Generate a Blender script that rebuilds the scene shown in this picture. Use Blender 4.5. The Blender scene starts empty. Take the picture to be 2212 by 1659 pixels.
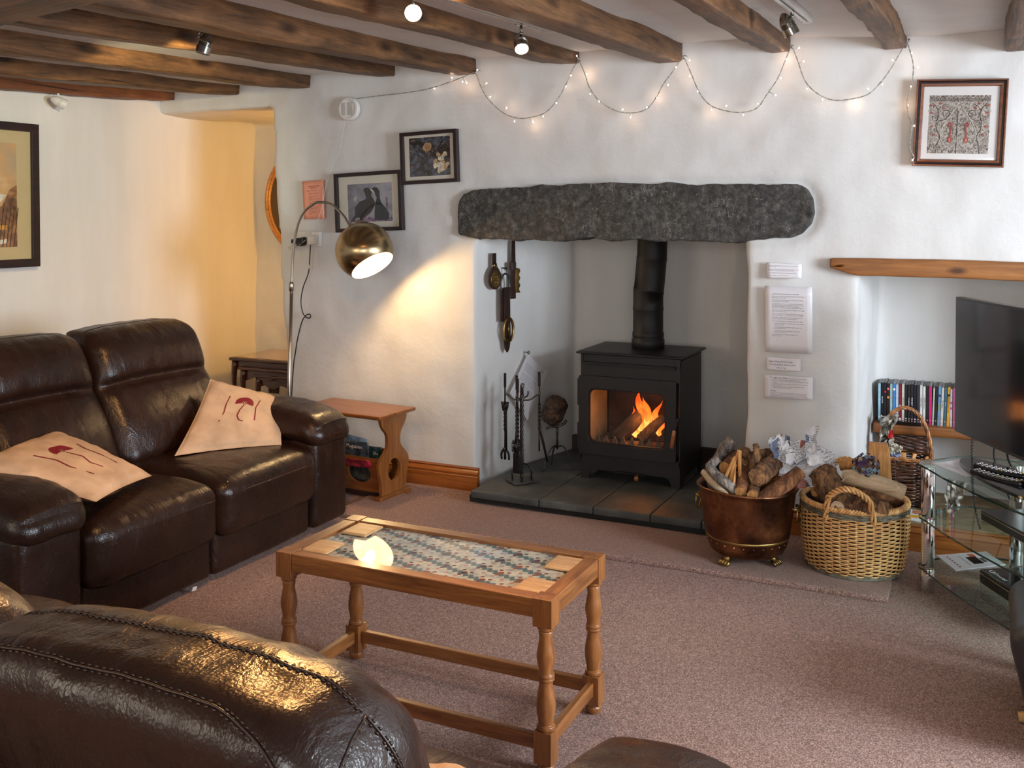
import bpy, bmesh, math, random
import numpy as np
from mathutils import Vector, Matrix, Euler, noise as mnoise
random.seed(7)
RNG = np.random.default_rng(7)
SC = bpy.context.scene
COL = SC.collection
pi = math.pi

# ------------------------------------------------------------------ camera
cam_d = bpy.data.cameras.new('camera'); cam = bpy.data.objects.new('camera', cam_d); COL.objects.link(cam)
cam.location = (0, -4.52, 1.42)
cam.rotation_euler = (math.radians(90 - 1.3), 0, math.radians(25.5))
cam_d.sensor_width = 36; cam_d.sensor_fit = 'HORIZONTAL'
cam_d.lens = 2148 / 2212 * 36
cam_d.shift_y = -(829.5 - 513.7) / 2212
cam_d.clip_start = 0.02
SC.camera = cam

# ------------------------------------------------------------------ world, light, exposure
wd = bpy.data.worlds.new('world'); SC.world = wd; wd.use_nodes = True
wd.node_tree.nodes['Background'].inputs[0].default_value = (0.62, 0.75, 1.0, 1)
wd.node_tree.nodes['Background'].inputs[1].default_value = 1.2

def light(name, typ, loc, energy, color, size=0.1, size_y=None, target=None, spot=None, blend=0.5):
    l = bpy.data.lights.new(name, typ); l.energy = energy; l.color = color
    o = bpy.data.objects.new(name, l); COL.objects.link(o); o.location = loc
    if typ == 'AREA':
        l.size = size
        if size_y: l.shape = 'RECTANGLE'; l.size_y = size_y
    else:
        l.shadow_soft_size = size
    if typ == 'SPOT':
        l.spot_size = spot; l.spot_blend = blend
    if target is not None:
        o.rotation_euler = (Vector(target) - Vector(loc)).to_track_quat('-Z', 'Y').to_euler()
    return o

DAY = (0.80, 0.90, 1.0)
WARM = (1.0, 0.62, 0.28)
# daylight through the side window, then added fill from the rear wall
light('daylight_side', 'AREA', (2.50, -2.00, 1.40), 125, DAY, 1.3, 1.0, target=(-3, -1.6, 0.6))
light('rear_fill', 'AREA', (0.6, -5.95, 1.50), 34, (1.0, 0.97, 0.92), 1.8, 1.0, target=(0.0, 0, 0.9))  # added fill from behind the camera
light('rear_fill_warm', 'AREA', (-2.6, -5.95, 1.55), 20, (1.0, 0.84, 0.60), 1.4, 1.0, target=(-2.6, 0, 1.1))  # added fill, tinted to warm the left wall

SC.view_settings.view_transform = 'Standard'
SC.view_settings.look = 'None'
SC.view_settings.gamma = 1.0
SC.view_settings.use_curve_mapping = False
SC.view_settings.exposure = 0.48
SC.cycles.use_denoising = True
try: SC.cycles.denoiser = 'OPENIMAGEDENOISE'
except Exception: pass
SC.cycles.max_bounces = 8
SC.cycles.diffuse_bounces = 4
SC.cycles.glossy_bounces = 4
SC.cycles.transmission_bounces = 8
SC.cycles.transparent_max_bounces = 12
SC.cycles.caustics_reflective = False
SC.cycles.caustics_refractive = False
SC.cycles.sample_clamp_indirect = 6

# ------------------------------------------------------------------ material helpers
def _mat(name):
    m = bpy.data.materials.new(name); m.use_nodes = True
    nt = m.node_tree; b = nt.nodes['Principled BSDF']
    return m, nt, b
def c4(c): return (c[0], c[1], c[2], 1)
def N(nt, t, **k):
    n = nt.nodes.new(t)
    for a, v in k.items(): setattr(n, a, v)
    return n
def mapping(nt, scale=(1, 1, 1), coord='Object', rot=(0, 0, 0)):
    tc = N(nt, 'ShaderNodeTexCoord'); mp = N(nt, 'ShaderNodeMapping')
    mp.inputs['Scale'].default_value = scale; mp.inputs['Rotation'].default_value = rot; mp.inputs['Location'].default_value = (0.137, 0.291, 0.379)
    nt.links.new(tc.outputs[coord], mp.inputs[0]); return mp.outputs[0]
def noise(nt, vec, scale, detail=4, rough=0.55, dist=0.0):
    n = N(nt, 'ShaderNodeTexNoise'); n.inputs['Scale'].default_value = scale
    n.inputs['Detail'].default_value = detail; n.inputs['Roughness'].default_value = rough
    n.inputs['Distortion'].default_value = dist
    nt.links.new(vec, n.inputs['Vector']); return n.outputs['Fac']
def ramp(nt, fac, stops, interp='LINEAR'):
    r = N(nt, 'ShaderNodeValToRGB'); r.color_ramp.interpolation = interp
    e = r.color_ramp.elements
    while len(e) < len(stops): e.new(0.5)
    for i, (p, c) in enumerate(stops):
        e[i].position = p; e[i].color = c4(c)
    nt.links.new(fac, r.inputs[0]); return r.outputs[0]
def mix(nt, fac, a, b, blend='MIX'):
    n = N(nt, 'ShaderNodeMix', data_type='RGBA', blend_type=blend)
    if isinstance(fac, (int, float)): n.inputs[0].default_value = fac
    else: nt.links.new(fac, n.inputs[0])
    for i, v in ((6, a), (7, b)):
        if isinstance(v, (tuple, list)): n.inputs[i].default_value = c4(v)
        else: nt.links.new(v, n.inputs[i])
    return n.outputs[2]
def mth(nt, op, a, b=None, clamp=False):
    n = N(nt, 'ShaderNodeMath', operation=op); n.use_clamp = clamp
    for i, v in ((0, a), (1, b)):
        if v is None: continue
        if isinstance(v, (int, float)): n.inputs[i].default_value = v
        else: nt.links.new(v, n.inputs[i])
    return n.outputs[0]
def bump(nt, b, h, strength=0.3, dist=0.01, prev=None):
    n = N(nt, 'ShaderNodeBump'); n.inputs['Strength'].default_value = strength
    n.inputs['Distance'].default_value = dist
    nt.links.new(h, n.inputs['Height'])
    if prev is not None: nt.links.new(prev, n.inputs['Normal'])
    nt.links.new(n.outputs[0], b.inputs['Normal']); return n.outputs[0]

def plain(name, col, rough=0.5, metal=0.0, spec=0.5, coat=0.0, var=0.08, vscale=12, bstr=0.0, bscale=60, aniso=0.0):
    m, nt, b = _mat(name)
    v = mapping(nt)
    f = noise(nt, v, vscale, 5)
    d = tuple(max(0, x * (1 - var * 2)) for x in col); l = tuple(min(1, x * (1 + var * 2)) for x in col)
    nt.links.new(ramp(nt, f, [(0.3, d), (0.7, l)]), b.inputs['Base Color'])
    b.inputs['Roughness'].default_value = rough; b.inputs['Metallic'].default_value = metal
    b.inputs['Specular IOR Level'].default_value = spec
    b.inputs['Coat Weight'].default_value = coat; b.inputs['Coat Roughness'].default_value = 0.08
    if aniso: b.inputs['Anisotropic'].default_value = aniso
    if bstr: bump(nt, b, noise(nt, v, bscale, 6), bstr, 0.003)
    return m
def wood(name, dark, light_, axis='x', scale=1.0, rough=0.4, contrast=1.0, bstr=0.15, coat=0.0, knots=False, stretch=12.0):
    m, nt, b = _mat(name)
    s = [stretch] * 3; s['xyz'.index(axis)] = 1.0
    v = mapping(nt, tuple(x * scale for x in s))
    n1 = noise(nt, v, 2.2, 8, 0.6, 0.6)
    n2 = noise(nt, v, 9, 6, 0.7, 0.2)
    f = mth(nt, 'ADD', mth(nt, 'MULTIPLY', n1, 0.65), mth(nt, 'MULTIPLY', n2, 0.35))
    mid = tuple((a + c) / 2 for a, c in zip(dark, light_))
    col = ramp(nt, f, [(0.5 - 0.16 / contrast, dark), (0.5, mid), (0.5 + 0.14 / contrast, light_)])
    if knots:
        vk = N(nt, 'ShaderNodeTexVoronoi'); vk.inputs['Scale'].default_value = 3.0
        sk = [2.0] * 3; sk['xyz'.index(axis)] = 0.8
        nt.links.new(mapping(nt, tuple(sk)), vk.inputs['Vector'])
        k = ramp(nt, vk.outputs['Distance'], [(0.04, (0.25, 0.2, 0.16)), (0.12, (1, 1, 1))])
        col = mix(nt, 1.0, col, k, 'MULTIPLY')
    nt.links.new(col, b.inputs['Base Color'])
    b.inputs['Roughness'].default_value = rough
    b.inputs['Coat Weight'].default_value = coat; b.inputs['Coat Roughness'].default_value = 0.15
    bump(nt, b, f, bstr, 0.004)
    return m
def emit(name, col, strength):
    m, nt, b = _mat(name)
    b.inputs['Base Color'].default_value = c4(col)
    b.inputs['Emission Color'].default_value = c4(col)
    b.inputs['Emission Strength'].default_value = strength
    return m

def mk_plaster(name, base=(0.74, 0.735, 0.72), bs=0.25):
    m, nt, b = _mat(name)
    v = mapping(nt)
    big = noise(nt, v, 1.3, 5, 0.6)
    st = noise(nt, mapping(nt, (7, 7, 1.2)), 1.0, 5, 0.6)
    c = ramp(nt, big, [(0.3, tuple(x * 0.93 for x in base)), (0.7, base)])
    c = mix(nt, 0.45, c, ramp(nt, st, [(0.35, (0.90, 0.885, 0.86)), (0.6, (1, 1, 1))]), 'MULTIPLY')
    nt.links.new(c, b.inputs['Base Color'])
    b.inputs['Roughness'].default_value = 0.78; b.inputs['Specular IOR Level'].default_value = 0.25
    p = bump(nt, b, noise(nt, v, 9, 6, 0.6), bs, 0.02)
    bump(nt, b, noise(nt, v, 160, 4, 0.6), 0.12, 0.003, p)
    return m
def mk_leather(name):
    m, nt, b = _mat(name)
    v = mapping(nt)
    f = noise(nt, v, 3.0, 5)
    nt.links.new(ramp(nt, f, [(0.3, (0.012, 0.0055, 0.0038)), (0.7, (0.028, 0.0115, 0.0070))]), b.inputs['Base Color'])
    b.inputs['Specular IOR Level'].default_value = 0.36
    b.inputs['Coat Weight'].default_value = 0.06; b.inputs['Coat Roughness'].default_value = 0.25
    r = noise(nt, v, 14, 5)
    nt.links.new(ramp(nt, r, [(0.3, (0.22,) * 3), (0.7, (0.35,) * 3)]), b.inputs['Roughness'])
    w = noise(nt, mapping(nt, (9, 3.0, 3.0)), 1.6, 6, 0.62, 1.1)
    p = bump(nt, b, w, 0.35, 0.02)
    vo = N(nt, 'ShaderNodeTexVoronoi'); vo.inputs['Scale'].default_value = 230
    nt.links.new(v, vo.inputs['Vector'])
    p = bump(nt, b, vo.outputs['Distance'], 0.16, 0.002, p)
    bump(nt, b, noise(nt, v, 30, 5, 0.6, 0.8), 0.16, 0.006, p)
    return m
def mk_carpet(name):
    m, nt, b = _mat(name)
    v = mapping(nt)
    a = noise(nt, v, 260, 3, 0.75)
    g = noise(nt, v, 1.6, 4, 0.6)
    c = ramp(nt, a, [(0.34, (0.13, 0.064, 0.048)), (0.5, (0.44, 0.24, 0.185)), (0.63, (0.92, 0.62, 0.50))])
    c = mix(nt, 0.5, c, ramp(nt, g, [(0.35, (0.84, 0.80, 0.80)), (0.65, (1, 1, 1))]), 'MULTIPLY')
    mm = noise(nt, v, 55, 3, 0.6)
    c = mix(nt, 0.5, c, ramp(nt, mm, [(0.35, (0.72, 0.7, 0.7)), (0.6, (1, 1, 1))]), 'MULTIPLY')
    nt.links.new(c, b.inputs['Base Color'])
    b.inputs['Roughness'].default_value = 0.95; b.inputs['Specular IOR Level'].default_value = 0.1
    b.inputs['Sheen Weight'].default_value = 0.25; b.inputs['Sheen Roughness'].default_value = 0.5
    p = bump(nt, b, a, 0.9, 0.012)
    bump(nt, b, noise(nt, v, 40, 4), 0.4, 0.02, p)
    return m
def mk_beam(name, dark=(0.016, 0.008, 0.0045), lt=(0.27, 0.122, 0.044)):
    m, nt, b = _mat(name)
    v = mapping(nt, (9, 0.9, 9))
    n1 = noise(nt, v, 2.6, 9, 0.65, 1.0)
    n2 = noise(nt, mapping(nt, (1.6, 1.0, 1.6)), 2.3, 6, 0.65)
    n3 = noise(nt, mapping(nt, (40, 1.6, 40)), 3.0, 5, 0.7)
    f = mth(nt, 'ADD', mth(nt, 'MULTIPLY', n1, 0.42), mth(nt, 'ADD', mth(nt, 'MULTIPLY', n2, 0.38), mth(nt, 'MULTIPLY', n3, 0.20)))
    mid = tuple(d * 0.5 + l * 0.42 for d, l in zip(dark, lt))
    col = ramp(nt, f, [(0.40, dark), (0.52, mid), (0.66, lt)])
    cr = noise(nt, mapping(nt, (22, 0.8, 22)), 1.5, 3, 0.5, 0.4)
    crack = ramp(nt, cr, [(0.27, (0.12, 0.1, 0.09)), (0.34, (1, 1, 1))])
    col = mix(nt, 1.0, col, crack, 'MULTIPLY')
    vk = N(nt, 'ShaderNodeTexVoronoi'); vk.inputs['Scale'].default_value = 1.0
    nt.links.new(mapping(nt, (6, 2.2, 6)), vk.inputs['Vector'])
    col = mix(nt, 1.0, col, ramp(nt, vk.outputs['Distance'], [(0.08, (0.18, 0.13, 0.1)), (0.2, (1, 1, 1))]), 'MULTIPLY')
    nt.links.new(col, b.inputs['Base Color'])
    b.inputs['Roughness'].default_value = 0.52; b.inputs['Specular IOR Level'].default_value = 0.4
    p = bump(nt, b, n1, 0.6, 0.012)
    bump(nt, b, cr, 0.4, 0.01, p)
    return m
def mk_stone(name):
    m, nt, b = _mat(name)
    v = mapping(nt)
    f = noise(nt, v, 34, 8, 0.75)
    col = ramp(nt, f, [(0.32, (0.020, 0.018, 0.016)), (0.50, (0.060, 0.055, 0.048)), (0.68, (0.155, 0.145, 0.128))])
    w = noise(nt, mapping(nt, (14, 14, 6), rot=(0, 0.5, 0)), 1.6, 3, 0.4, 2.2)
    d = mth(nt, 'ABSOLUTE', mth(nt, 'SUBTRACT', w, 0.5))
    patch = noise(nt, v, 5, 3)
    scr = mth(nt, 'MULTIPLY', ramp(nt, d, [(0.0, (1, 1, 1)), (0.012, (0, 0, 0))]), ramp(nt, patch, [(0.52, (0, 0, 0)), (0.62, (0.7,) * 3)]))
    col = mix(nt, scr, col, (0.42, 0.41, 0.38))
    sp = noise(nt, v, 90, 2)
    col = mix(nt, ramp(nt, sp, [(0.66, (0, 0, 0)), (0.72, (0.6,) * 3)]), col, (0.36, 0.34, 0.3))
    nt.links.new(col, b.inputs['Base Color'])
    b.inputs['Roughness'].default_value = 0.72
    p = bump(nt, b, f, 0.7, 0.02)
    bump(nt, b, noise(nt, v, 70, 4), 0.4, 0.006, p)
    return m
def mk_slate(name):
    m, nt, b = _mat(name)
    v = mapping(nt)
    f = noise(nt, v, 5, 7, 0.65)
    col = ramp(nt, f, [(0.32, (0.038, 0.042, 0.042)), (0.55, (0.078, 0.085, 0.083)), (0.72, (0.15, 0.155, 0.145))])
    bl = noise(nt, v, 2.1, 3)
    col = mix(nt, ramp(nt, bl, [(0.5, (0, 0, 0)), (0.7, (0.5,) * 3)]), col, (0.085, 0.07, 0.04))
    nt.links.new(col, b.inputs['Base Color'])
    b.inputs['Roughness'].default_value = 0.5
    bump(nt, b, noise(nt, v, 18, 7, 0.7), 0.35, 0.01)
    return m
def mk_copper(name):
    m, nt, b = _mat(name)
    v = mapping(nt)
    f = noise(nt, v, 7, 7, 0.6, 0.4)
    col = ramp(nt, f, [(0.34, (0.050, 0.025, 0.017)), (0.5, (0.19, 0.075, 0.034)), (0.68, (0.44, 0.20, 0.09))])
    nt.links.new(col, b.inputs['Base Color'])
    b.inputs['Metallic'].default_value = 0.95
    r = noise(nt, v, 11, 5)
    nt.links.new(ramp(nt, r, [(0.3, (0.28,) * 3), (0.7, (0.5,) * 3)]), b.inputs['Roughness'])
    bump(nt, b, noise(nt, v, 26, 4), 0.12, 0.004)
    return m
def mk_glass(name, tint=(0.80, 0.93, 0.88), rough=0.0, alpha=0.86):
    # clear sheet glass: mostly see-through with real mirror reflection
    m = bpy.data.materials.new(name); m.use_nodes = True; nt = m.node_tree; nt.nodes.clear()
    out = N(nt, 'ShaderNodeOutputMaterial'); tr = N(nt, 'ShaderNodeBsdfTransparent'); gl = N(nt, 'ShaderNodeBsdfGlossy')
    tr.inputs[0].default_value = c4(tint); gl.inputs['Roughness'].default_value = rough
    ge = N(nt, 'ShaderNodeNewGeometry'); dt = N(nt, 'ShaderNodeVectorMath', operation='DOT_PRODUCT'); nt.links.new(ge.outputs['Incoming'], dt.inputs[0]); nt.links.new(ge.outputs['Normal'], dt.inputs[1])
    k = mth(nt, 'POWER', mth(nt, 'SUBTRACT', 1.0, mth(nt, 'ABSOLUTE', dt.outputs['Value']), True), 5.0); fr = mth(nt, 'ADD', mth(nt, 'MULTIPLY', k, 0.92), 0.05, True)
    mx = N(nt, 'ShaderNodeMixShader')
    nt.links.new(fr, mx.inputs[0]); nt.links.new(tr.outputs[0], mx.inputs[1]); nt.links.new(gl.outputs[0], mx.inputs[2])
    nt.links.new(mx.outputs[0], out.inputs[0])
    return m
def mk_bark(name, a=(0.05, 0.032, 0.024), c=(0.30, 0.22, 0.17), sx=3):
    m, nt, b = _mat(name)
    v = mapping(nt, (14, 14, sx))
    f = noise(nt, v, 2.2, 8, 0.7, 0.8)
    nt.links.new(ramp(nt, f, [(0.38, a), (0.50, tuple(p * 0.45 + q * 0.4 for p, q in zip(a, c))), (0.62, c)]), b.inputs['Base Color'])
    b.inputs['Roughness'].default_value = 0.8
    bump(nt, b, f, 0.9, 0.012)
    return m

PLASTER = mk_plaster('white_plaster')
PLASTER_SMOOTH = mk_plaster('ceiling_plaster', (0.76, 0.76, 0.75), 0.18)
LEATHER = mk_leather('dark_brown_leather')
CARPET = mk_carpet('rose_brown_carpet')
BEAM = mk_beam('old_oak')
BEAM_RED = mk_beam('reddish_beam', (0.10, 0.030, 0.012), (0.36, 0.13, 0.045))
STONE = mk_stone('lintel_stone')
SLATE = mk_slate('slate')
COPPER = mk_copper('aged_copper')
GLASS = mk_glass('green_glass')
CLEAR = mk_glass('clear_glass', (0.97, 0.97, 0.96))
PINE = wood('orange_pine', (0.17, 0.044, 0.008), (0.42, 0.135, 0.026), 'x', 1.0, 0.32, coat=0.25)
OAK_X = wood('golden_oak_x', (0.13, 0.042, 0.011), (0.42, 0.165, 0.045), 'x', 1.3, 0.36, coat=0.25)
OAK_Y = wood('golden_oak_y', (0.13, 0.042, 0.011), (0.42, 0.165, 0.045), 'y', 1.3, 0.36, coat=0.25)
OAK_Z = wood('golden_oak_z', (0.13, 0.042, 0.011), (0.40, 0.155, 0.042), 'z', 1.3, 0.36, coat=0.25)
SIDE_X = wood('red_oak_x', (0.14, 0.042, 0.010), (0.31, 0.112, 0.026), 'x', 1.2, 0.33, coat=0.2)
SIDE_Z = wood('red_oak_z', (0.13, 0.042, 0.011), (0.35, 0.135, 0.034), 'z', 1.2, 0.33, coat=0.2)
MAHOG = wood('dark_mahogany', (0.020, 0.006, 0.004), (0.075, 0.022, 0.012), 'x', 1.5, 0.25, coat=0.4)
SHELF = wood('shelf_wood', (0.14, 0.045, 0.011), (0.38, 0.15, 0.038), 'x', 0.8, 0.5, knots=True, bstr=0.3)
COASTER = wood('coaster_wood', (0.42, 0.20, 0.075), (0.72, 0.44, 0.21), 'x', 2.5, 0.4)
IRON = plain('black_iron', (0.020, 0.019, 0.021), 0.42, 0.5, 0.5, var=0.2, bstr=0.2, bscale=90)
IRON_G = plain('grey_wrought_iron', (0.10, 0.095, 0.09), 0.38, 0.85, 0.5, var=0.25, bstr=0.25, bscale=120)
STOVE = plain('stove_black', (0.0115, 0.0115, 0.014), 0.45, 0.0, 0.45, var=0.06, bstr=0.12, bscale=350)
FLUE = plain('flue_black', (0.010, 0.010, 0.011), 0.55, 0.0, 0.35, var=0.2, bstr=0.25, bscale=60)
NICKEL = plain('brushed_nickel', (0.40, 0.37, 0.33), 0.28, 1.0, 0.5, var=0.06)
CHROME = plain('chrome', (0.80, 0.80, 0.82), 0.06, 1.0, 0.5, var=0.01)
LAMP_METAL = plain('antique_brass', (0.36, 0.27, 0.15), 0.24, 1.0, 0.5, var=0.12, aniso=0.7)
BRASS = plain('old_brass', (0.34, 0.23, 0.08), 0.34, 0.95, 0.5, var=0.25, bstr=0.2)
STRAP = plain('strap_leather', (0.035, 0.014, 0.010), 0.4, 0, 0.5, var=0.2)
BLACKP = plain('black_plastic', (0.010, 0.010, 0.012), 0.32, 0, 0.5, var=0.05)
GLOSSB = plain('gloss_black', (0.008, 0.008, 0.010), 0.10, 0, 0.6, var=0.03)
WHITEP = plain('white_plastic', (0.78, 0.76, 0.72), 0.35, 0, 0.5, var=0.02)
PAPER = plain('white_paper', (0.80, 0.78, 0.82), 0.32, 0, 0.5, var=0.015)
PAPER_P = plain('pink_paper', (0.86, 0.36, 0.24), 0.45, 0, 0.4, var=0.02)
INK = plain('black_ink', (0.012, 0.012, 0.014), 0.6, 0, 0.3, var=0.0)
INK_G = plain('grey_ink', (0.10, 0.10, 0.11), 0.6, 0, 0.3, var=0.0)
WHITE_INK = plain('white_ink', (0.82, 0.82, 0.82), 0.5, 0, 0.3, var=0.0)
GREY_PAINT = plain('grey_white_rail', (0.70, 0.70, 0.68), 0.4, 0, 0.4, var=0.02)
FRAME_B = wood('black_frame', (0.010, 0.005, 0.006), (0.030, 0.014, 0.014), 'x', 2, 0.3)
MOUNT = plain('cream_mount', (0.72, 0.68, 0.58), 0.8, 0, 0.2, var=0.015)
THREAD = plain('stitch_thread', (0.030, 0.015, 0.010), 0.35, 0, 0.5, var=0.1)

# ------------------------------------------------------------------ mesh helpers
def link(o, parent=None):
    COL.objects.link(o)
    if parent is not None: o.parent = parent
    return o
def thing(name, label, cat, loc=(0, 0, 0), rot=(0, 0, 0), group=None):
    o = bpy.data.objects.new(name, None); o.empty_display_size = 0.05; COL.objects.link(o)
    o.location = loc; o.rotation_euler = rot; o['label'] = label; o['category'] = cat
    if group: o['group'] = group
    return o
def tag(o, label, cat, group=None, kind=None):
    o['label'] = label; o['category'] = cat
    if group: o['group'] = group
    if kind: o['kind'] = kind
    return o
class MB:
    def __init__(s): s.v = []; s.f = []; s.mi = []; s.n = 0
    def add(s, v, f, mi=0):
        v = np.asarray(v, float).reshape(-1, 3)
        s.v.append(v); s.f += [tuple(i + s.n for i in q) for q in f]; s.mi += [mi] * len(f); s.n += len(v)
        return s
    def box(s, c, h, rot=None, mi=0):
        v = np.array([[x, y, z] for x in (-1, 1) for y in (-1, 1) for z in (-1, 1)], float) * np.array(h)
        if rot is not None: v = v @ np.array(Euler(rot).to_matrix()).T
        return s.add(v + np.array(c), [(0, 1, 3, 2), (4, 6, 7, 5), (0, 4, 5, 1), (2, 3, 7, 6), (0, 2, 6, 4), (1, 5, 7, 3)], mi)
    def lathe(s, prof, seg=24, c=(0, 0, 0), mi=0, a0=0, cap=True):
        m = len(prof); v = []
        for r, z in prof:
            for k in range(seg):
                a = a0 + 2 * pi * k / seg
                v.append((c[0] + r * math.cos(a), c[1] + r * math.sin(a), c[2] + z))
        f = [(i * seg + k, i * seg + (k + 1) % seg, (i + 1) * seg + (k + 1) % seg, (i + 1) * seg + k) for i in range(m - 1) for k in range(seg)]
        if cap and prof[0][0] > 1e-6: f.append(tuple(range(seg))[::-1])
        if cap and prof[-1][0] > 1e-6: f.append(tuple((m - 1) * seg + k for k in range(seg)))
        return s.add(v, f, mi)
    def tube(s, pts, r, seg=8, closed=False, mi=0, flat=1.0, twist=0.0, cap=True):
        P = [Vector(p) for p in pts]; n = len(P); v = []
        R = r if hasattr(r, '__len__') else [r] * n
        up = None
        for i in range(n):
            a = P[i - 1] if (i > 0 or closed) else P[i]; b = P[(i + 1) % n] if (i < n - 1 or closed) else P[i]
            t = (b - a)
            if t.length < 1e-9: t = Vector((0, 0, 1))
            t.normalize()
            if up is None:
                up = Vector((0, 0, 1)) if abs(t.z) < 0.9 else Vector((1, 0, 0))
            x = up - t * up.dot(t)
            if x.length < 1e-6: x = t.orthogonal()
            x.normalize(); y = t.cross(x); up = x
            for k in range(seg):
                an = 2 * pi * k / seg + twist * i
                q = P[i] + x * (R[i] * math.cos(an)) + y * (R[i] * flat * math.sin(an)); v.append(tuple(q))
        m = n if closed else n - 1
        f = [(i * seg + k, i * seg + (k + 1) % seg, ((i + 1) % n) * seg + (k + 1) % seg, ((i + 1) % n) * seg + k) for i in range(m) for k in range(seg)]
        if not closed and cap:
            f.append(tuple(range(seg))[::-1]); f.append(tuple((n - 1) * seg + k for k in range(seg)))
        return s.add(v, f, mi)
    def prism(s, poly, z0, z1, T=None, mi=0):
        n = len(poly)
        v = [(x, y, z0) for x, y in poly] + [(x, y, z1) for x, y in poly]
        if T is not None: v = [T(*p) for p in v]
        f = [tuple(range(n))[::-1], tuple(range(n, 2 * n))] + [(i, (i + 1) % n, n + (i + 1) % n, n + i) for i in range(n)]
        return s.add(v, f, mi)
    def build(s, name, mat, parent=None, smooth=False, bevel=0.0, seg=2, kind=None, label=None, angle=40, loc=None):
        me = bpy.data.meshes.new(name)
        V = np.concatenate(s.v)
        me.from_pydata(V.tolist(), [], s.f)
        mats = mat if isinstance(mat, (list, tuple)) else [mat]
        for m in mats: me.materials.append(m)
        if len(mats) > 1: me.polygons.foreach_set('material_index', s.mi)
        if smooth:
            me.polygons.foreach_set('use_smooth', [True] * len(s.f))
            if smooth != 'all': me.set_sharp_from_angle(angle=math.radians(angle))
        bm = bmesh.new(); bm.from_mesh(me); bmesh.ops.recalc_face_normals(bm, faces=bm.faces); bm.to_mesh(me); bm.free()
        me.update()
        o = bpy.data.objects.new(name, me); link(o, parent)
        if loc is not None: o.location = loc
        if bevel:
            b = o.modifiers.new('bevel', 'BEVEL'); b.width = bevel; b.segments = seg; b.limit_method = 'ANGLE'; b.angle_limit = math.radians(35)
            me.polygons.foreach_set('use_smooth', [True] * len(me.polygons)); me.set_sharp_from_angle(angle=math.radians(60))
            b.harden_normals = True
        if kind: o['kind'] = kind
        if label: o['label'] = label
        return o
def rbox(hx, hy, hz, r, n=(10, 10, 10), k=4):
    """rounded box as a fine surface grid; returns verts, faces"""
    H = (hx, hy, hz); ticks = []
    for h, m in zip(H, n):
        rr = min(r, h * 0.98)
        edge = [-(h) + rr * (1 - math.cos(pi / 2 * i / k)) * 1.0 for i in range(k)]
        mid = list(np.linspace(-(h - rr), h - rr, m + 1))
        ticks.append(np.array(edge + mid + [-e for e in edge[::-1]]))
    idx = {}; V = []; F = []
    def vid(i, j, l):
        key = (i, j, l)
        if key not in idx:
            idx[key] = len(V); V.append((ticks[0][i], ticks[1][j], ticks[2][l]))
        return idx[key]
    nx, ny, nz = (len(t) for t in ticks)
    for j in range(ny - 1):
        for l in range(nz - 1):
            F.append((vid(0, j, l), vid(0, j, l + 1), vid(0, j + 1, l + 1), vid(0, j + 1, l)))
            F.append((vid(nx - 1, j, l), vid(nx - 1, j + 1, l), vid(nx - 1, j + 1, l + 1), vid(nx - 1, j, l + 1)))
    for i in range(nx - 1):
        for l in range(nz - 1):
            F.append((vid(i, 0, l), vid(i + 1, 0, l), vid(i + 1, 0, l + 1), vid(i, 0, l + 1)))
            F.append((vid(i, ny - 1, l), vid(i, ny - 1, l + 1), vid(i + 1, ny - 1, l + 1), vid(i + 1, ny - 1, l)))
        for j in range(ny - 1):
            F.append((vid(i, j, 0), vid(i, j + 1, 0), vid(i + 1, j + 1, 0), vid(i + 1, j, 0)))
            F.append((vid(i, j, nz - 1), vid(i + 1, j, nz - 1), vid(i + 1, j + 1, nz - 1), vid(i, j + 1, nz - 1)))
    V = np.array(V)
    return roundq(V, H, r), F
def roundq(V, H, r):
    H = np.array(H, float); rr = np.minimum(r, H * 0.98)
    inner = np.clip(V, -(H - rr), H - rr); d = V - inner
    s = d / rr; L = np.linalg.norm(s, axis=1, keepdims=True); L[L < 1e-9] = 1
    return inner + s / L * rr
def nz(P, scale, seed=0.0, amp=1.0):
    return np.array([mnoise.noise(Vector((p[0] * scale + seed, p[1] * scale - seed, p[2] * scale + seed * 0.37))) for p in P]) * amp
def mesh_obj(name, V, F, mat, parent=None, smooth=True, kind=None):
    mb = MB(); mb.add(V, F); return mb.build(name, mat, parent, smooth='all' if smooth else False, kind=kind)
def bez(a, b, c, d, n=12):
    a, b, c, d = map(Vector, (a, b, c, d)); out = []
    for i in range(n + 1):
        t = i / n; out.append(tuple(a * (1 - t) ** 3 + b * 3 * t * (1 - t) ** 2 + c * 3 * t * t * (1 - t) + d * t ** 3))
    return out
def smooth_path(pts, n=6):
    P = [Vector(p) for p in pts]; out = []
    for i in range(len(P) - 1):
        p0 = P[max(i - 1, 0)]; p1 = P[i]; p2 = P[i + 1]; p3 = P[min(i + 2, len(P) - 1)]
        for k in range(n):
            t = k / n
            out.append(tuple(0.5 * ((2 * p1) + (p2 - p0) * t + (2 * p0 - 5 * p1 + 4 * p2 - p3) * t * t + (-p0 + 3 * p1 - 3 * p2 + p3) * t ** 3)))
    out.append(tuple(P[-1])); return out
def bake(o):
    """apply the modifiers of o"""
    dg = bpy.context.evaluated_depsgraph_get(); dg.update()
    me = bpy.data.meshes.new_from_object(o.evaluated_get(dg)); old = o.data
    o.modifiers.clear(); o.data = me; bpy.data.meshes.remove(old); return o
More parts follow.
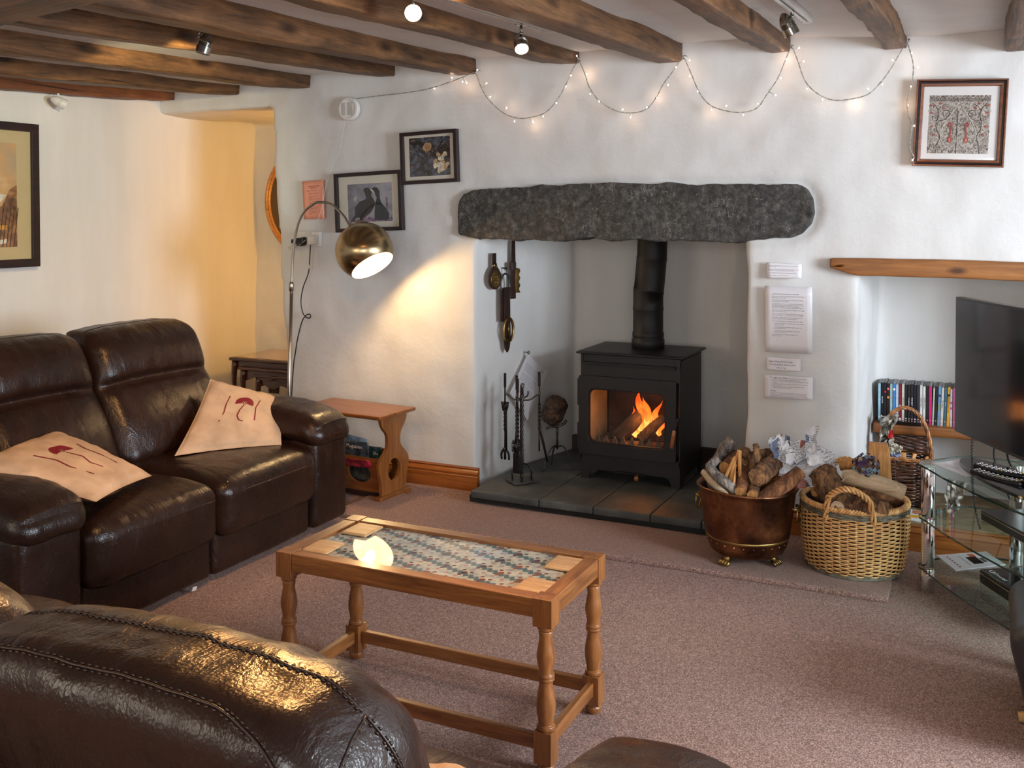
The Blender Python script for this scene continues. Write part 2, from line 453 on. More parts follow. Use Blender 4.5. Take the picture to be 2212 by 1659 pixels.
def text_verts(lines):
    """lines: (string, x, y, size, align) -> flat mesh data in the xy plane"""
    V = []; F = []; n = 0
    for s, x, y, size, al in lines:
        cu = bpy.data.curves.new('lettering', 'FONT'); cu.body = s; cu.size = size; cu.align_x = al; cu.resolution_u = 1
        o = bpy.data.objects.new('lettering', cu); COL.objects.link(o)
        dg = bpy.context.evaluated_depsgraph_get(); dg.update()
        me = bpy.data.meshes.new_from_object(o.evaluated_get(dg))
        for v in me.vertices: V.append((v.co.x + x, v.co.y + y, 0))
        for p in me.polygons: F.append(tuple(i + n for i in p.vertices))
        n += len(me.vertices)
        bpy.data.objects.remove(o); bpy.data.curves.remove(cu); bpy.data.meshes.remove(me)
    return np.array(V), F
def lettering(lines, mat, parent, T, name='lettering'):
    """T maps (x, y) of the sheet to parent-space points"""
    V, F = text_verts(lines)
    if len(V) == 0: return None
    V = np.array([T(p[0], p[1]) for p in V])
    me = bpy.data.meshes.new(name); me.from_pydata(V.tolist(), [], F); me.materials.append(mat)
    o = bpy.data.objects.new(name, me); link(o, parent); return o

# ------------------------------------------------------------------ the shell of the room
def struct(o): o['kind'] = 'structure'; return o
XL = -4.525
def ceil_z(x, y):
    s = min(1, max(0, (x + 1.2) / 1.2)); l = min(1, max(0, (-2.6 - x) / 1.9))
    return 2.218 + 0.036 * min(y, 0.3) - 0.045 * s * s * (3 - 2 * s) - 0.06 * l * l * (3 - 2 * l)
# back wall: solid plaster mass, softened like old limewashed masonry
w = MB()
def wb(x0, x1, y0, y1, z0, z1): w.box(((x0 + x1) / 2, (y0 + y1) / 2, (z0 + z1) / 2), ((x1 - x0) / 2, (y1 - y0) / 2, (z1 - z0) / 2))
w.add([(-3.545, 0.012, -0.1), (-2.37, 0.012, -0.1), (-2.37, 0.36, -0.1), (-3.50, 0.36, -0.1), (-3.685, 0.012, 2.1), (-2.37, 0.012, 2.6), (-2.37, 0.36, 2.6), (-3.62, 0.36, 2.1), (-3.685, 0.012, 2.6), (-3.62, 0.36, 2.6)],
      [(0, 3, 2, 1), (0, 1, 5, 8, 4), (1, 2, 6, 5), (2, 3, 7, 9, 6), (3, 0, 4, 7), (4, 8, 9, 7), (5, 6, 9, 8)])
w.prism([(-2.9, 0.2), (-2.375, 0.012), (-2.155, 0.86), (-2.155, 1.15), (-2.9, 1.15)], -0.1, 2.6)
wb(-4.8, -3.5, 0.012, 1.15, 2.035, 2.6)
wb(-4.8, -2.7, 0.885, 1.15, -0.1, 2.6)
wb(-2.5, -0.6, 0.012, 0.30, 1.315, 2.6)
wb(-2.3, -0.9, 0.86, 1.15, -0.1, 2.6)
wb(-2.4, -0.6, 0.012, 1.15, 2.0, 2.6)
w.prism([(-0.985, 0.012), (-0.505, 0.012), (-0.462, 0.58), (-0.462, 1.15), (-0.985, 1.15)], -0.1, 2.6)
wb(-0.6, 1.25, 0.012, 1.15, 1.165, 2.6)
wb(-0.6, 1.25, 0.58, 1.15, -0.1, 2.6)
wb(-0.6, 1.25, 0.012, 0.8, -0.1, 0.085)
wb(0.36, 2.9, 0.012, 1.15, -0.1, 2.6)  # unseen right jamb, placed close in so it shades the niche back
wall_back = w.build('wall_back', PLASTER)
md = wall_back.modifiers.new('r', 'REMESH'); md.mode = 'VOXEL'; md.voxel_size = 0.018; md.use_smooth_shade = True
md = wall_back.modifiers.new('s', 'SMOOTH'); md.factor = 0.5; md.iterations = 5
bake(wall_back); struct(wall_back)
me = wall_back.data
LINTEL = [(-2.458, 1.325), (-2.466, 1.40), (-2.455, 1.49), (-2.43, 1.53), (-2.38, 1.549), (-2.28, 1.555), (-2.18, 1.562), (-2.1, 1.559), (-2.0, 1.566), (-1.9, 1.564), (-1.8, 1.571), (-1.66, 1.573), (-1.5, 1.568),
          (-1.32, 1.571), (-1.15, 1.563), (-1.0, 1.562), (-0.85, 1.556), (-0.745, 1.552), (-0.712, 1.535), (-0.69, 1.49), (-0.684, 1.43), (-0.70, 1.378), (-0.735, 1.342), (-0.79, 1.325),
          (-0.9, 1.315), (-1.0, 1.296), (-1.15, 1.300), (-1.32, 1.298), (-1.5, 1.304), (-1.66, 1.297), (-1.76, 1.312), (-1.80, 1.306), (-1.9, 1.291), (-2.05, 1.297), (-2.157, 1.294), (-2.27, 1.302), (-2.34, 1.296), (-2.40, 1.312)]
LP = np.array(LINTEL)
co = np.empty(len(me.vertices) * 3); me.vertices.foreach_get('co', co); co = co.reshape(-1, 3)
no = np.empty(len(me.vertices) * 3); me.vertices.foreach_get('normal', no); no = no.reshape(-1, 3)
vis = (co[:, 1] < 1.0)
idx = np.where(vis)[0]
dsp = np.zeros(len(co))
P = co[idx]
dsp[idx] = nz(P, 2.3, 3, 0.016) + nz(P, 8.0, 9, 0.006)
co += no * dsp[:, None]
near = np.where((co[:, 1] < 0.08) & (co[:, 0] > -2.8) & (co[:, 0] < -0.4) & (co[:, 2] > 1.1) & (co[:, 2] < 1.8))[0]
A = LP; B = np.roll(LP, -1, axis=0)
for i in near:
    p = co[i, [0, 2]]; ab = B - A; t = np.clip(((p - A) * ab).sum(1) / (ab ** 2).sum(1), 0, 1)
    dd = np.sqrt((((A + ab * t[:, None]) - p) ** 2).sum(1)).min()
    co[i, 1] += 0.02 * math.exp(-(dd / 0.03) ** 2)
me.vertices.foreach_set('co', co.ravel()); me.update()

def grid_surf(name, fn, nu, nv, mat, parent=None, thick=None):
    V = []; F = []
    for i in range(nu + 1):
        for j in range(nv + 1): V.append(fn(i / nu, j / nv))
    for i in range(nu):
        for j in range(nv):
            a = i * (nv + 1) + j; F.append((a, a + nv + 1, a + nv + 2, a + 1))
    return mesh_obj(name, np.array(V), F, mat, parent)
def lw(u, v):
    y = -6.4 + u * 7.5; z = -0.05 + v * 2.6
    return (XL + 0.014 * mnoise.noise(Vector((y * 1.6, z * 1.6, 4))) + 0.005 * mnoise.noise(Vector((y * 6, z * 6, 8))), y, z)
struct(grid_surf('wall_left', lw, 160, 60, PLASTER))
def cl(u, v):
    x = -4.7 + u * 7.6; y = -6.4 + v * 7.5
    return (x, y, ceil_z(x, y) + 0.012 * mnoise.noise(Vector((x * 1.5, y * 1.5, 0))) + 0.004 * mnoise.noise(Vector((x * 5, y * 5, 2))))
struct(grid_surf('ceiling', cl, 150, 150, PLASTER_SMOOTH))
# walls out of view: side window for daylight, rear windows added as fill
m = MB()
for (y0, y1, z0, z1) in ((-6.4, -2.75, 0, 2.5), (-1.25, 1.1, 0, 2.5), (-2.75, -1.25, 0, 0.85), (-2.75, -1.25, 1.95, 2.5)):
    m.box((2.75, (y0 + y1) / 2, (z0 + z1) / 2), (0.15, (y1 - y0) / 2, (z1 - z0) / 2))
struct(m.build('wall_right', PLASTER))
m = MB()
wins = ((-3.4, -1.8), (-0.4, 1.6))
xs = [-4.7, -3.4, -1.8, -0.4, 1.6, 2.9]
for i in range(5):
    x0, x1 = xs[i], xs[i + 1]
    if (x0, x1) in wins:
        m.box(((x0 + x1) / 2, -6.2, 0.475), ((x1 - x0) / 2, 0.15, 0.475)); m.box(((x0 + x1) / 2, -6.2, 2.3), ((x1 - x0) / 2, 0.15, 0.25))
    else: m.box(((x0 + x1) / 2, -6.2, 1.25), ((x1 - x0) / 2, 0.15, 1.3))
struct(m.build('wall_rear', PLASTER))
WPAINT = plain('window_paint', (0.75, 0.75, 0.73), 0.4)
def window(n, c, half, axis):
    m = MB(); hx, hz_ = half
    def bx(u, z, a, b):
        if axis == 'x': m.box((c[0] + u, c[1], c[2] + z), (a, 0.025, b))
        else: m.box((c[0], c[1] + u, c[2] + z), (0.025, a, b))
    for s in (-1, 1): bx(s * (hx - 0.025), 0, 0.025, hz_); bx(0, s * (hz_ - 0.025), hx, 0.025)
    bx(0, 0, 0.015, hz_); bx(0, 0, hx, 0.015)
    struct(m.build('window_%d' % n, WPAINT))
window(1, (2.78, -2.0, 1.4), (0.75, 0.55), 'y')
window(2, (0.6, -6.25, 1.5), (1.0, 0.55), 'x')
window(3, (-2.6, -6.25, 1.5), (0.8, 0.55), 'x')
m = MB(); m.box((-0.9, -2.65, -0.03), (3.9, 3.8, 0.03)); struct(m.build('floor', CARPET))
# the carpet offcut in front of the hearth
m = MB(); V, F = rbox(1.235, 0.215, 0.009, 0.007, (60, 12, 1), 3)
V = V + np.array([-1.55, -0.460, 0.008])
s = V[:, 1] < -0.3
V[:, 1] += nz(V, 2.0, 5, 0.012); V[:, 0] += nz(V, 3.0, 1, 0.008)
V[:, 2] += 0.004 * np.clip((-0.62 - V[:, 1]) / 0.05, 0, 1) * (V[:, 2] > 0.006)
rug = mesh_obj('rug', V, F, CARPET)
tag(rug, 'thin rose-brown carpet offcut lying on the carpet in front of the slate hearth', 'rug')

# baseboards with an ogee top
def baseboard(name, x0, x1, y, h=0.118):
    prof = [(0, 0), (0.028, 0), (0.028, h * 0.62), (0.022, h * 0.66), (0.027, h * 0.74), (0.020, h * 0.84), (0.011, h * 0.90), (0.016, h * 0.95), (0.006, h), (0, h)]
    m = MB(); n = len(prof)
    v = [(x0, y - a, b) for a, b in prof] + [(x1, y - a, b) for a, b in prof]
    f = [tuple(range(n)), tuple(range(n, 2 * n))[::-1]] + [(i, (i + 1) % n, n + (i + 1) % n, n + i) for i in range(n)]
    m.add(v, f); return struct(m.build(name, PINE, smooth=True, angle=50))
baseboard('baseboard_back', -3.6, -2.345, 0.008)
baseboard('baseboard_niche', -0.99, 2.0, 0.004, 0.108)
# beams
def beam(name, x, wd_, h0, h1, y0, y1, mat, seed, lab, cx=0.0):
    ny = 60; seg = 16; V = []; F = []
    for i in range(ny + 1):
        t = i / ny; y = y0 + (y1 - y0) * t
        hh = h0 + (h1 - h0) * t + 0.010 * mnoise.noise(Vector((seed, y * 1.3, 0)))
        if t < 0.10: hh -= 0.015 * (1 - t / 0.10) ** 2
        ww = wd_ / 2 + 0.007 * mnoise.noise(Vector((seed + 9, y * 1.7, 0)))
        xc = x + cx * t + 0.022 * mnoise.noise(Vector((seed + 4, y * 0.7, 0)))
        zt = ceil_z(x, y) + 0.035; zc = (zt + (ceil_z(x, y) - hh)) / 2; hz_ = (zt - (ceil_z(x, y) - hh)) / 2
        for k in range(seg):
            a = 2 * pi * k / seg + pi / seg; ca, sa = math.cos(a), math.sin(a); e = 0.20
            px = ww * math.copysign(abs(ca) ** e, ca); pz = hz_ * math.copysign(abs(sa) ** e, sa)
            nn = 0.006 * mnoise.noise(Vector((seed + k * 0.9, y * 9, k * 1.3)))
            V.append((xc + px + nn - x, y, zc + pz + nn - 2.15))
    for i in range(ny):
        for k in range(seg): F.append((i * seg + k, i * seg + (k + 1) % seg, (i + 1) * seg + (k + 1) % seg, (i + 1) * seg + k))
    F.append(tuple(range(seg))); F.append(tuple(ny * seg + k for k in range(seg))[::-1])
    o = mesh_obj(name, np.array(V), F, mat); o.location = (x, 0, 2.15)
    tag(o, lab, 'beam', None); return o
BS = [(0.125, 0.12, 0.085, 0.10, 'weathered oak ceiling beam cut by the right edge of the photo', 0.0),
      (-0.357, 0.09, 0.055, 0.085, 'oak ceiling beam whose end holds the last garland hook', -0.03),
      (-0.832, 0.09, 0.055, 0.090, 'ceiling beam ending on the wall above the right end of the stone lintel', 0.0),
      (-1.345, 0.12, 0.080, 0.105, 'thick oak ceiling beam ending above the middle of the stone lintel', 0.0),
      (-1.845, 0.095, 0.055, 0.095, 'oak ceiling beam running behind the two lit spotlights, ending above the lintel left half', 0.0),
      (-2.415, 0.11, 0.070, 0.095, 'oak beam where the garland starts, ending above the flower picture', 0.0),
      (-2.895, 0.095, 0.050, 0.095, 'oak ceiling beam above the unlit nickel spotlight, next beyond the garland start', 0.0),
      (-3.445, 0.095, 0.058, 0.085, 'oak ceiling beam ending left of the white cable reel', 0.0),
      (-3.975, 0.11, 0.050, 0.075, 'oak ceiling beam ending above the alcove opening', 0.0)]
for i, (x, wd_, h0, h1, lab, cx) in enumerate(BS):
    beam('ceiling_beam', x, wd_, h0 + 0.018, h1 + 0.012, 0.06, -5.9, BEAM, 3.7 * i + 1, lab, cx)
beam('ceiling_beam', -4.46, 0.11, 0.062, 0.098, 0.03, -5.9, BEAM_RED, 77.0, 'reddish stained wall beam above the left wall and its painting')
# cross beam, deeper than the joists
V, F = rbox(1.6, 0.14, 0.12, 0.02, (40, 4, 3), 3)
V[:, 2] += nz(V, 2, 3, 0.012); V[:, 1] += nz(V, 2.5, 6, 0.012)
V = V[:, [1, 0, 2]]
o = mesh_obj('cross_beam', V, F, BEAM); o.rotation_euler = (0, 0, math.radians(-101)+pi); o.location = (-3.18, -2.56, 2.085)
tag(o, 'deep oak cross beam in the upper left corner carrying the joists', 'beam')

# ------------------------------------------------------------------ stone lintel
def fill_poly(poly, y_front, y_back, depth_fn, name, mat, parent=None, step=0.02):
    """stone slab: triangulated front with relief, straight sides"""
    bm = bmesh.new()
    vs = [bm.verts.new((x, y_front, z)) for x, z in poly]; f = bm.faces.new(vs)
    r = bmesh.ops.extrude_face_region(bm, geom=[f])
    for g in r['geom']:
        if isinstance(g, bmesh.types.BMVert): g.co.y = y_back
    bmesh.ops.recalc_face_normals(bm, faces=bm.faces)
    me = bpy.data.meshes.new(name); bm.to_mesh(me); bm.free(); me.materials.append(mat)
    o = bpy.data.objects.new(name, me); link(o, parent)
    md = o.modifiers.new('r', 'REMESH'); md.mode = 'VOXEL'; md.voxel_size = 0.009; md.use_smooth_shade = True
    md = o.modifiers.new('s', 'SMOOTH'); md.factor = 0.5; md.iterations = 2
    bake(o); me = o.data
    c = np.empty(len(me.vertices) * 3); me.vertices.foreach_get('co', c); c = c.reshape(-1, 3)
    depth_fn(c); me.vertices.foreach_set('co', c.ravel()); me.update(); return o
def stone_fn(c):
    k = c[:, 1] < 0.2
    P = c[k]
    c[k, 1] += nz(P, 4, 2, 0.014) + nz(P, 14, 5, 0.007) + nz(P, 40, 5, 0.006)
    c[k, 2] += nz(P, 9, 12, 0.010) + nz(P, 30, 12, 0.004)
o = fill_poly(LINTEL, -0.012, 0.33, stone_fn, 'stone_lintel', STONE)
tag(o, 'rough dark grey stone lintel set in the white wall over the fireplace', 'lintel')

# ------------------------------------------------------------------ slate hearth
h = thing('hearth', 'raised slate hearth under the stove, made of dark grey slabs', 'hearth', (-1.6, 0.3, 0))
XJ = [-2.27, -1.905, -1.63, -1.355, -1.12, -0.99]
for i in range(5):
    V, F = rbox((XJ[i + 1] - XJ[i]) / 2 - 0.0022, 0.54, 0.017, 0.004, (8, 16, 1), 2)
    V += np.array([(XJ[i + 1] + XJ[i]) / 2 + 1.6, 0.305 - 0.3, 0.053]); V[:, 2] += nz(V, 9, i, 0.0015)
    if i == 0:
        yy = np.clip(V[:, 1] + 0.3, 0, 1); lim = -2.335 + yy * 0.235 + 1.6
        V[:, 0] = np.where(V[:, 1] + 0.3 > 0.02, np.maximum(V[:, 0], lim), V[:, 0] + (V[:, 0] < -2.2 + 1.6) * -0.0)
    mesh_obj('slab', V, F, SLATE, h)
m = MB(); m.box((0.02, 0.045, 0.017), (0.72, 0.53, 0.018)); m.build('hearth_base', plain('hearth_mortar', (0.03, 0.028, 0.027), 0.9), h)
# dark ledge round the back of the recess
m = MB(); m.box((-1.56, 0.835, 0.10), (0.60, 0.02, 0.045))
o = m.build('trim_1', plain('dark_ledge', (0.045, 0.024, 0.016), 0.7, bstr=0.4), bevel=0.004); struct(o)

# ------------------------------------------------------------------ niche shelf beam and ledge
def plank(name, x0, x1, y0, y1, z0, z1, mat, lab, cat, seed, taper=0):
    V, F = rbox((x1 - x0) / 2, (y1 - y0) / 2, (z1 - z0) / 2, 0.008, (40, 6, 4), 2)
    if taper:
        e = np.clip((-(V[:, 0]) - (x1 - x0) / 2 + 0.11) / 0.11, 0, 1); V[:, 2] += taper * e * (V[:, 2] < 0) * 1.0
    V[:, 2] += nz(V, 3, seed, 0.006); V[:, 1] += nz(V, 4, seed + 3, 0.004)
    o = mesh_obj(name, V, F, mat); o.location = ((x0 + x1) / 2, (y0 + y1) / 2, (z0 + z1) / 2)
    return tag(o, lab, cat)
plank('wooden_lintel', -0.612, 0.52, -0.03, 0.33, 1.158, 1.234, SHELF, 'orange-brown rustic wooden lintel over the niche with the television', 'lintel', 3, 0.035)
plank('wooden_shelf', -0.47, 0.37, 0.385, 0.59, 0.405, 0.452, SIDE_X, 'dark wooden shelf in the niche holding the row of disc cases', 'shelf', 8)

m = MB(); m.box((-0.05, 0.30, 0.098), (0.41, 0.28, 0.010)); struct(m.build('trim_2', plain('niche_board', (0.22, 0.15, 0.075), 0.7, var=0.25, vscale=25), bevel=0.003))

# ------------------------------------------------------------------ leather sofas
def stitches(name, paths, parent, beads=True, r=0.0022, step=0.0075, off=0.0036):
    m = MB()
    for pts, nrm in paths:
        P = [Vector(p) for p in pts]
        m.tube(pts, r, 6)
        if beads:
            acc = 0; last = P[0]
            for i in range(1, len(P)):
                seg_ = P[i] - P[i - 1]; L = seg_.length
                if L < 1e-6: continue
                t = seg_ / L; s = t.cross(Vector(nrm)).normalized()
                acc += L
                if acc >= step:
                    acc = 0
                    for sg in (-1, 1):
                        c = P[i] + s * off * sg
                        m.tube([c - t * 0.0026, c, c + t * 0.0026], [0.0007, 0.0013, 0.0007], 5)
    return m.build(name, THREAD, parent, smooth='all')

def snap(pts, V, F, off=0.0006):
    from mathutils.bvhtree import BVHTree
    t = BVHTree.FromPolygons([tuple(v) for v in V], [tuple(f) for f in F]); out = []
    cen = Vector(np.mean(V, 0))
    for p in pts:
        c, n, i, d = t.find_nearest(Vector(p))
        if n.dot(c - cen) < 0: n = -n
        out.append(tuple(c + n * off))
    return out
def make_sofa(label, loc, rz, hi=False):
    s = thing('leather_sofa', label, 'sofa', loc, (0, 0, rz))
    fine = 2.2 if hi else 1.0
    # base
    for sg in (-1, 1):
        V, F = rbox(0.307, 0.40, 0.095, 0.03, (14, 12, 5))
        V += np.array([sg * 0.3075, 0.42, 0.12]); V[:, 1] -= 0.008 * np.cos(np.clip((V[:, 0] - sg * 0.3075) / 0.307, -1, 1) * pi / 2) * (V[:, 1] < 0.2)
        V += nz(V, 7, sg, 0.004)[:, None] * np.array([0, 1, 0.3])
        mesh_obj('base_panel', V, F, LEATHER, s)
    # arms
    for sg in (-1, 1):
        V, F = rbox(0.127, 0.44, 0.205, 0.035, (8, 20, 8))
        V += np.array([sg * 0.745, 0.44, 0.235]); V += nz(V, 6, sg + 4, 0.006)[:, None] * np.array([1, 1, 0])
        arm = mesh_obj('arm', V, F, LEATHER, s)
        V, F = rbox(0.152, 0.455, 0.075, 0.07, (14, 34, 6), 6)
        t = (V[:, 1] + 0.455) / 0.91
        dro = np.exp(-t / 0.16)
        V[:, 2] = V[:, 2] * (1 - 0.30 * dro) - 0.045 * dro + 0.012 * np.sin(t * pi)
        V[:, 0] *= 1 - 0.10 * dro
        V[:, 2] += (V[:, 2] > 0) * 0.018 * (1 - (V[:, 0] / 0.152) ** 2)
        V += np.array([sg * 0.742, 0.425, 0.478])
        V += nz(V * np.array([1, 2.6, 1]), 9, 2 + sg, 0.006)[:, None] * np.array([0.3, 0.2, 1])
        pad = mesh_obj('arm_pad', V, F, LEATHER, arm)
        pth = []
        for a in np.linspace(-0.13, 0.13, 24):
            pth.append((sg * 0.742 + a, -0.022 + 0.02 * (a / 0.13) ** 2, 0.477 + 0.030 * (1 - (a / 0.135) ** 2)))
        stitches('seam', [(snap(pth, V, F), (0, -1, 0))], pad, beads=False, r=0.0016)
    # seat cushions
    for sg in (-1, 1):
        V, F = rbox(0.307, 0.315, 0.115, 0.055, (int(22 * fine), 24, 7), 5)
        tx = V[:, 0] / 0.307; ty = V[:, 1] / 0.315
        top = np.clip(V[:, 2] / 0.115, 0, 1)
        V[:, 2] += top * 0.022 * (1 - tx ** 4) * (1 - ty ** 4) - top * 0.03 * np.clip(-ty - 0.55, 0, 1) ** 1.2
        V[:, 1] -= 0.020 * (1 - tx ** 4) * np.clip(-ty, 0, 1) * (1 - (V[:, 2] / 0.12) ** 2 * 0.4)
        wv = nz(V * np.array([2.4, 1, 1]), 7, 11 + sg, 0.009) * (0.4 + 0.6 * np.abs(tx) ** 2)
        V[:, 2] += wv; V[:, 1] += wv * 0.5
        V += np.array([sg * 0.309, 0.292, 0.285])
        cu = mesh_obj('seat_cushion', V, F, LEATHER, s)
        p1 = [(sg * 0.309 + a, -0.036 - 0.012 * (1 - (a / 0.3) ** 2), 0.335 + 0.012 * (1 - (a / 0.3) ** 4)) for a in np.linspace(-0.280, 0.280, 50)]
        stitches('seam', [(snap(p1, V, F), (0, -1, 0))], cu, beads=hi, r=0.0018)
    # back cushions
    H = (0.322 if not hi else 0.308, 0.112, 0.275); R = 0.066; SH = 0.322 if not hi else 0.328
    def defo(V, sg):
        q = np.array(V, float); x, y, z = q[:, 0], q[:, 1], q[:, 2]
        sx = x / H[0]; t = np.clip((z + H[2]) / (2 * H[2]), 0, 1); fr = np.clip(-y / H[1], 0, 1); bk = np.clip(y / H[1], 0, 1)
        head = np.sin(np.clip((t - 0.60) / 0.40, 0, 1) * pi) ** 0.8; lum = np.sin(np.clip(t / 0.60, 0, 1) * pi) ** 0.8
        crease = np.exp(-((t - 0.60) / 0.035) ** 2)
        ex = (1 - np.abs(sx) ** 3)
        dy = -fr * (0.040 * head * (0.35 + 0.65 * ex) + 0.050 * lum * ex - 0.030 * crease * (1 - np.abs(sx) ** 8)) + bk * 0.03 * ex * np.sin(t * pi)
        yc = 0.56 + 0.235 * t ** 0.9
        zz = 0.385 + t * (0.535 if hi else 0.55) + (z - np.clip(z, -H[2], H[2]))
        zz = zz - (0.045 if hi else 0.014) * np.abs(sx) ** 5 * t - (fr * 0.0) + 0.010 * (1 - sx ** 2) * t
        xo = x * (1.0 - 0.03 * t + 0.03 * lum)
        th = 1 - 0.12 * t
        out = np.stack([xo + (sg * SH if not hi else sg * 0.308 - 0.045), yc + y * th + dy, zz], 1)
        k = 1.0 if hi else 0.8
        a = nz(out * np.array([3.2, 1.0, 1.0]), 8, 3 + sg * 5, 0.0075 * k); b2 = nz(out * np.array([1.0, 2.2, 1.0]), 15, 8 + sg, 0.004 * k)
        near = np.exp(-((t - 0.58) / 0.10) ** 2) * fr + 0.35 + 0.5 * np.abs(sx) ** 2 * fr + (t > 0.93) * 0.2
        out[:, 1] += -fr * a * near + bk * b2 * 0.6; out[:, 2] += (t > 0.85) * (a * 0.55 + b2 * 0.4)
        return out
    for sg in (-1, 1):
        V, F = rbox(*H, R, (int(26 * fine), 6 if not hi else 14, int(34 * (1.4 if hi else 1))), 8)
        c = mesh_obj('back_cushion', defo(V, sg), F, LEATHER, s)
        def path(q):
            q = np.array(q); return defo(roundq(q, H, R), sg)
        xs_ = np.linspace(-H[0] + 0.03, H[0] - 0.03, 150)
        s1 = path([(x, -0.035, H[2]) for x in xs_]); s2 = path([(x, H[1] - 0.032 + 0.030 * max(0, (abs(x) / H[0] - 0.5) / 0.4) ** 1.5, H[2] - 0.006 - 0.05 * max(0, (abs(x) / H[0] - 0.5) / 0.4) ** 2) if x * sg > 0 else (x, H[1] - 0.032, H[2] - 0.006) for x in xs_])
        paths = [([tuple(p + np.array([0, 0, 0.0006])) for p in s1], (0, 0, 1)), ([tuple(p + np.array([0, 0.001, 0.001])) for p in s2], (0, 0.5, 1))]
        for e in (-1, 1):
            if sg * e < 0: continue
            cr = path([(e * (H[0] - 0.024), y, z) for y, z in zip(np.linspace(-0.035, H[1] - 0.004, 24), np.linspace(H[2], H[2] - 0.052, 24))])
            paths.append(([tuple(p + np.array([0, 0, 0.001])) for p in cr], (0, 0, 1)))
            dn = path([(e * (H[0] - 0.024 + 0.024 * k), -0.035, H[2] - 0.16 * k) for k in np.linspace(0, 1, 30)])
            paths.append(([tuple(p + np.array([e * 0.001, 0, 0.0005])) for p in dn], (e, 0, 0.5)))
            dn = path([(e * (H[0] - 0.024 + 0.024 * k), H[1] - 0.004, H[2] - 0.052 - 0.4 * k) for k in np.linspace(0, 1, 30)])
            paths.append(([tuple(p + np.array([e * 0.001, 0.001, 0.0005])) for p in dn], (e, 1, 0)))
        stitches('stitching', paths, c, beads=hi, r=0.0014 if hi else 0.0016)
        cr = path([(x, -H[1], -H[2] + 0.60 * 2 * H[2]) for x in np.linspace(-0.29, 0.29, 60)])
        stitches('seam', [([tuple(p + np.array([0, -0.0012, 0])) for p in cr], (0, -1, 0))], c, beads=False, r=0.0018)
    # rear frame
    V, F = rbox(0.62, 0.035, 0.30, 0.02, (20, 3, 10), 3); V += np.array([0, 0.875, 0.40])
    mesh_obj('rear_panel', V, F, LEATHER, s)
    return s
sofa = make_sofa('dark brown leather two-seater sofa along the left wall, with two beige cushions', (-2.655, -1.585, 0), pi / 2)
m = MB(); m.box((-0.11, 0.012, 0.020), (0.012, 0.001, 0.008), (0.3, 0.2, 0.1)); m.build('care_tag', WHITEP, sofa, label='small white fabric tag')
sofa2 = make_sofa('dark brown leather sofa seen from behind in the lower left, lamp-lit golden', (-1.215, -2.880, 0), pi, True)

# cushions with a maroon printed motif
LINEN = plain('beige_linen', (0.56, 0.385, 0.245), 0.85, 0, 0.2, var=0.10, vscale=9, bstr=0.25, bscale=300)
MAROON = plain('maroon_print', (0.20, 0.012, 0.020), 0.7, 0, 0.2, var=0.05)
def cushion(name, c, th, label, motif, seed, cat='cushion', group=None):
    c00, c10, c11, c01 = [np.array(p, float) for p in c]
    cen = (c00 + c10 + c11 + c01) / 4
    nrm = np.cross(c10 - c00, c01 - c00); nrm /= np.linalg.norm(nrm)
    def pt(u, v, side=1, lift=0.0):
        p = c00 * (1 - u) * (1 - v) + c10 * u * (1 - v) + c11 * u * v + c01 * (1 - u) * v
        e = (4 * u * (1 - u)) * (4 * v * (1 - v)); h = th * (max(e, 0) ** 0.42)
        # edges pull inwards between the corners
        pull = 0.05 * ((4 * u * (1 - u)) * (1 - 4 * v * (1 - v)) + (4 * v * (1 - v)) * (1 - 4 * u * (1 - u)))
        p = p + (cen - p) * pull
        w_ = 0.006 * mnoise.noise(Vector((u * 5 + seed, v * 5, side))) + 0.004 * mnoise.noise(Vector((u * 11 + v * 6 + seed, v * 4, side * 2)))
        return p + nrm * side * (h + (w_ if e > 0.05 else 0) + lift) - cen
    n = 36; V = []; F = []
    for side in (1, -1):
        b = len(V)
        for i in range(n + 1):
            for j in range(n + 1): V.append(pt(i / n, j / n, side))
        for i in range(n):
            for j in range(n):
                a = b + i * (n + 1) + j; q = (a, a + n + 1, a + n + 2, a + 1); F.append(q if side > 0 else q[::-1])
    o = mesh_obj(name, np.array(V), F, LINEN); o.location = tuple(cen)
    bm = bmesh.new(); bm.from_mesh(o.data); bmesh.ops.remove_doubles(bm, verts=bm.verts, dist=0.0005); bm.to_mesh(o.data); bm.free()
    tag(o, label, cat, group)
    def ribbon(pts, w_):
        m = MB()
        for i in range(len(pts) - 1):
            a = np.array(pts[i]); b = np.array(pts[i + 1]); d = b - a; L = np.linalg.norm(d)
            if L < 1e-6: continue
            k = np.array([-d[1], d[0]]) / L * w_ / 2
            q = [a - k, b - k, b + k, a + k]
            m.add([pt(x, y, 1, 0.0018) for x, y in q], [(0, 1, 2, 3)])
        m.build('printed_motif', MAROON, o)
    def disc(cx, cy, r, a0, a1, n=20, r2=0.0):
        m = MB()
        for i in range(n):
            t0 = a0 + (a1 - a0) * i / n; t1 = a0 + (a1 - a0) * (i + 1) / n
            for k in range(3):
                ra = r2 + (r - r2) * k / 3; rb_ = r2 + (r - r2) * (k + 1) / 3
                m.add([pt(cx + math.cos(t) * rr, cy + math.sin(t) * rr, 1, 0.0018) for t, rr in ((t0, ra), (t0, rb_), (t1, rb_), (t1, ra))], [(0, 1, 2, 3)])
        m.build('printed_motif', MAROON, o)
    motif(ribbon, disc)
    return o
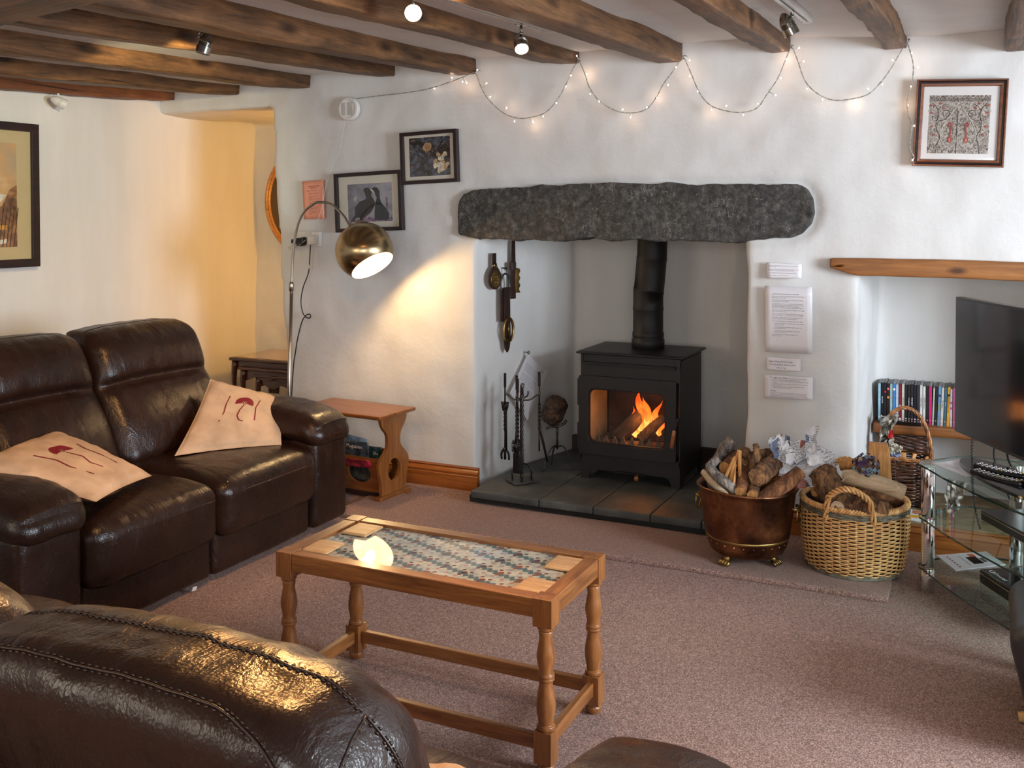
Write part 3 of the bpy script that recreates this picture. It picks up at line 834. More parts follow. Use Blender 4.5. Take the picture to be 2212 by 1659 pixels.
def motif1(R_, D):
    D(0.50, 0.63, 0.105, -0.35, pi + 0.25, r2=0.028); D(0.50, 0.63, 0.022, 0, 2 * pi, 12, 0.012)
    R_([(0.31, 0.74), (0.30, 0.60), (0.31, 0.48), (0.29, 0.33)], 0.012)
    R_([(0.50, 0.60), (0.47, 0.52), (0.46, 0.42), (0.49, 0.35), (0.54, 0.33)], 0.012)
    R_([(0.67, 0.72), (0.64, 0.58), (0.65, 0.47), (0.66, 0.36)], 0.012)
cushion('cushion', [(-3.02, -1.43, 0.425), (-2.775, -1.045, 0.415), (-2.965, -0.775, 0.555), (-3.14, -1.085, 0.685)], 0.055,
        'beige cushion with a maroon motif standing in the far corner of the leather sofa', motif1, 1.0, group='beige cushions with a maroon motif')
def motif2(R_, D):
    D(0.60, 0.50, 0.10, -1.9, 1.75, r2=0.026); D(0.60, 0.50, 0.02, 0, 2 * pi, 12, 0.011)
    R_([(0.62, 0.28), (0.50, 0.33), (0.38, 0.30), (0.22, 0.28)], 0.012)
    R_([(0.57, 0.50), (0.44, 0.48), (0.34, 0.52), (0.24, 0.49)], 0.012)
    R_([(0.68, 0.74), (0.52, 0.70), (0.38, 0.74), (0.20, 0.70)], 0.012)
cushion('cushion', [(-2.81, -1.76, 0.445), (-3.19, -1.865, 0.60), (-3.02, -2.38, 0.60), (-2.64, -2.17, 0.475)], 0.05,
        'beige cushion with a maroon motif lying across the near arm of the sofa', motif2, 5.0, group='beige cushions with a maroon motif')
cushion('cushion', [(-0.645, -3.0, 0.435), (-0.90, -3.02, 0.44), (-0.92, -3.30, 0.50), (-0.62, -3.28, 0.49)], 0.05,
        'pale cushion whose edge shows at the bottom of the photo on the near sofa', lambda r, d: r([(0.4, 0.8), (0.6, 0.8)], 0.01), 9.0)

# ------------------------------------------------------------------ coffee table
ct = thing('coffee_table', 'oak coffee table with turned legs and patterned cloth under a glass top', 'table', (-1.406, -2.052, 0))
TX, TY = 0.432, 0.196
def turned(x, y, name='leg'):
    m = MB(); b = 0.0245
    prof = [(0.0, 0.0), (0.017, 0.001), (0.0225, 0.010), (0.0235, 0.018), (0.018, 0.026), (0.017, 0.030)]
    m.lathe(prof, 20, (x, y, 0))
    m.box((x, y, 0.070), (b, b, 0.042))
    P = [(0.019, 0.111), (0.0235, 0.113), (0.0245, 0.118), (0.0235, 0.123), (0.0185, 0.126), (0.0195, 0.132), (0.0245, 0.160), (0.0255, 0.178), (0.022, 0.205), (0.0175, 0.228), (0.0185, 0.236),
         (0.0225, 0.240), (0.0225, 0.244), (0.0200, 0.246), (0.0225, 0.249), (0.0225, 0.253), (0.019, 0.257), (0.0185, 0.265), (0.0235, 0.290), (0.0245, 0.303), (0.0205, 0.325), (0.0170, 0.345), (0.0195, 0.362),
         (0.0175, 0.366), (0.0225, 0.370), (0.0230, 0.376), (0.020, 0.381)]
    m.lathe(P, 22, (x, y, 0))
    m.box((x, y, 0.4165), (b + 0.002, b + 0.002, 0.0365))
    return m.build(name, OAK_Z, ct, smooth=True, bevel=0.0016)
for sx in (-1, 1):
    for sy in (-1, 1): turned(sx * (TX - 0.0265), sy * (TY - 0.0265))
for sy in (-1, 1):
    m = MB(); m.box((0, sy * (TY - 0.024), 0.4265), (TX - 0.053, 0.0215, 0.0250)); m.build('long_rail', OAK_X, ct, bevel=0.003)
    m = MB(); m.box((0, sy * (TY - 0.027), 0.076), (TX - 0.05, 0.010, 0.019)); m.build('long_stretcher', OAK_X, ct, bevel=0.003)
for sx in (-1, 1):
    m = MB(); m.box((sx * (TX - 0.024), 0, 0.4265), (0.0215, TY - 0.053, 0.0250)); m.build('end_rail', OAK_Y, ct, bevel=0.003)
    m = MB(); m.box((sx * (TX - 0.027), 0, 0.076), (0.010, TY - 0.05, 0.019)); m.build('end_stretcher', OAK_Y, ct, bevel=0.003)
def mk_kilim():
    m, nt, b = _mat('kilim_cloth')
    tc = N(nt, 'ShaderNodeTexCoord'); sp = N(nt, 'ShaderNodeSeparateXYZ'); mp = N(nt, 'ShaderNodeMapping')
    mp.inputs['Rotation'].default_value = (0, 0, 0.36); mp.inputs['Location'].default_value = (3, 3, 0)
    nt.links.new(tc.outputs['Object'], mp.inputs[0]); nt.links.new(mp.outputs[0], sp.inputs[0])
    px = 0.0037
    U = mth(nt, 'FLOOR', mth(nt, 'DIVIDE', sp.outputs[0], px)); Vv = mth(nt, 'FLOOR', mth(nt, 'DIVIDE', sp.outputs[1], px))
    per = 19.0
    tri = mth(nt, 'PINGPONG', U, 3.0)
    vb = mth(nt, 'MODULO', mth(nt, 'ADD', Vv, tri), per)
    band = mth(nt, 'LESS_THAN', vb, 4.5)
    dot = mth(nt, 'MULTIPLY', mth(nt, 'LESS_THAN', mth(nt, 'MODULO', mth(nt, 'ADD', U, 1), 6.0), 0.9), mth(nt, 'COMPARE', mth(nt, 'ADD', vb, 0), 2.0))
    # small stepped motifs between the bands
    def motif(pu, pv, ou, ov, r, seed):
        a = mth(nt, 'ABSOLUTE', mth(nt, 'SUBTRACT', mth(nt, 'MODULO', mth(nt, 'ADD', U, ou), pu), pu / 2))
        c = mth(nt, 'ABSOLUTE', mth(nt, 'SUBTRACT', mth(nt, 'MODULO', mth(nt, 'ADD', Vv, ov), pv), pv / 2))
        return mth(nt, 'LESS_THAN', mth(nt, 'ADD', a, c), r)
    m1 = motif(20.0, per, 0, 7.0, 2.6, 1); m2 = motif(20.0, per, 4, 3.0, 2.2, 2); m3 = motif(20.0, per, 16, 3.0, 2.2, 3); m4 = motif(10.0, per, 5, 16.0, 1.8, 4); m5 = motif(20.0, per, 0, 12.0, 1.6, 5)
    v = mapping(nt)
    cream = ramp(nt, noise(nt, v, 45, 3), [(0.35, (0.33, 0.38, 0.36)), (0.5, (0.52, 0.53, 0.46)), (0.65, (0.66, 0.62, 0.46))])
    dark = ramp(nt, noise(nt, v, 9, 2), [(0.38, (0.035, 0.022, 0.05)), (0.5, (0.13, 0.03, 0.035)), (0.62, (0.30, 0.07, 0.035))])
    lil = ramp(nt, noise(nt, v, 13, 2), [(0.4, (0.36, 0.30, 0.42)), (0.6, (0.45, 0.22, 0.14))])
    col = mix(nt, band, cream, (0.085, 0.145, 0.16))
    col = mix(nt, dot, col, (0.3, 0.38, 0.38))
    col = mix(nt, m4, col, lil)
    for q in (m1, m2, m3, m5): col = mix(nt, q, col, dark)
    wv = N(nt, 'ShaderNodeTexWave'); wv.inputs['Scale'].default_value = 320
    nt.links.new(v, wv.inputs['Vector'])
    col = mix(nt, 0.25, col, ramp(nt, wv.outputs['Fac'], [(0.2, (0.6,) * 3), (0.6, (1, 1, 1))]), 'MULTIPLY')
    nt.links.new(col, b.inputs['Base Color']); b.inputs['Roughness'].default_value = 0.7
    b.inputs['Coat Weight'].default_value = 1.0; b.inputs['Coat Roughness'].default_value = 0.015; b.inputs['Coat IOR'].default_value = 1.55
    return m
m = MB(); m.box((0, 0, 0.4385), (TX - 0.0455, TY - 0.0455, 0.0035)); m.build('patterned_top', mk_kilim(), ct)
KC = [((-1.733, -1.962), 0.0, 'wooden coaster at the far left corner of the coffee table'),
      ((-1.747, -2.144), 0.04, 'orange-toned wooden coaster with rounded corners at the near left of the table'),
      ((-1.050, -1.969), 0.0, 'pale wooden coaster at the far right corner of the coffee table'),
      ((-1.057, -2.162), -0.03, 'pale wooden coaster overlapping the near right corner of the coffee table')]
for i, ((x, y), a, lab) in enumerate(KC):
    V, F = rbox(0.046, 0.051, 0.0042, 0.006 if i != 1 else 0.012, (6, 6, 1), 3)
    V = np.clip(V, (-9, -9, -0.0042), (9, 9, 0.0042))
    o = mesh_obj('coaster', V, F, COASTER); o.location = (x, y, 0.4472); o.rotation_euler = (0, 0, a)
    tag(o, lab, 'coaster', 'wooden coasters on the coffee table')

# ------------------------------------------------------------------ wood stove
SX0, SX1, SY0, SY1 = -0.262, 0.262, 0.0, 0.40
st = thing('wood_stove', 'black steel wood-burning stove with a glass door and a lit fire', 'stove', (-1.612, 0.232, 0.070))
def arch_panel(x0, x1, z0, z1, leg, ah, y, th, axis='x'):
    pts = [(x0, z0), (x0 + leg, z0), (x0 + leg + 0.004, z0 + ah * 0.5), (x0 + leg + 0.016, z0 + ah * 0.88), (x0 + leg + 0.035, z0 + ah),
           (x1 - leg - 0.035, z0 + ah), (x1 - leg - 0.016, z0 + ah * 0.88), (x1 - leg - 0.004, z0 + ah * 0.5), (x1 - leg, z0), (x1, z0), (x1, z1), (x0, z1)]
    m = MB()
    if axis == 'x': m.prism(pts, y, y + th, lambda a, b_, c: (a, c, b_))
    else: m.prism(pts, y, y + th, lambda a, b_, c: (c, a, b_))
    return m
# body: open-fronted firebox shell
m = MB(); t = 0.008
m.box((SX0 + t / 2, 0.20, 0.365), (t / 2, 0.20, 0.265)); m.box((SX1 - t / 2, 0.20, 0.365), (t / 2, 0.20, 0.265))
m.box((0, 0.396, 0.365), (0.254, 0.004, 0.265)); m.box((0, 0.20, 0.120), (0.254, 0.195, 0.004)); m.box((0, 0.20, 0.540), (0.254, 0.195, 0.004))
m.build('body', STOVE, st, bevel=0.002)
arch_panel(SX0, SX1, 0, 0.135, 0.045, 0.048, 0.0, 0.01).build('front_apron', STOVE, st, bevel=0.0015)
arch_panel(0.012, 0.40, 0, 0.105, 0.045, 0.04, SX0, 0.008, 'y').build('side_apron', STOVE, st)
arch_panel(0.012, 0.40, 0, 0.105, 0.045, 0.04, SX1 - 0.008, 0.008, 'y').build('side_apron', STOVE, st)
m = MB(); m.box((0, 0.003, 0.558), (0.262, 0.004, 0.036)); m.box((0, 0.012, 0.620), (0.262, 0.004, 0.022)); m.box((-0.257, 0.004, 0.617), (0.005, 0.006, 0.025)); m.box((0.252, 0.004, 0.617), (0.010, 0.006, 0.025)); m.build('top_front', STOVE, st, bevel=0.001)
m = MB(); m.box((-0.005, -0.004, 0.595), (0.245, 0.010, 0.007)); m.build('heat_slot', FLUE, st, bevel=0.001)
V, F = rbox(0.283, 0.222, 0.0062, 0.006, (8, 8, 1), 2); V += np.array([-0.002, 0.205, 0.647]); mesh_obj('top_plate', V, F, STOVE, st)
# door with rounded glass opening
def rr(x0, x1, z0, z1, r, n=7):
    P = []
    for cx, cz, a in ((x1 - r, z1 - r, 0), (x0 + r, z1 - r, 90), (x0 + r, z0 + r, 180), (x1 - r, z0 + r, 270)):
        for i in range(n + 1):
            t_ = math.radians(a + 90 * i / n); P.append((cx + r * math.cos(t_), cz + r * math.sin(t_)))
    return P
def ring(out, inn, y0, y1, m):
    n = len(out); v = [(x, y, z) for L, y in ((out, y0), (inn, y0), (inn, y1), (out, y1)) for x, z in L]
    f = []
    for k in range(4):
        a = k * n; c = ((k + 1) % 4) * n
        f += [(a + i, a + (i + 1) % n, c + (i + 1) % n, c + i) for i in range(n)]
    m.add(v, f)
m = MB(); ring(rr(-0.267, 0.246, 0.128, 0.532, 0.010), rr(-0.216, 0.192, 0.188, 0.468, 0.040), -0.020, 0.0, m)
door = m.build('door', STOVE, st, bevel=0.0025)
m = MB(); ring(rr(-0.220, 0.196, 0.184, 0.472, 0.042), rr(-0.210, 0.186, 0.194, 0.462, 0.036), -0.012, 0.004, m); m.build('glass_seal', FLUE, door)
m = MB(); m.prism(rr(-0.212, 0.188, 0.192, 0.464, 0.037), -0.004, -0.001, lambda a, b_, c: (a, c, b_)); m.build('glass_pane', CLEAR, door)
for z0, z1 in ((0.376, 0.514), (0.153, 0.288)):
    m = MB(); m.box((-0.270, -0.008, (z0 + z1) / 2), (0.006, 0.008, (z1 - z0) / 2)); m.build('hinge', STOVE, door, bevel=0.003)
m = MB(); m.lathe([(0.010, -0.012), (0.012, -0.006), (0.012, 0.006), (0.008, 0.012)], 14, (0, 0, 0)); V_ = m.v[0]; m.v[0] = V_[:, [0, 2, 1]] + np.array([0.258, -0.026, 0.345])
m.tube([(0.258, -0.03, 0.345), (0.254, -0.045, 0.322), (0.248, -0.052, 0.296)], 0.005, 8); m.build('handle_arm', FLUE, st, smooth=True)
m = MB(); pa, pb = Vector((0.249, -0.052, 0.300)), Vector((0.235, -0.058, 0.213))
m.tube([pa + (pb - pa) * k for k in (0, 0.03, 0.3, 0.7, 0.95, 1.0)], [0.006, 0.0082, 0.0095, 0.0105, 0.0105, 0.008], 14); m.build('handle_grip', OAK_Z, st, smooth=True, label='wooden grip')
m = MB(); m.box((0.005, -0.006, 0.052), (0.085, 0.008, 0.0025)); 
for k in range(6): m.box((-0.05 + k * 0.02, -0.010, 0.057), (0.0015, 0.004, 0.003))
m.build('air_slide', FLUE, st)
m = MB(); m.tube([(0.048, -0.006, 0.050), (0.048, -0.022, 0.045)], 0.0035, 8)
m.lathe([(0.0, -0.014), (0.008, -0.012), (0.0125, -0.004), (0.0125, 0.004), (0.008, 0.012), (0, 0.014)], 14, (0.048, -0.032, 0.036)); m.build('air_knob', OAK_Z, st, smooth=True, label='small wooden knob')
# firebox lining, grate, logs and flames
BRICKM = plain('firebrick', (0.42, 0.33, 0.19), 0.85, 0, 0.2, var=0.15, vscale=6, bstr=0.3, bscale=30)
SOOT = plain('sooty_lining', (0.05, 0.028, 0.018), 0.9, 0, 0.2, var=0.4, vscale=5)
m = MB(); m.box((-0.238, 0.165, 0.33), (0.010, 0.140, 0.18)); m.build('side_firebrick', BRICKM, st, bevel=0.004)
m = MB(); m.box((0.238, 0.165, 0.33), (0.010, 0.140, 0.18)); m.build('side_firebrick', SOOT, st, bevel=0.004)
m = MB(); m.box((0, 0.325, 0.33), (0.225, 0.010, 0.18)); m.build('rear_firebrick', SOOT, st, bevel=0.004)
m = MB(); m.box((0, 0.16, 0.155), (0.228, 0.15, 0.020)); m.build('ash_bed', plain('ash', (0.16, 0.12, 0.09), 0.95, var=0.3, vscale=30, bstr=0.8, bscale=80), st)
m = MB()
pts = [(-0.205, 0.17)]
for k in range(9):
    x = -0.185 + k * 0.046; pts += [(x - 0.014, 0.185), (x, 0.222), (x + 0.005, 0.222), (x + 0.018, 0.185)]
pts += [(0.205, 0.17)]
m.prism(pts, 0.03, 0.040, lambda a, b_, c: (a, c, b_)); m.build('log_guard', plain('cast_guard', (0.13, 0.10, 0.075), 0.8, 0.2, var=0.3), st)
CHAR = mk_bark('charred_log', (0.006, 0.005, 0.005), (0.07, 0.045, 0.03), 4)
for k, (a, b_, w_) in enumerate((((-0.10, 0.10, 0.20), (0.015, 0.20, 0.33), 0.040), ((0.03, 0.09, 0.20), (0.135, 0.16, 0.315), 0.034), ((-0.17, 0.20, 0.20), (0.16, 0.24, 0.20), 0.045))):
    m = MB(); a = Vector(a); b_ = Vector(b_); m.tube([a, a * 0.5 + b_ * 0.5 + Vector((0.004, 0, 0.006)), b_], [w_, w_ * 1.05, w_ * 0.9], 4 if k == 1 else 7, twist=0.2)
    m.build('burning_log', CHAR if k != 1 else mk_bark('split_log', (0.03, 0.016, 0.008), (0.22, 0.12, 0.05), 4), st, bevel=0.003)
def mk_flame():
    m = bpy.data.materials.new('flame'); m.use_nodes = True; nt = m.node_tree; nt.nodes.clear()
    out = N(nt, 'ShaderNodeOutputMaterial'); em = N(nt, 'ShaderNodeEmission'); tr = N(nt, 'ShaderNodeBsdfTransparent'); mx = N(nt, 'ShaderNodeMixShader')
    tc = N(nt, 'ShaderNodeTexCoord'); sp = N(nt, 'ShaderNodeSeparateXYZ'); nt.links.new(tc.outputs['Generated'], sp.inputs[0])
    v = mapping(nt, (22, 22, 6)); n = noise(nt, v, 1.2, 4, 0.6, 1.5)
    f = mth(nt, 'ADD', mth(nt, 'MULTIPLY', n, 0.8), mth(nt, 'MULTIPLY', sp.outputs[2], 0.35))
    nt.links.new(ramp(nt, f, [(0.34, (1.0, 0.36, 0.08)), (0.50, (1.0, 0.13, 0.014)), (0.75, (0.8, 0.045, 0.004))]), em.inputs[0])
    em.inputs[1].default_value = 2.6
    nt.links.new(ramp(nt, f, [(0.45, (0.9,) * 3), (0.85, (0.15,) * 3)]), mx.inputs[0])
    nt.links.new(tr.outputs[0], mx.inputs[1]); nt.links.new(em.outputs[0], mx.inputs[2]); nt.links.new(mx.outputs[0], out.inputs[0]); return m
FLAME = mk_flame()
for k, (x, y, z, h, r, lean) in enumerate(((0.035, 0.16, 0.285, 0.21, 0.032, -0.04), (0.085, 0.15, 0.28, 0.165, 0.020, 0.03), (-0.025, 0.17, 0.23, 0.17, 0.028, -0.02), (0.115, 0.14, 0.255, 0.11, 0.016, 0.035), (0.01, 0.19, 0.26, 0.19, 0.035, 0.01))):
    m = MB(); P = []; R_ = []
    for i in range(14):
        t_ = i / 13; P.append((x + lean * t_ + 0.012 * math.sin(t_ * 7 + k), y + 0.008 * math.sin(t_ * 5 + k), z + 0.92 * h * t_ - 0.03)); R_.append(max(0.0006, 1.2 * r * (math.sin(pi * min(1, t_ * 0.9 + 0.14)) ** 0.9) * (1 - 0.55 * t_)))
    m.tube(P, R_, 10, flat=0.6); m.build('flame', FLAME, st, smooth='all')
light('fire_glow', 'POINT', (-1.58, 0.34, 0.40), 1.2, (1.0, 0.32, 0.07), 0.05)
# flue pipe
m = MB()
def flue(pts_r): m.tube([p for p, r in pts_r], [r for p, r in pts_r], 28)
flue([((0, 0, 0), 0.086), ((0, 0, 0.05), 0.086), ((0, 0, 0.055), 0.080), ((0, 0, 0.062), 0.083), ((0, 0, 0.085), 0.083), ((0, 0, 0.09), 0.079), ((0, 0, 0.20), 0.079), ((0, 0, 0.205), 0.081), ((0, 0, 0.215), 0.081), ((0, 0, 0.22), 0.079), ((0.0, 0, 0.30), 0.079),
      ((0.003, 0, 0.305), 0.082), ((0.004, 0, 0.315), 0.079), ((0.012, 0, 0.40), 0.079), ((0.018, 0, 0.47), 0.079), ((0.019, 0, 0.475), 0.081), ((0.02, 0, 0.485), 0.078), ((0.02, 0.01, 0.60), 0.078), ((0.02, 0.02, 1.2), 0.078)])
o = m.build('flue_pipe', FLUE, st, smooth='all'); o.location = (0.012, 0.265, 0.650)

# ------------------------------------------------------------------ copper log bucket
bk = thing('copper_bucket', 'aged copper log bucket on brass paw feet, full of firewood', 'bucket', (-0.873, -0.450, 0.017))
prof = [(0.0, 0.030), (0.10, 0.028), (0.130, 0.031), (0.148, 0.043), (0.160, 0.070), (0.164, 0.098), (0.166, 0.100), (0.170, 0.112), (0.176, 0.150), (0.186, 0.22), (0.192, 0.275), (0.196, 0.292), (0.203, 0.296), (0.205, 0.302), (0.201, 0.307), (0.192, 0.302), (0.186, 0.285), (0.178, 0.2), (0.165, 0.11), (0.15, 0.075), (0.0, 0.06)]
m = MB(); m.lathe(prof, 72); v = m.v[0]; ang = np.arctan2(v[:, 1], v[:, 0]); v[:, 2] += (v[:, 2] > 0.27) * 0.003 * np.sin(ang * 3 + 1); v += nz(v, 12, 3, 0.0018)[:, None] * np.array([1, 1, 0])
m.build('bowl', COPPER, bk, smooth=True, angle=60)
m = MB(); m.lathe([(0.1625, 0.098), (0.168, 0.098), (0.170, 0.103), (0.168, 0.107), (0.164, 0.107)], 72); m.build('band', BRASS, bk, smooth=True, angle=60, label='thin brass seam band')
for k in range(26):
    a = 2 * pi * k / 26; m = MB(); c = (0.1605 * math.cos(a), 0.1605 * math.sin(a), 0.083)
    m.lathe([(0.0062, 0), (0.006, 0.002), (0.004, 0.0045), (0, 0.0055)], 8); v = m.v[0]; R_ = np.array(Euler((0, pi / 2, a)).to_matrix()); m.v[0] = v @ R_.T + np.array(c)
    m.build('rivet', COPPER, bk, smooth='all')
def paw(a):
    m = MB(); c = np.array([0.118 * math.cos(a), 0.135 * math.sin(a), 0]); o = np.array([math.cos(a), math.sin(a), 0]); s = np.array([-o[1], o[0], 0])
    m.tube([c + o * -0.015 + [0, 0, 0.040], c + o * 0.0 + [0, 0, 0.030], c + o * 0.010 + [0, 0, 0.018]], [0.012, 0.012, 0.015], 10)
    for t in (-0.018, -0.006, 0.006, 0.018):
        m.tube([c + o * 0.006 + s * t * 0.8 + [0, 0, 0.020], c + o * 0.022 + s * t * 1.1 + [0, 0, 0.015], c + o * 0.030 + s * t * 1.2 + [0, 0, 0.006]], [0.008, 0.0075, 0.005], 8)
    return m.build('paw_foot', BRASS, bk, smooth='all')
for a in (-2.02, -0.35, 1.55): paw(a)
for a, s_ in ((-0.10, 1), (pi - 0.1, 1)):
    m = MB(); c = np.array([0.200 * math.cos(a), 0.200 * math.sin(a), 0.235]); o = np.array([math.cos(a), math.sin(a), 0]); s = np.array([-o[1], o[0], 0])
    m.tube([c + s * 0.030 - o * 0.010, c + s * 0.030 + o * 0.006, c + o * 0.008, c - s * 0.030 + o * 0.006, c - s * 0.030 - o * 0.010], 0.006, 8)
    m.tube([c + s * 0.028 * math.cos(t) + o * 0.010 + np.array([0, 0, -0.028 - 0.030 * math.sin(t)]) for t in np.linspace(-pi / 2, 1.5 * pi, 22)], 0.0035, 8)
    m.build('ring_handle', BRASS, bk, smooth='all')

# ------------------------------------------------------------------ logs, kindling, newspaper
BARK1 = mk_bark('brown_bark', (0.035, 0.014, 0.007), (0.40, 0.20, 0.085), 6)
BARK2 = mk_bark('grey_driftwood', (0.045, 0.035, 0.032), (0.50, 0.42, 0.36), 5)
BARK3 = mk_bark('smooth_bark', (0.09, 0.030, 0.012), (0.42, 0.18, 0.07), 4)
CUT = wood('cut_wood', (0.36, 0.13, 0.035), (0.80, 0.42, 0.14), 'z', 3.0, 0.6, bstr=0.5)
CUT_PALE = wood('pale_split_wood', (0.38, 0.26, 0.15), (0.76, 0.60, 0.40), 'x', 2.2, 0.65, bstr=0.5)
CUT_END = mk_bark('log_end', (0.16, 0.065, 0.025), (0.62, 0.34, 0.16), 14)
def log(name, pts, rad, mat, label, cat='log', group=None, seg=14, flat=1.0, endm=None, seed=0, rough_=0.10, half=None):
    P = [Vector(p) for p in smooth_path(pts, 7)]; n = len(P); cen = sum(P, Vector()) / n
    R_ = np.interp(np.linspace(0, 1, n), np.linspace(0, 1, len(rad)), rad) if hasattr(rad, '__len__') else [rad] * n
    m = MB(); m.tube([p - cen for p in P], list(R_), seg, flat=flat, cap=False)
    v = m.v[0]; c = np.array([p - cen for p in P])
    for i in range(n):
        for k in range(seg):
            q = v[i * seg + k]; d = q - c[i]; f = 1 + rough_ * 1.6 * mnoise.noise(Vector((k * 1.3 + seed, i * 0.25, seed))) + rough_ * mnoise.noise(Vector((k * 3.1, i * 0.9, seed + 4)))
            if half is not None:
                a = 2 * pi * k / seg
                if math.sin(a + half) < -0.25: f *= 0.25 / max(0.25, -math.sin(a + half))
            v[i * seg + k] = c[i] + d * f
    o = m.build(name, mat, smooth='all'); o.location = cen
    for e, (i, s) in enumerate(((0, 1), (n - 1, -1))):
        m2 = MB(); t = (P[1] - P[0]) if i == 0 else (P[-2] - P[-1]); t.normalize()
        ring_ = v[i * seg:(i + 1) * seg]; cc = ring_.mean(0) - np.array(t) * 0.0012
        L = [cc + (q - cc) * k - np.array(t) * 0.0005 for k in (0.5, 0.97) for q in ring_]
        F = [(j, (j + 1) % seg, seg + (j + 1) % seg, seg + j) for j in range(seg)] + [tuple(range(seg))]
        m2.add(L, F); m2.build('cut_end', endm or CUT_END, o)
    return tag(o, label, cat, group)
G1 = 'firewood in the copper bucket'
log('driftwood_branch', [(-0.945, -0.40, 0.480), (-0.972, -0.41, 0.452), (-0.995, -0.42, 0.415), (-1.03, -0.44, 0.36), (-1.02, -0.45, 0.25)], [0.024, 0.027, 0.019, 0.017, 0.015], BARK2, 'grey knobbly branch rising highest at the left of the copper bucket', 'branch', G1, 16, seed=2, rough_=0.22)
log('driftwood_branch', [(-0.975, -0.53, 0.430), (-1.00, -0.56, 0.398), (-0.945, -0.585, 0.360), (-0.90, -0.58, 0.330), (-0.86, -0.56, 0.300)], [0.017, 0.019, 0.020, 0.019, 0.018], BARK2, 'bent grey bark-stripped branch slanting across the front left of the copper bucket', 'branch', G1, 14, seed=5, rough_=0.2)
log('bark_slab', [(-1.035, -0.545, 0.375), (-0.985, -0.575, 0.343), (-0.925, -0.59, 0.300)], [0.014, 0.019, 0.016], CUT_PALE, 'striped pale split log at the left rim of the copper bucket', 'log', G1, 10, flat=0.6, seed=8)
log('firewood_log', [(-0.805, -0.585, 0.388), (-0.790, -0.50, 0.395), (-0.775, -0.36, 0.40)], [0.037, 0.041, 0.040], BARK1, 'round log with its rough cut end facing out of the copper bucket', 'log', G1, 20, seed=3)
log('firewood_log', [(-0.655, -0.50, 0.405), (-0.70, -0.545, 0.365), (-0.765, -0.575, 0.315), (-0.80, -0.58, 0.27)], [0.026, 0.030, 0.031, 0.03], BARK3, 'smooth reddish-brown log lying against the right rim of the copper bucket', 'log', G1, 18, seed=9, rough_=0.07)
log('firewood_log', [(-0.868, -0.60, 0.325), (-0.875, -0.50, 0.36), (-0.88, -0.40, 0.37)], [0.024, 0.03, 0.03], BARK3, 'small log end low in the middle of the copper bucket, below the kindling', 'log', G1, 14, seed=14, endm=CUT)
log('firewood_log', [(-0.820, -0.605, 0.318), (-0.83, -0.50, 0.34), (-0.84, -0.42, 0.35)], [0.022, 0.026, 0.028], BARK1, 'small bark-edged log low at the front rim, just right of the middle', 'log', G1, 14, seed=19, endm=CUT)
log('firewood_log', [(-0.95, -0.50, 0.385), (-0.93, -0.42, 0.40), (-0.90, -0.34, 0.41)], [0.030, 0.036, 0.036], BARK3, 'tan log behind the kindling in the copper bucket', 'log', G1, 16, seed=23, endm=CUT)
log('firewood_log', [(-0.88, -0.46, 0.405), (-0.85, -0.40, 0.415), (-0.80, -0.34, 0.42)], [0.026, 0.033, 0.03], BARK1, 'dark log between the kindling and the twisted root', 'log', G1, 14, seed=27)
log('twisted_root', [(-0.900, -0.45, 0.452), (-0.872, -0.47, 0.446), (-0.846, -0.48, 0.430)], [0.012, 0.021, 0.016], BARK1, 'knotted brown wood piece beside the upright twisted root', 'branch', G1, 12, seed=29, rough_=0.35)
log('twisted_root', [(-0.835, -0.48, 0.495), (-0.828, -0.49, 0.462), (-0.832, -0.50, 0.43), (-0.841, -0.52, 0.395), (-0.828, -0.54, 0.345), (-0.815, -0.52, 0.30)], [0.011, 0.013, 0.020, 0.012, 0.011, 0.009], BARK1, 'upright twisted root rising from the middle of the copper bucket', 'branch', G1, 12, seed=31, rough_=0.35)
def stick(a, b, w1, w2, label, rot=0.0, g=G1):
    a, b = Vector(a), Vector(b); d = b - a; L = d.length; V, F = rbox(w1, w2, L / 2, 0.0015, (2, 2, 6), 2)
    t = V[:, 2] / (L / 2); V[:, 0] *= 0.75 + 0.25 * np.cos(t * 1.6 + rot * 4); V[:, 0] += nz(V, 20, rot * 9, 0.003); V[:, 0] -= (t > 0.8) * (V[:, 1] > 0) * 0.004
    o = mesh_obj('kindling_stick', V, F, CUT); o.location = (a + b) / 2
    o.rotation_euler = (d.to_track_quat('Z', 'Y') @ Euler((0, 0, rot)).to_quaternion()).to_euler(); return tag(o, label, 'stick', g)
stick((-0.920, -0.545, 0.345), (-0.905, -0.49, 0.455), 0.008, 0.006, 'orange split kindling stick, tallest of the bunch in the copper bucket', 0.3)
stick((-0.880, -0.55, 0.350), (-0.897, -0.495, 0.466), 0.011, 0.005, 'broad orange split kindling stick leaning right of the bunch', 0.9)
stick((-0.945, -0.55, 0.350), (-0.913, -0.50, 0.440), 0.006, 0.006, 'thin leaning kindling stick at the left of the bunch', 0.1)
stick((-0.900, -0.575, 0.348), (-0.908, -0.51, 0.410), 0.005, 0.005, 'short thin kindling stick low in the bunch', 0.5)

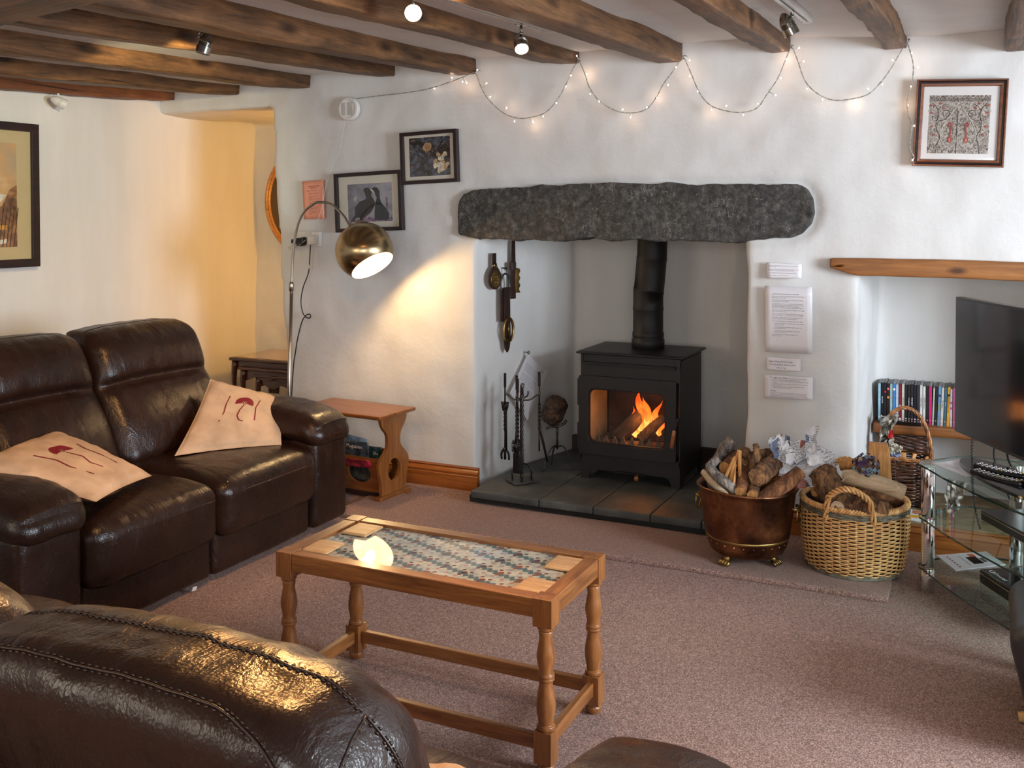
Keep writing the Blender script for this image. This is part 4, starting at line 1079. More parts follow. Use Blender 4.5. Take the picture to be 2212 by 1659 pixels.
def mk_news(name, seed, tint=(0.84, 0.85, 0.88)):
    m, nt, b = _mat(name)
    sp = N(nt, 'ShaderNodeSeparateXYZ'); tc = N(nt, 'ShaderNodeTexCoord'); nt.links.new(tc.outputs['UV'], sp.inputs[0])
    lines = mth(nt, 'LESS_THAN', mth(nt, 'FRACT', mth(nt, 'MULTIPLY', sp.outputs[1], 26.0)), 0.5)
    v = N(nt, 'ShaderNodeMapping'); nt.links.new(tc.outputs['UV'], v.inputs[0]); v.inputs['Location'].default_value = (seed, seed * 2, 0)
    words = mth(nt, 'GREATER_THAN', noise(nt, v.outputs[0], 60, 1), 0.46)
    area = noise(nt, v.outputs[0], 2.6, 1); cell = N(nt, 'ShaderNodeTexVoronoi'); cell.inputs['Scale'].default_value = 3.2; cell.distance = 'CHEBYCHEV'; nt.links.new(v.outputs[0], cell.inputs['Vector'])
    pr_ = mth(nt, 'MULTIPLY', mth(nt, 'MULTIPLY', lines, words), mth(nt, 'GREATER_THAN', area, 0.47))
    base = ramp(nt, cell.outputs['Color'], [(0.0, tint), (0.62, tint), (0.66, (0.09, 0.10, 0.14)), (0.76, (0.22, 0.27, 0.42)), (0.80, (0.40, 0.14, 0.11)), (0.86, tint)], 'CONSTANT')
    nt.links.new(mix(nt, mth(nt, 'MULTIPLY', pr_, 0.65), base, (0.08, 0.08, 0.09)), b.inputs['Base Color'])
    b.inputs['Roughness'].default_value = 0.55; return m
def crumple(name, c, mat, label, group, seed, amp=0.02, fold=4.0, n=34, curl=0.0):
    c00, c10, c11, c01 = [np.array(p, float) for p in c]; nrm = np.cross(c10 - c00, c01 - c00); nrm /= np.linalg.norm(nrm); cen = (c00 + c10 + c11 + c01) / 4
    V = []; UV = []
    for i in range(n + 1):
        for j in range(n + 1):
            u, v = i / n, j / n
            p = c00 * (1 - u) * (1 - v) + c10 * u * (1 - v) + c11 * u * v + c01 * (1 - u) * v
            # crisp folds: absolute-value noise
            q = Vector((u * fold + seed, v * fold * 1.3 + seed, seed)); a = abs(mnoise.noise(q)) * 2 + abs(mnoise.noise(q * 2.1)) * 0.5
            b_ = mnoise.noise(q * 0.7 + Vector((9, 9, 9)))
            p = p + nrm * amp * (a * 1.6 - 0.8 + b_ * 1.2) + nrm * curl * (4 * (u - 0.5) ** 2)
            e = mnoise.noise(q + Vector((5, 0, 5))) * amp * 0.9
            p = p + (c10 - c00) / np.linalg.norm(c10 - c00) * e + (c01 - c00) / np.linalg.norm(c01 - c00) * mnoise.noise(q + Vector((0, 7, 2))) * amp * 0.9
            V.append(p - cen); UV.append((u * np.linalg.norm(c10 - c00) * 5, v * np.linalg.norm(c01 - c00) * 5))
    F = [(i * (n + 1) + j, (i + 1) * (n + 1) + j, (i + 1) * (n + 1) + j + 1, i * (n + 1) + j + 1) for i in range(n) for j in range(n)]
    o = mesh_obj(name, np.array(V), F, mat); o.location = cen
    uv = o.data.uv_layers.new(name='uv')
    for l in o.data.loops: uv.data[l.index].uv = UV[l.vertex_index]
    o.data.polygons.foreach_set('use_smooth', [True] * len(o.data.polygons)); o.data.set_sharp_from_angle(angle=math.radians(22))
    s = o.modifiers.new('t', 'SOLIDIFY'); s.thickness = 0.0006
    return tag(o, label, 'newspaper', group)
G2 = 'crumpled newspaper on the firewood'
crumple('newspaper', [(-0.800, -0.42, 0.495), (-0.755, -0.38, 0.518), (-0.695, -0.42, 0.365), (-0.745, -0.45, 0.372)], mk_news('newsprint_a', 1.3), 'narrow crumpled newspaper strip leaning on the right of the copper bucket', G2, 1.0, 0.012, 1.7)
crumple('newspaper', [(-0.795, -0.40, 0.470), (-0.770, -0.34, 0.520), (-0.715, -0.36, 0.505), (-0.72, -0.41, 0.455)], mk_news('newsprint_e', 7.7), 'small curled newspaper corner at the top left of the paper heap', G2, 8.0, 0.02, 1.7)
crumple('newspaper', [(-0.735, -0.38, 0.490), (-0.650, -0.34, 0.490), (-0.640, -0.44, 0.425), (-0.725, -0.46, 0.420)], mk_news('newsprint_b', 4.1), 'white crumpled newspaper sheet in the middle of the paper heap', G2, 2.0, 0.020, 2.3)
crumple('newspaper', [(-0.660, -0.38, 0.487), (-0.560, -0.34, 0.462), (-0.525, -0.40, 0.430), (-0.640, -0.46, 0.420)], mk_news('newsprint_c', 6.2), 'pleated newspaper sheet spreading right above the light wicker basket', G2, 3.0, 0.020, 2.6)
crumple('newspaper', [(-0.655, -0.40, 0.465), (-0.608, -0.40, 0.462), (-0.598, -0.38, 0.570), (-0.640, -0.39, 0.562)], mk_news('newsprint_d', 8.4), 'upright twist of newspaper standing tallest between bucket and basket', G2, 4.0, 0.014, 1.7, curl=0.02)
crumple('newspaper', [(-0.705, -0.42, 0.430), (-0.630, -0.40, 0.440), (-0.600, -0.46, 0.350), (-0.668, -0.48, 0.336)], mk_news('newsprint_f', 2.4), 'folded newspaper page hanging down between bucket and basket', G2, 5.0, 0.010, 1.7)

# ------------------------------------------------------------------ wicker baskets
WILLOW = wood('pale_willow', (0.52, 0.19, 0.04), (0.94, 0.62, 0.27), 'z', 2.5, 0.35, coat=0.2, bstr=0.05)
WILLOW_G = plain('grey_willow', (0.16, 0.14, 0.10), 0.5, var=0.3, vscale=40)
DARKW = plain('dark_willow', (0.075, 0.026, 0.012), 0.3, var=0.5, vscale=30, coat=0.4)
BROWNW = plain('brown_willow', (0.30, 0.115, 0.035), 0.3, var=0.35, vscale=30, coat=0.4)
def rope(m, pts, r, strands=3, turns=6, thick=0.55, seg=6):
    P = [Vector(p) for p in smooth_path(pts, 14)]; n = len(P)
    up = None; fr = []
    for i in range(n):
        t = (P[min(i + 1, n - 1)] - P[max(i - 1, 0)]).normalized()
        if up is None: up = t.orthogonal()
        x = (up - t * up.dot(t)).normalized(); fr.append((x, t.cross(x))); up = x
    for s in range(strands):
        m.tube([P[i] + fr[i][0] * r * thick * math.cos(2 * pi * (turns * i / n + s / strands)) + fr[i][1] * r * thick * math.sin(2 * pi * (turns * i / n + s / strands)) for i in range(n)], r * 0.62, seg)
def weave_shell(parent, path, H, z0, rows, stakes, rs, rw, mat, stake_mat, radf, name='weave', jitter=0.0015, amp=0.0045):
    """path(t, z) -> xy position and outward normal for t in 0..1"""
    m = MB()
    for i in range(rows):
        z = z0 + H * (i + 0.5) / rows; pts = []
        n = stakes * 4
        for k in range(n):
            t = k / n; ph = (1 if i % 2 else -1)
            off = amp * math.sin(pi * t * stakes) * ph
            (x, y), (nx, ny) = path(t, z)
            jz = jitter * mnoise.noise(Vector((t * 30, i * 3.1, 1)))
            pts.append((x + nx * off, y + ny * off, z + jz))
        m.tube(pts, rw, 5, closed=True)
    o = m.build(name, mat, parent, smooth='all', kind='stuff')
    for k in range(stakes):
        t = (k) / stakes; (x, y), (nx, ny) = path(t, z0); (x2, y2), _ = path(t, z0 + H)
        m = MB(); pts = []
        for j in range(7):
            z = z0 - 0.003 + (H + 0.006) * j / 6; (x, y), _n = path(t, max(z, z0)); pts.append((x, y, z))
        m.tube(pts, rs, 6); m.build('stake', stake_mat, parent, smooth='all')
wb_ = thing('wicker_basket', 'round pale willow log basket with two rope handles, full of logs', 'basket', (-0.467, -0.355, 0.017))
def rpath(t, z):
    r = 0.178 + 0.026 * math.sin(min(1, max(0, z / 0.27)) * pi * 0.62) ** 0.8 - 0.004 * (z > 0.24); a = 2 * pi * t
    return (r * math.cos(a), r * math.sin(a)), (math.cos(a), math.sin(a))
weave_shell(wb_, rpath, 0.225, 0.012, 29, 40, 0.0024, 0.0030, WILLOW, WILLOW, None, amp=0.0055)
m = MB(); m.lathe([(rpath(0, z)[0][0] - 0.011, z) for z in np.linspace(0.01, 0.26, 12)], 40, cap=False); m.build('shadow_lining', plain('basket_shadow_lining', (0.05, 0.028, 0.014), 0.9), wb_, smooth='all')  # dark sheet stands in for the shade inside the weave
m = MB()
for i in range(3): m.tube([(lambda q: (q[0][0] * 1.01, q[0][1] * 1.01, 0.004 + i * 0.005))(rpath(k / 60, 0.01)) for k in range(60)], 0.0045, 6, closed=True)
m.build('foot_band', WILLOW_G, wb_, smooth='all')
m = MB(); m.lathe([(0.0, 0.006), (0.182, 0.006), (0.182, 0.012), (0, 0.012)], 40); m.build('basket_floor', WILLOW_G, wb_)
m = MB()
for i in range(4): m.tube([(lambda q, k=k: (q[0][0] + q[1][0] * 0.004 * math.sin(k * 0.8 + i * 2), q[0][1] + q[1][1] * 0.004 * math.sin(k * 0.8 + i * 2), 0.239 + i * 0.0052))(rpath(k / 120, 0.235)) for k in range(120)], 0.0036, 6, closed=True)
m.build('rim_band', WILLOW_G, wb_, smooth='all', label='grey willow band under the rim')
m = MB()
for s in range(4):
    pts = []
    for k in range(240):
        t = k / 240; ph = 2 * pi * (t * 26 + s / 4); (x, y), (nx, ny) = rpath(t, 0.26)
        pts.append((x + nx * 0.009 * math.cos(ph), y + ny * 0.009 * math.cos(ph), 0.268 + 0.008 * math.sin(ph)))
    m.tube(pts, 0.0050, 6, closed=True)
m.build('rim', WILLOW, wb_, smooth='all')
def whandle(a, w=0.095, h=0.105, out=0.035):
    pts = []
    for i in range(9):
        t = i / 8; an = a + (t - 0.5) * 2 * w / 0.205; r = 0.212 + (-0.012 if i in (0, 8) else out * math.sin(pi * t)); z = (0.225 if i in (0, 8) else 0.262 + h * math.sin(pi * t) ** 0.75)
        pts.append((r * math.cos(an), r * math.sin(an), z))
    m = MB(); rope(m, pts, 0.0088, 3, 5, 0.85); m.build('rope_handle', WILLOW, wb_, smooth='all')
whandle(-pi / 2 + 0.02); whandle(pi / 2 + 0.25)
G3 = 'firewood in the light wicker basket'
log('firewood_log', [(-0.590, -0.43, 0.400), (-0.55, -0.46, 0.355), (-0.505, -0.50, 0.295), (-0.48, -0.50, 0.24)], [0.048, 0.055, 0.05, 0.045], BARK1, 'thick crumbly-barked log leaning out at the left of the light wicker basket', 'log', G3, 18, seed=41, rough_=0.2, endm=CUT)
log('firewood_log', [(-0.495, -0.43, 0.385), (-0.44, -0.45, 0.392), (-0.35, -0.45, 0.375), (-0.275, -0.44, 0.350)], [0.030, 0.033, 0.033, 0.030], CUT_PALE, 'pale split log lying across the top of the light wicker basket', 'log', G3, 16, flat=0.75, seed=44, rough_=0.06, endm=CUT_PALE)
log('firewood_log', [(-0.46, -0.53, 0.285), (-0.40, -0.52, 0.305), (-0.33, -0.50, 0.300)], [0.030, 0.036, 0.025], BARK1, 'rough-barked log lying under the pale split log', 'log', G3, 12, seed=48, rough_=0.2)
log('firewood_log', [(-0.505, -0.555, 0.300), (-0.50, -0.48, 0.315), (-0.49, -0.38, 0.32)], [0.025, 0.03, 0.03], BARK1, 'small round log end beside the left foot of the front rope handle', 'log', G3, 16, seed=52, endm=CUT_PALE)
log('firewood_log', [(-0.60, -0.42, 0.320), (-0.575, -0.38, 0.29), (-0.55, -0.3, 0.26)], [0.03, 0.034, 0.03], BARK3, 'reddish split log wedged inside the left rim of the light wicker basket', 'log', G3, 12, seed=55, endm=CUT)
log('firewood_log', [(-0.53, -0.27, 0.395), (-0.47, -0.28, 0.40), (-0.42, -0.27, 0.38)], [0.022, 0.03, 0.028], CUT, 'orange split log lying behind the dried hydrangea', 'log', G3, 12, seed=58, endm=CUT)
for k, (x, y, z, a) in enumerate(((-0.50, -0.36, 0.25, 0.3), (-0.42, -0.34, 0.25, 1.2), (-0.36, -0.36, 0.25, 2.0), (-0.45, -0.42, 0.23, 0.8), (-0.38, -0.26, 0.27, 0.1))):
    log('firewood_log', [(x - 0.09 * math.cos(a), y - 0.09 * math.sin(a), z), (x, y, z + 0.01), (x + 0.09 * math.cos(a), y + 0.09 * math.sin(a), z)], [0.032, 0.036, 0.032], BARK1 if k % 2 else BARK3, ['reddish log low inside the light basket at its left side', 'bark log low inside the light basket at its centre', 'reddish log low inside the light basket at its right side', 'bark log low in the light basket behind the front rim', 'reddish log low in the light basket below the upright plank'][k], 'log', G3 + ', lower layer', 10, seed=60 + k)
V, F = rbox(0.043, 0.014, 0.100, 0.004, (6, 3, 10), 2); V[:, 0] *= 1 - 0.12 * (V[:, 2] / 0.1); V += nz(V, 14, 4, 0.004)[:, None]
o = mesh_obj('firewood_plank', V, F, CUT); o.location = (-0.383, -0.255, 0.400); o.rotation_euler = (0.12, -0.06, 0.2); tag(o, 'flat orange split plank standing upright at the back of the light basket', 'log', G3)
# dried hydrangea head on its twig
hy = thing('dried_hydrangea', 'dried blue and purple hydrangea head on a pale twig, stuck among the logs', 'flower', (-0.54, -0.47, 0.325))
m = MB(); m.tube(smooth_path([(0, 0, 0), (0.028, 0.0, 0.042), (0.075, 0.01, 0.085), (0.115, 0.03, 0.105)], 5), 0.0022, 6); m.build('stem', CUT_PALE, hy, smooth='all')
HM = [plain('petal_' + n_, c_, 0.7, var=0.2) for n_, c_ in (('plum', (0.045, 0.015, 0.055)), ('brown', (0.12, 0.05, 0.03)), ('blue_grey', (0.22, 0.33, 0.40)), ('cream', (0.50, 0.40, 0.20)), ('violet', (0.10, 0.07, 0.20)))]
def mk_floret(mat):
    m = MB()
    for k in range(4):
        a = k * pi / 2; c, s = math.cos(a), math.sin(a); P = [(0, 0, 0), (0.0045, -0.0042, 0.0014), (0.0095, -0.003, 0.0005), (0.0100, 0.0028, 0.0012), (0.0048, 0.0042, 0.0022)]
        m.add([(x * c - y * s, x * s + y * c, z) for x, y, z in P], [(0, 1, 2, 3, 4)])
    m.add([(0.001, 0, 0.002), (-0.0008, 0.001, 0.0022), (-0.0008, -0.001, 0.0021)], [(0, 1, 2)])
    o = m.build('floret', mat, hy); return o
protos = [mk_floret(mm) for mm in HM]
C0 = Vector((0.125, 0.035, 0.112))
for k in range(130):
    z = 1 - 1.8 * (k + 0.5) / 130; r = math.sqrt(max(0, 1 - z * z)); a = k * 2.39996
    d = Vector((r * math.cos(a), r * math.sin(a), z)); mi = 4 if d.x < -0.1 and d.z > 0 else (2 if d.z < 0.35 and d.x > -0.2 else (3 if d.x < -0.2 else 0))
    mi = random.choice([mi, mi, 0, 1, 2, 4, 3 if d.z > 0 else 2]); o = protos[mi] if k < 0 else protos[mi].copy()
    COL.objects.link(o); o.location = C0 + d * 0.043 * random.uniform(0.80, 1.22); o.rotation_euler = (d + Vector((random.gauss(0, 0.35), random.gauss(0, 0.35), random.gauss(0, 0.35)))).to_track_quat('Z', 'Y').to_euler(); o.scale = (random.uniform(0.85, 1.25),) * 3
for p_ in protos: bpy.data.objects.remove(p_)
V, F = rbox(0.027, 0.027, 0.025, 0.024, (4, 4, 4), 3); V += np.array(C0); mesh_obj('flower_core', V, F, HM[1], hy)

# dark basket with a hoop handle standing in the niche
db = thing('dark_wicker_basket', 'dark brown wicker basket with a tall hoop handle standing in the niche', 'basket', (-0.325, 0.33, 0.109), (0, 0, 0.06))
def spath(hx, hy_, e=0.45):
    def f(t, z):
        a = 2 * pi * t; s = 0.90 + 0.10 * min(1, z / 0.2); c, sn = math.cos(a), math.sin(a)
        x = hx * s * math.copysign(abs(c) ** e, c); y = hy_ * s * math.copysign(abs(sn) ** e, sn); return (x, y), (c, sn)
    return f
weave_shell(db, spath(0.105, 0.085), 0.205, 0.006, 26, 26, 0.0028, 0.0038, DARKW, DARKW, None, jitter=0.004)
m = MB()
for s in range(3):
    pts = []
    for k in range(120):
        (x, y), (nx, ny) = spath(0.107, 0.087)(k / 120, 0.2); ph = 2 * pi * (k / 120 * 20 + s / 3); pts.append((x + nx * 0.005 * math.cos(ph), y + ny * 0.005 * math.cos(ph), 0.214 + 0.006 * math.sin(ph)))
    m.tube(pts, 0.0042, 5, closed=True)
m.build('rim', BROWNW, db, smooth='all')
m = MB(); pts = [(0.112 * math.cos(t), -0.01, 0.10 + 0.34 * max(0, math.sin(t)) ** 0.62 if False else 0.18 + 0.255 * math.sin(t) ** 0.85) for t in np.linspace(0.001, pi - 0.001, 15)]
pts = [(0.115, -0.01, 0.02)] + pts + [(-0.115, -0.01, 0.02)]
rope(m, pts, 0.0075, 4, 5, 0.7); m.build('hoop_handle', BROWNW, db, smooth='all')
m = MB()
for i in range(17):
    z = 0.225 + i * 0.0075; w_ = 0.098 + 0.004 * math.sin(i)
    m.tube([(x, 0.060 + 0.006 * i * 0.4 + 0.004 * math.sin(x * 90 + i * pi), z + 0.003 * mnoise.noise(Vector((x * 20, i, 3)))) for x in np.linspace(-w_, w_, 40)], 0.0042, 5)
lid = m.build('open_lid', DARKW, db, smooth='all', kind='stuff')
m = MB(); m.box((0, 0, 0.02), (0.085, 0.07, 0.01)); m.build('basket_floor', DARKW, db)
G4 = 'kindling in the dark basket'
for k, (a, b_, w1, w2, lab, mt) in enumerate((((-0.335, 0.27, 0.26), (-0.33, 0.29, 0.345), 0.014, 0.008, 'orange kindling block in the dark basket, left of the pair', 0), ((-0.29, 0.27, 0.26), (-0.283, 0.29, 0.345), 0.014, 0.010, 'orange kindling block with a notch in the dark basket', 0.5),
        ((-0.262, 0.27, 0.25), (-0.228, 0.28, 0.340), 0.007, 0.006, 'long pale kindling stick leaning on the right rim of the dark basket', 0.2), ((-0.37, 0.29, 0.26), (-0.355, 0.31, 0.34), 0.010, 0.008, 'kindling stick beside the striped paper in the dark basket', 0.7))):
    stick(a, b_, w1, w2, lab, mt, G4)
crumple('striped_wrapper', [(-0.395, 0.25, 0.30), (-0.345, 0.245, 0.305), (-0.33, 0.27, 0.375), (-0.385, 0.30, 0.385)], mk_news('striped_wrap', 12.0, (0.55, 0.50, 0.38)), 'striped crumpled paper on the kindling in the dark basket', None, 6.0, 0.012, 3)['category'] = 'paper'
BAG = plain('bag_plastic', (0.35, 0.32, 0.27), 0.18, 0, 0.6, var=0.5, vscale=40)
o = crumple('plastic_bag', [(-0.435, 0.24, 0.32), (-0.385, 0.25, 0.36), (-0.355, 0.30, 0.51), (-0.425, 0.30, 0.505)], BAG, 'crumpled plastic bag of packets hanging over the left of the dark basket', None, 9.0, 0.022, 4); o['category'] = 'bag'
o = crumple('red_packet', [(-0.392, 0.235, 0.415), (-0.370, 0.235, 0.415), (-0.366, 0.245, 0.452), (-0.386, 0.245, 0.452)], plain('red_foil', (0.45, 0.02, 0.02), 0.3), 'small red packet showing in the plastic bag', None, 11.0, 0.004, 3); o['category'] = 'packet'

# ------------------------------------------------------------------ disc cases on the niche shelf
SP = [((0.30, 0.52, 0.66), ''), ((0.012, 0.010, 0.012), 'ELYSIUM'), ((0.015, 0.012, 0.02), ''), ((0.020, 0.010, 0.010), ''), ((0.30, 0.42, 0.42), ''), ((0.06, 0.20, 0.48), ''), ((0.40, 0.52, 0.66), ''), ((0.20, 0.015, 0.022), ''),
      ((0.52, 0.50, 0.45), 'ATTACK'), ((0.015, 0.013, 0.012), ''), ((0.012, 0.014, 0.020), 'Conspiracy'), ((0.014, 0.014, 0.022), 'THE HEAT'), ((0.008, 0.010, 0.020), ''), ((0.03, 0.03, 0.03), ''), ((0.62, 0.62, 0.62), 'PASSENGERS'),
      ((0.66, 0.66, 0.64), 'EX MACHINA'), ((0.014, 0.015, 0.014), ''), ((0.62, 0.015, 0.16), ''), ((0.52, 0.50, 0.42), ''), ((0.010, 0.010, 0.014), ''), ((0.14, 0.34, 0.52), ''), ((0.66, 0.58, 0.54), 'The Royal'), ((0.05, 0.14, 0.20), 'MUD'), ((0.80, 0.40, 0.03), 'THE WOLF OF WALL STREET'), ((0.62, 0.50, 0.52), ''), ((0.50, 0.10, 0.24), '')]
DESC = ['light blue', 'black with small white capitals', 'black with a red mark', 'black with red disc and orange', 'pale teal', 'bright blue', 'light blue and white', 'dark red', 'grey-white with black capitals', 'narrow dark', 'black with white script', 'black with tiny white capitals', 'plain navy', 'dark patterned', 'white with thin spaced letters', 'white with heavy black letters', 'black with faint letters', 'magenta', 'narrow cream', 'plain black beside the blue one', 'blue with a green block', 'pinkish white with red script', 'dark teal', 'yellow with black letters', 'pale grey-pink', 'pink, last before the television']
SPM = {}
x = -0.452
acc = {3: [((0.75, 0.12, 0.14), 0.155, 0.005), ((0.75, 0.26, 0.03), 0.115, 0.005)], 2: [((0.4, 0.02, 0.02), 0.14, 0.004)], 7: [((0.8, 0.75, 0.75), 0.018, 0.004), ((0.6, 0.3, 0.3), 0.08, 0.004)], 20: [((0.25, 0.35, 0.08), 0.08, 0.005), ((0.25, 0.35, 0.08), 0.095, 0.005), ((0.02, 0.05, 0.12), 0.14, 0.005)], 5: [((0.75, 0.75, 0.75), 0.155, 0.005)], 24: [((0.55, 0.08, 0.22), 0.11, 0.005), ((0.55, 0.08, 0.22), 0.085, 0.005)], 23: [((0.02, 0.015, 0.01), 0.145, 0.005)]}
for i, (c, t) in enumerate(SP):
    wdt = 0.0128 if i not in (18,) else 0.009; h = 0.180 + 0.002 * ((i * 7) % 3) - (0.004 if i in (18, 24) else 0)
    o = thing('disc_case', 'disc case, %s spine, on the niche shelf' % DESC[i], 'disc case', (x + wdt / 2, 0.425, 0.4525), (0, 0, 0), 'disc cases in a row on the niche shelf')
    if i in (18, 19, 20, 21, 22, 23): o.rotation_euler = (0, 0.03, 0)
    m = MB(); m.box((0, 0.068, h / 2), (wdt / 2 - 0.0006, 0.066, h / 2)); m.build('case', plain('case_grey', (0.25, 0.25, 0.25), 0.4) if i in (5, 6, 8, 14, 17, 18, 20, 21) else BLACKP, o, bevel=0.0012)
    m = MB(); m.box((0, 0.0008, h / 2), (wdt / 2 - 0.0011, 0.0008, h / 2 - 0.002)); sp_ = m.build('spine', plain('spine_%d' % i, c, 0.3, coat=0.3, var=0.12, vscale=50), o)
    for (cc, zz, hh) in acc.get(i, []):
        m = MB(); m.box((0, -0.0004, zz), (wdt / 2 - 0.0016, 0.0004, hh)); m.build('printed_mark', plain('mark', cc, 0.4, var=0), sp_)
    m = MB(); n_ = 10; m.prism([(0.003 * math.cos(2 * pi * k / n_), 0.003 * math.sin(2 * pi * k / n_)) for k in range(n_)], -0.0005, 0.0, lambda a, b_, c_: (a, c_, b_ + 0.022)); m.build('printed_mark', plain('mark', (0.7, 0.25, 0.22) if i % 3 else (0.7, 0.7, 0.72), 0.4, var=0), sp_)
    if t:
        L = len(t); sz = 0.0085 if L < 12 else 0.0062
        lettering([(t, 0, 0, sz, 'CENTER')], INK if sum(c) > 0.8 else WHITE_INK, sp_, lambda a, b_, h=h: (b_ - 0.003, -0.0012, h * 0.56 - a))
    x += wdt + 0.0002
o = thing('disc_box', 'clear glossy plastic box lying in front of the disc cases above the dark basket', 'box', (-0.345, 0.395, 0.4525)); m = MB(); m.box((0, 0, 0.008), (0.085, 0.020, 0.0075)); m.build('box_body', GLOSSB, o, bevel=0.001)
m = MB(); m.box((0, 0, 0.0165), (0.086, 0.021, 0.0008)); m.build('clear_lid', CLEAR, o)

# ------------------------------------------------------------------ glass corner stand and television
gs = thing('tv_stand', 'three-tier clear glass corner stand with chrome posts', 'stand', (0, 0, 0))
def gl_poly(inset=0.0):
    P = [(-0.222, -0.468), (-0.218, -0.500), (-0.20, -0.525), (-0.13, -0.665), (-0.035, -0.820), (0.07, -0.975), (0.165, -1.085), (0.205, -1.125), (0.26, -1.14), (0.33, -1.12), (0.98, -0.80), (0.98, -0.40), (0.90, -0.272), (-0.055, -0.268), (-0.10, -0.300), (-0.205, -0.435)]
    c = np.array([0.3, -0.65]); return [tuple(np.array(p) + (c - np.array(p)) * inset) for p in P]
EDGE = plain('glass_edge', (0.012, 0.045, 0.035), 0.08, 0, 0.8, var=0)
def shelf_glass(z, inset):
    P = gl_poly(inset); m = MB(); m.add([(x_, y_, z + 0.004) for x_, y_ in P], [tuple(range(len(P)))]); o = m.build('glass_shelf', GLASS, gs)
    m = MB(); n = len(P); m.add([(x_, y_, z - 0.0035) for x_, y_ in P] + [(x_, y_, z + 0.0038) for x_, y_ in P], [(i, (i + 1) % n, n + (i + 1) % n, n + i) for i in range(n)]); m.build('polished_edge', EDGE, o)
for z, ins in ((0.479, 0.0), (0.281, 0.0), (0.093, 0.0)): shelf_glass(z, ins)
def post(x_, y_):
    for z0, z1 in ((0.0, 0.088), (0.098, 0.276), (0.286, 0.474)):
        m = MB(); m.lathe([(0.024, z0), (0.025, z0 + 0.002), (0.025, z1 - 0.002), (0.024, z1)], 28, (x_, y_, 0)); m.build('post', CHROME, gs, smooth=True, angle=50)
post(-0.187, -0.483); post(0.115, -0.315); post(0.235, -1.08); post(0.90, -0.75)
tv = thing('television', 'flat black television angled towards the room, cut by the right edge', 'television', (-0.107, -0.30, 0.487), (0, 0, math.atan2(-0.42, 0.226)))
SCR = plain('tv_screen', (0.020, 0.022, 0.028), 0.10, 0, 0.6, var=0)
m = MB(); m.box((0.465, 0.016, 0.355), (0.465, 0.014, 0.262)); m.build('bezel', BLACKP, tv, bevel=0.004)
m = MB(); m.box((0.465, 0.0012, 0.357), (0.456, 0.001, 0.250)); m.build('screen', SCR, tv, bevel=0.0005)
m = MB(); m.box((0.465, 0.035, 0.20), (0.25, 0.02, 0.10)); m.build('rear_housing', BLACKP, tv, bevel=0.01)
m = MB(); m.box((0.50, 0.035, 0.06), (0.05, 0.012, 0.06)); m.build('neck', BLACKP, tv, bevel=0.004)
V, F = rbox(0.30, 0.10, 0.006, 0.006, (20, 8, 1), 2)
m = MB(); m.prism([(0.42 + 0.34 * math.cos(t) , 0.01 + 0.10 * math.sin(t)) for t in np.linspace(0, 2 * pi, 48, endpoint=False)], -0.003, 0.009); m.build('foot_plate', GLOSSB, tv, bevel=0.002)
def cable(name, pts, r, mat, lab, cat='cable', coil=None):
    P = smooth_path(pts, 10)
    if coil:
        P = [Vector(p) for p in P]; Q = []
        for i in range(len(P) - 1):
            for k in range(10):
                t = k / 10; c = P[i] * (1 - t) + P[i + 1] * t; a = (i * 10 + k) * 0.9; Q.append((c.x + coil * math.cos(a), c.y + coil * math.sin(a), c.z))
        P = Q
    m = MB(); cen = Vector(P[0]); m.tube([Vector(p) - cen for p in P], r, 6); o = m.build(name, mat, smooth='all'); o.location = cen; return tag(o, lab, cat)
cable('coiled_cable', [(-0.04, -0.33, 0.60), (-0.041, -0.315, 0.45), (-0.03, -0.29, 0.30), (-0.01, -0.27, 0.20)], 0.0022, BLACKP, 'thin coiled black cable hanging behind the glass stand', coil=0.003)
cable('cable', [(0.04, -0.36, 0.58), (0.035, -0.34, 0.50), (0.06, -0.30, 0.42), (0.10, -0.28, 0.30), (0.14, -0.27, 0.12)], 0.003, BLACKP, 'thick black cable hanging from the television, right of the coiled one')
cable('cable', [(0.075, -0.42, 0.56), (0.085, -0.38, 0.50), (0.11, -0.33, 0.45), (0.15, -0.30, 0.40)], 0.004, BLACKP, 'short looped black cable under the television near the rear post')
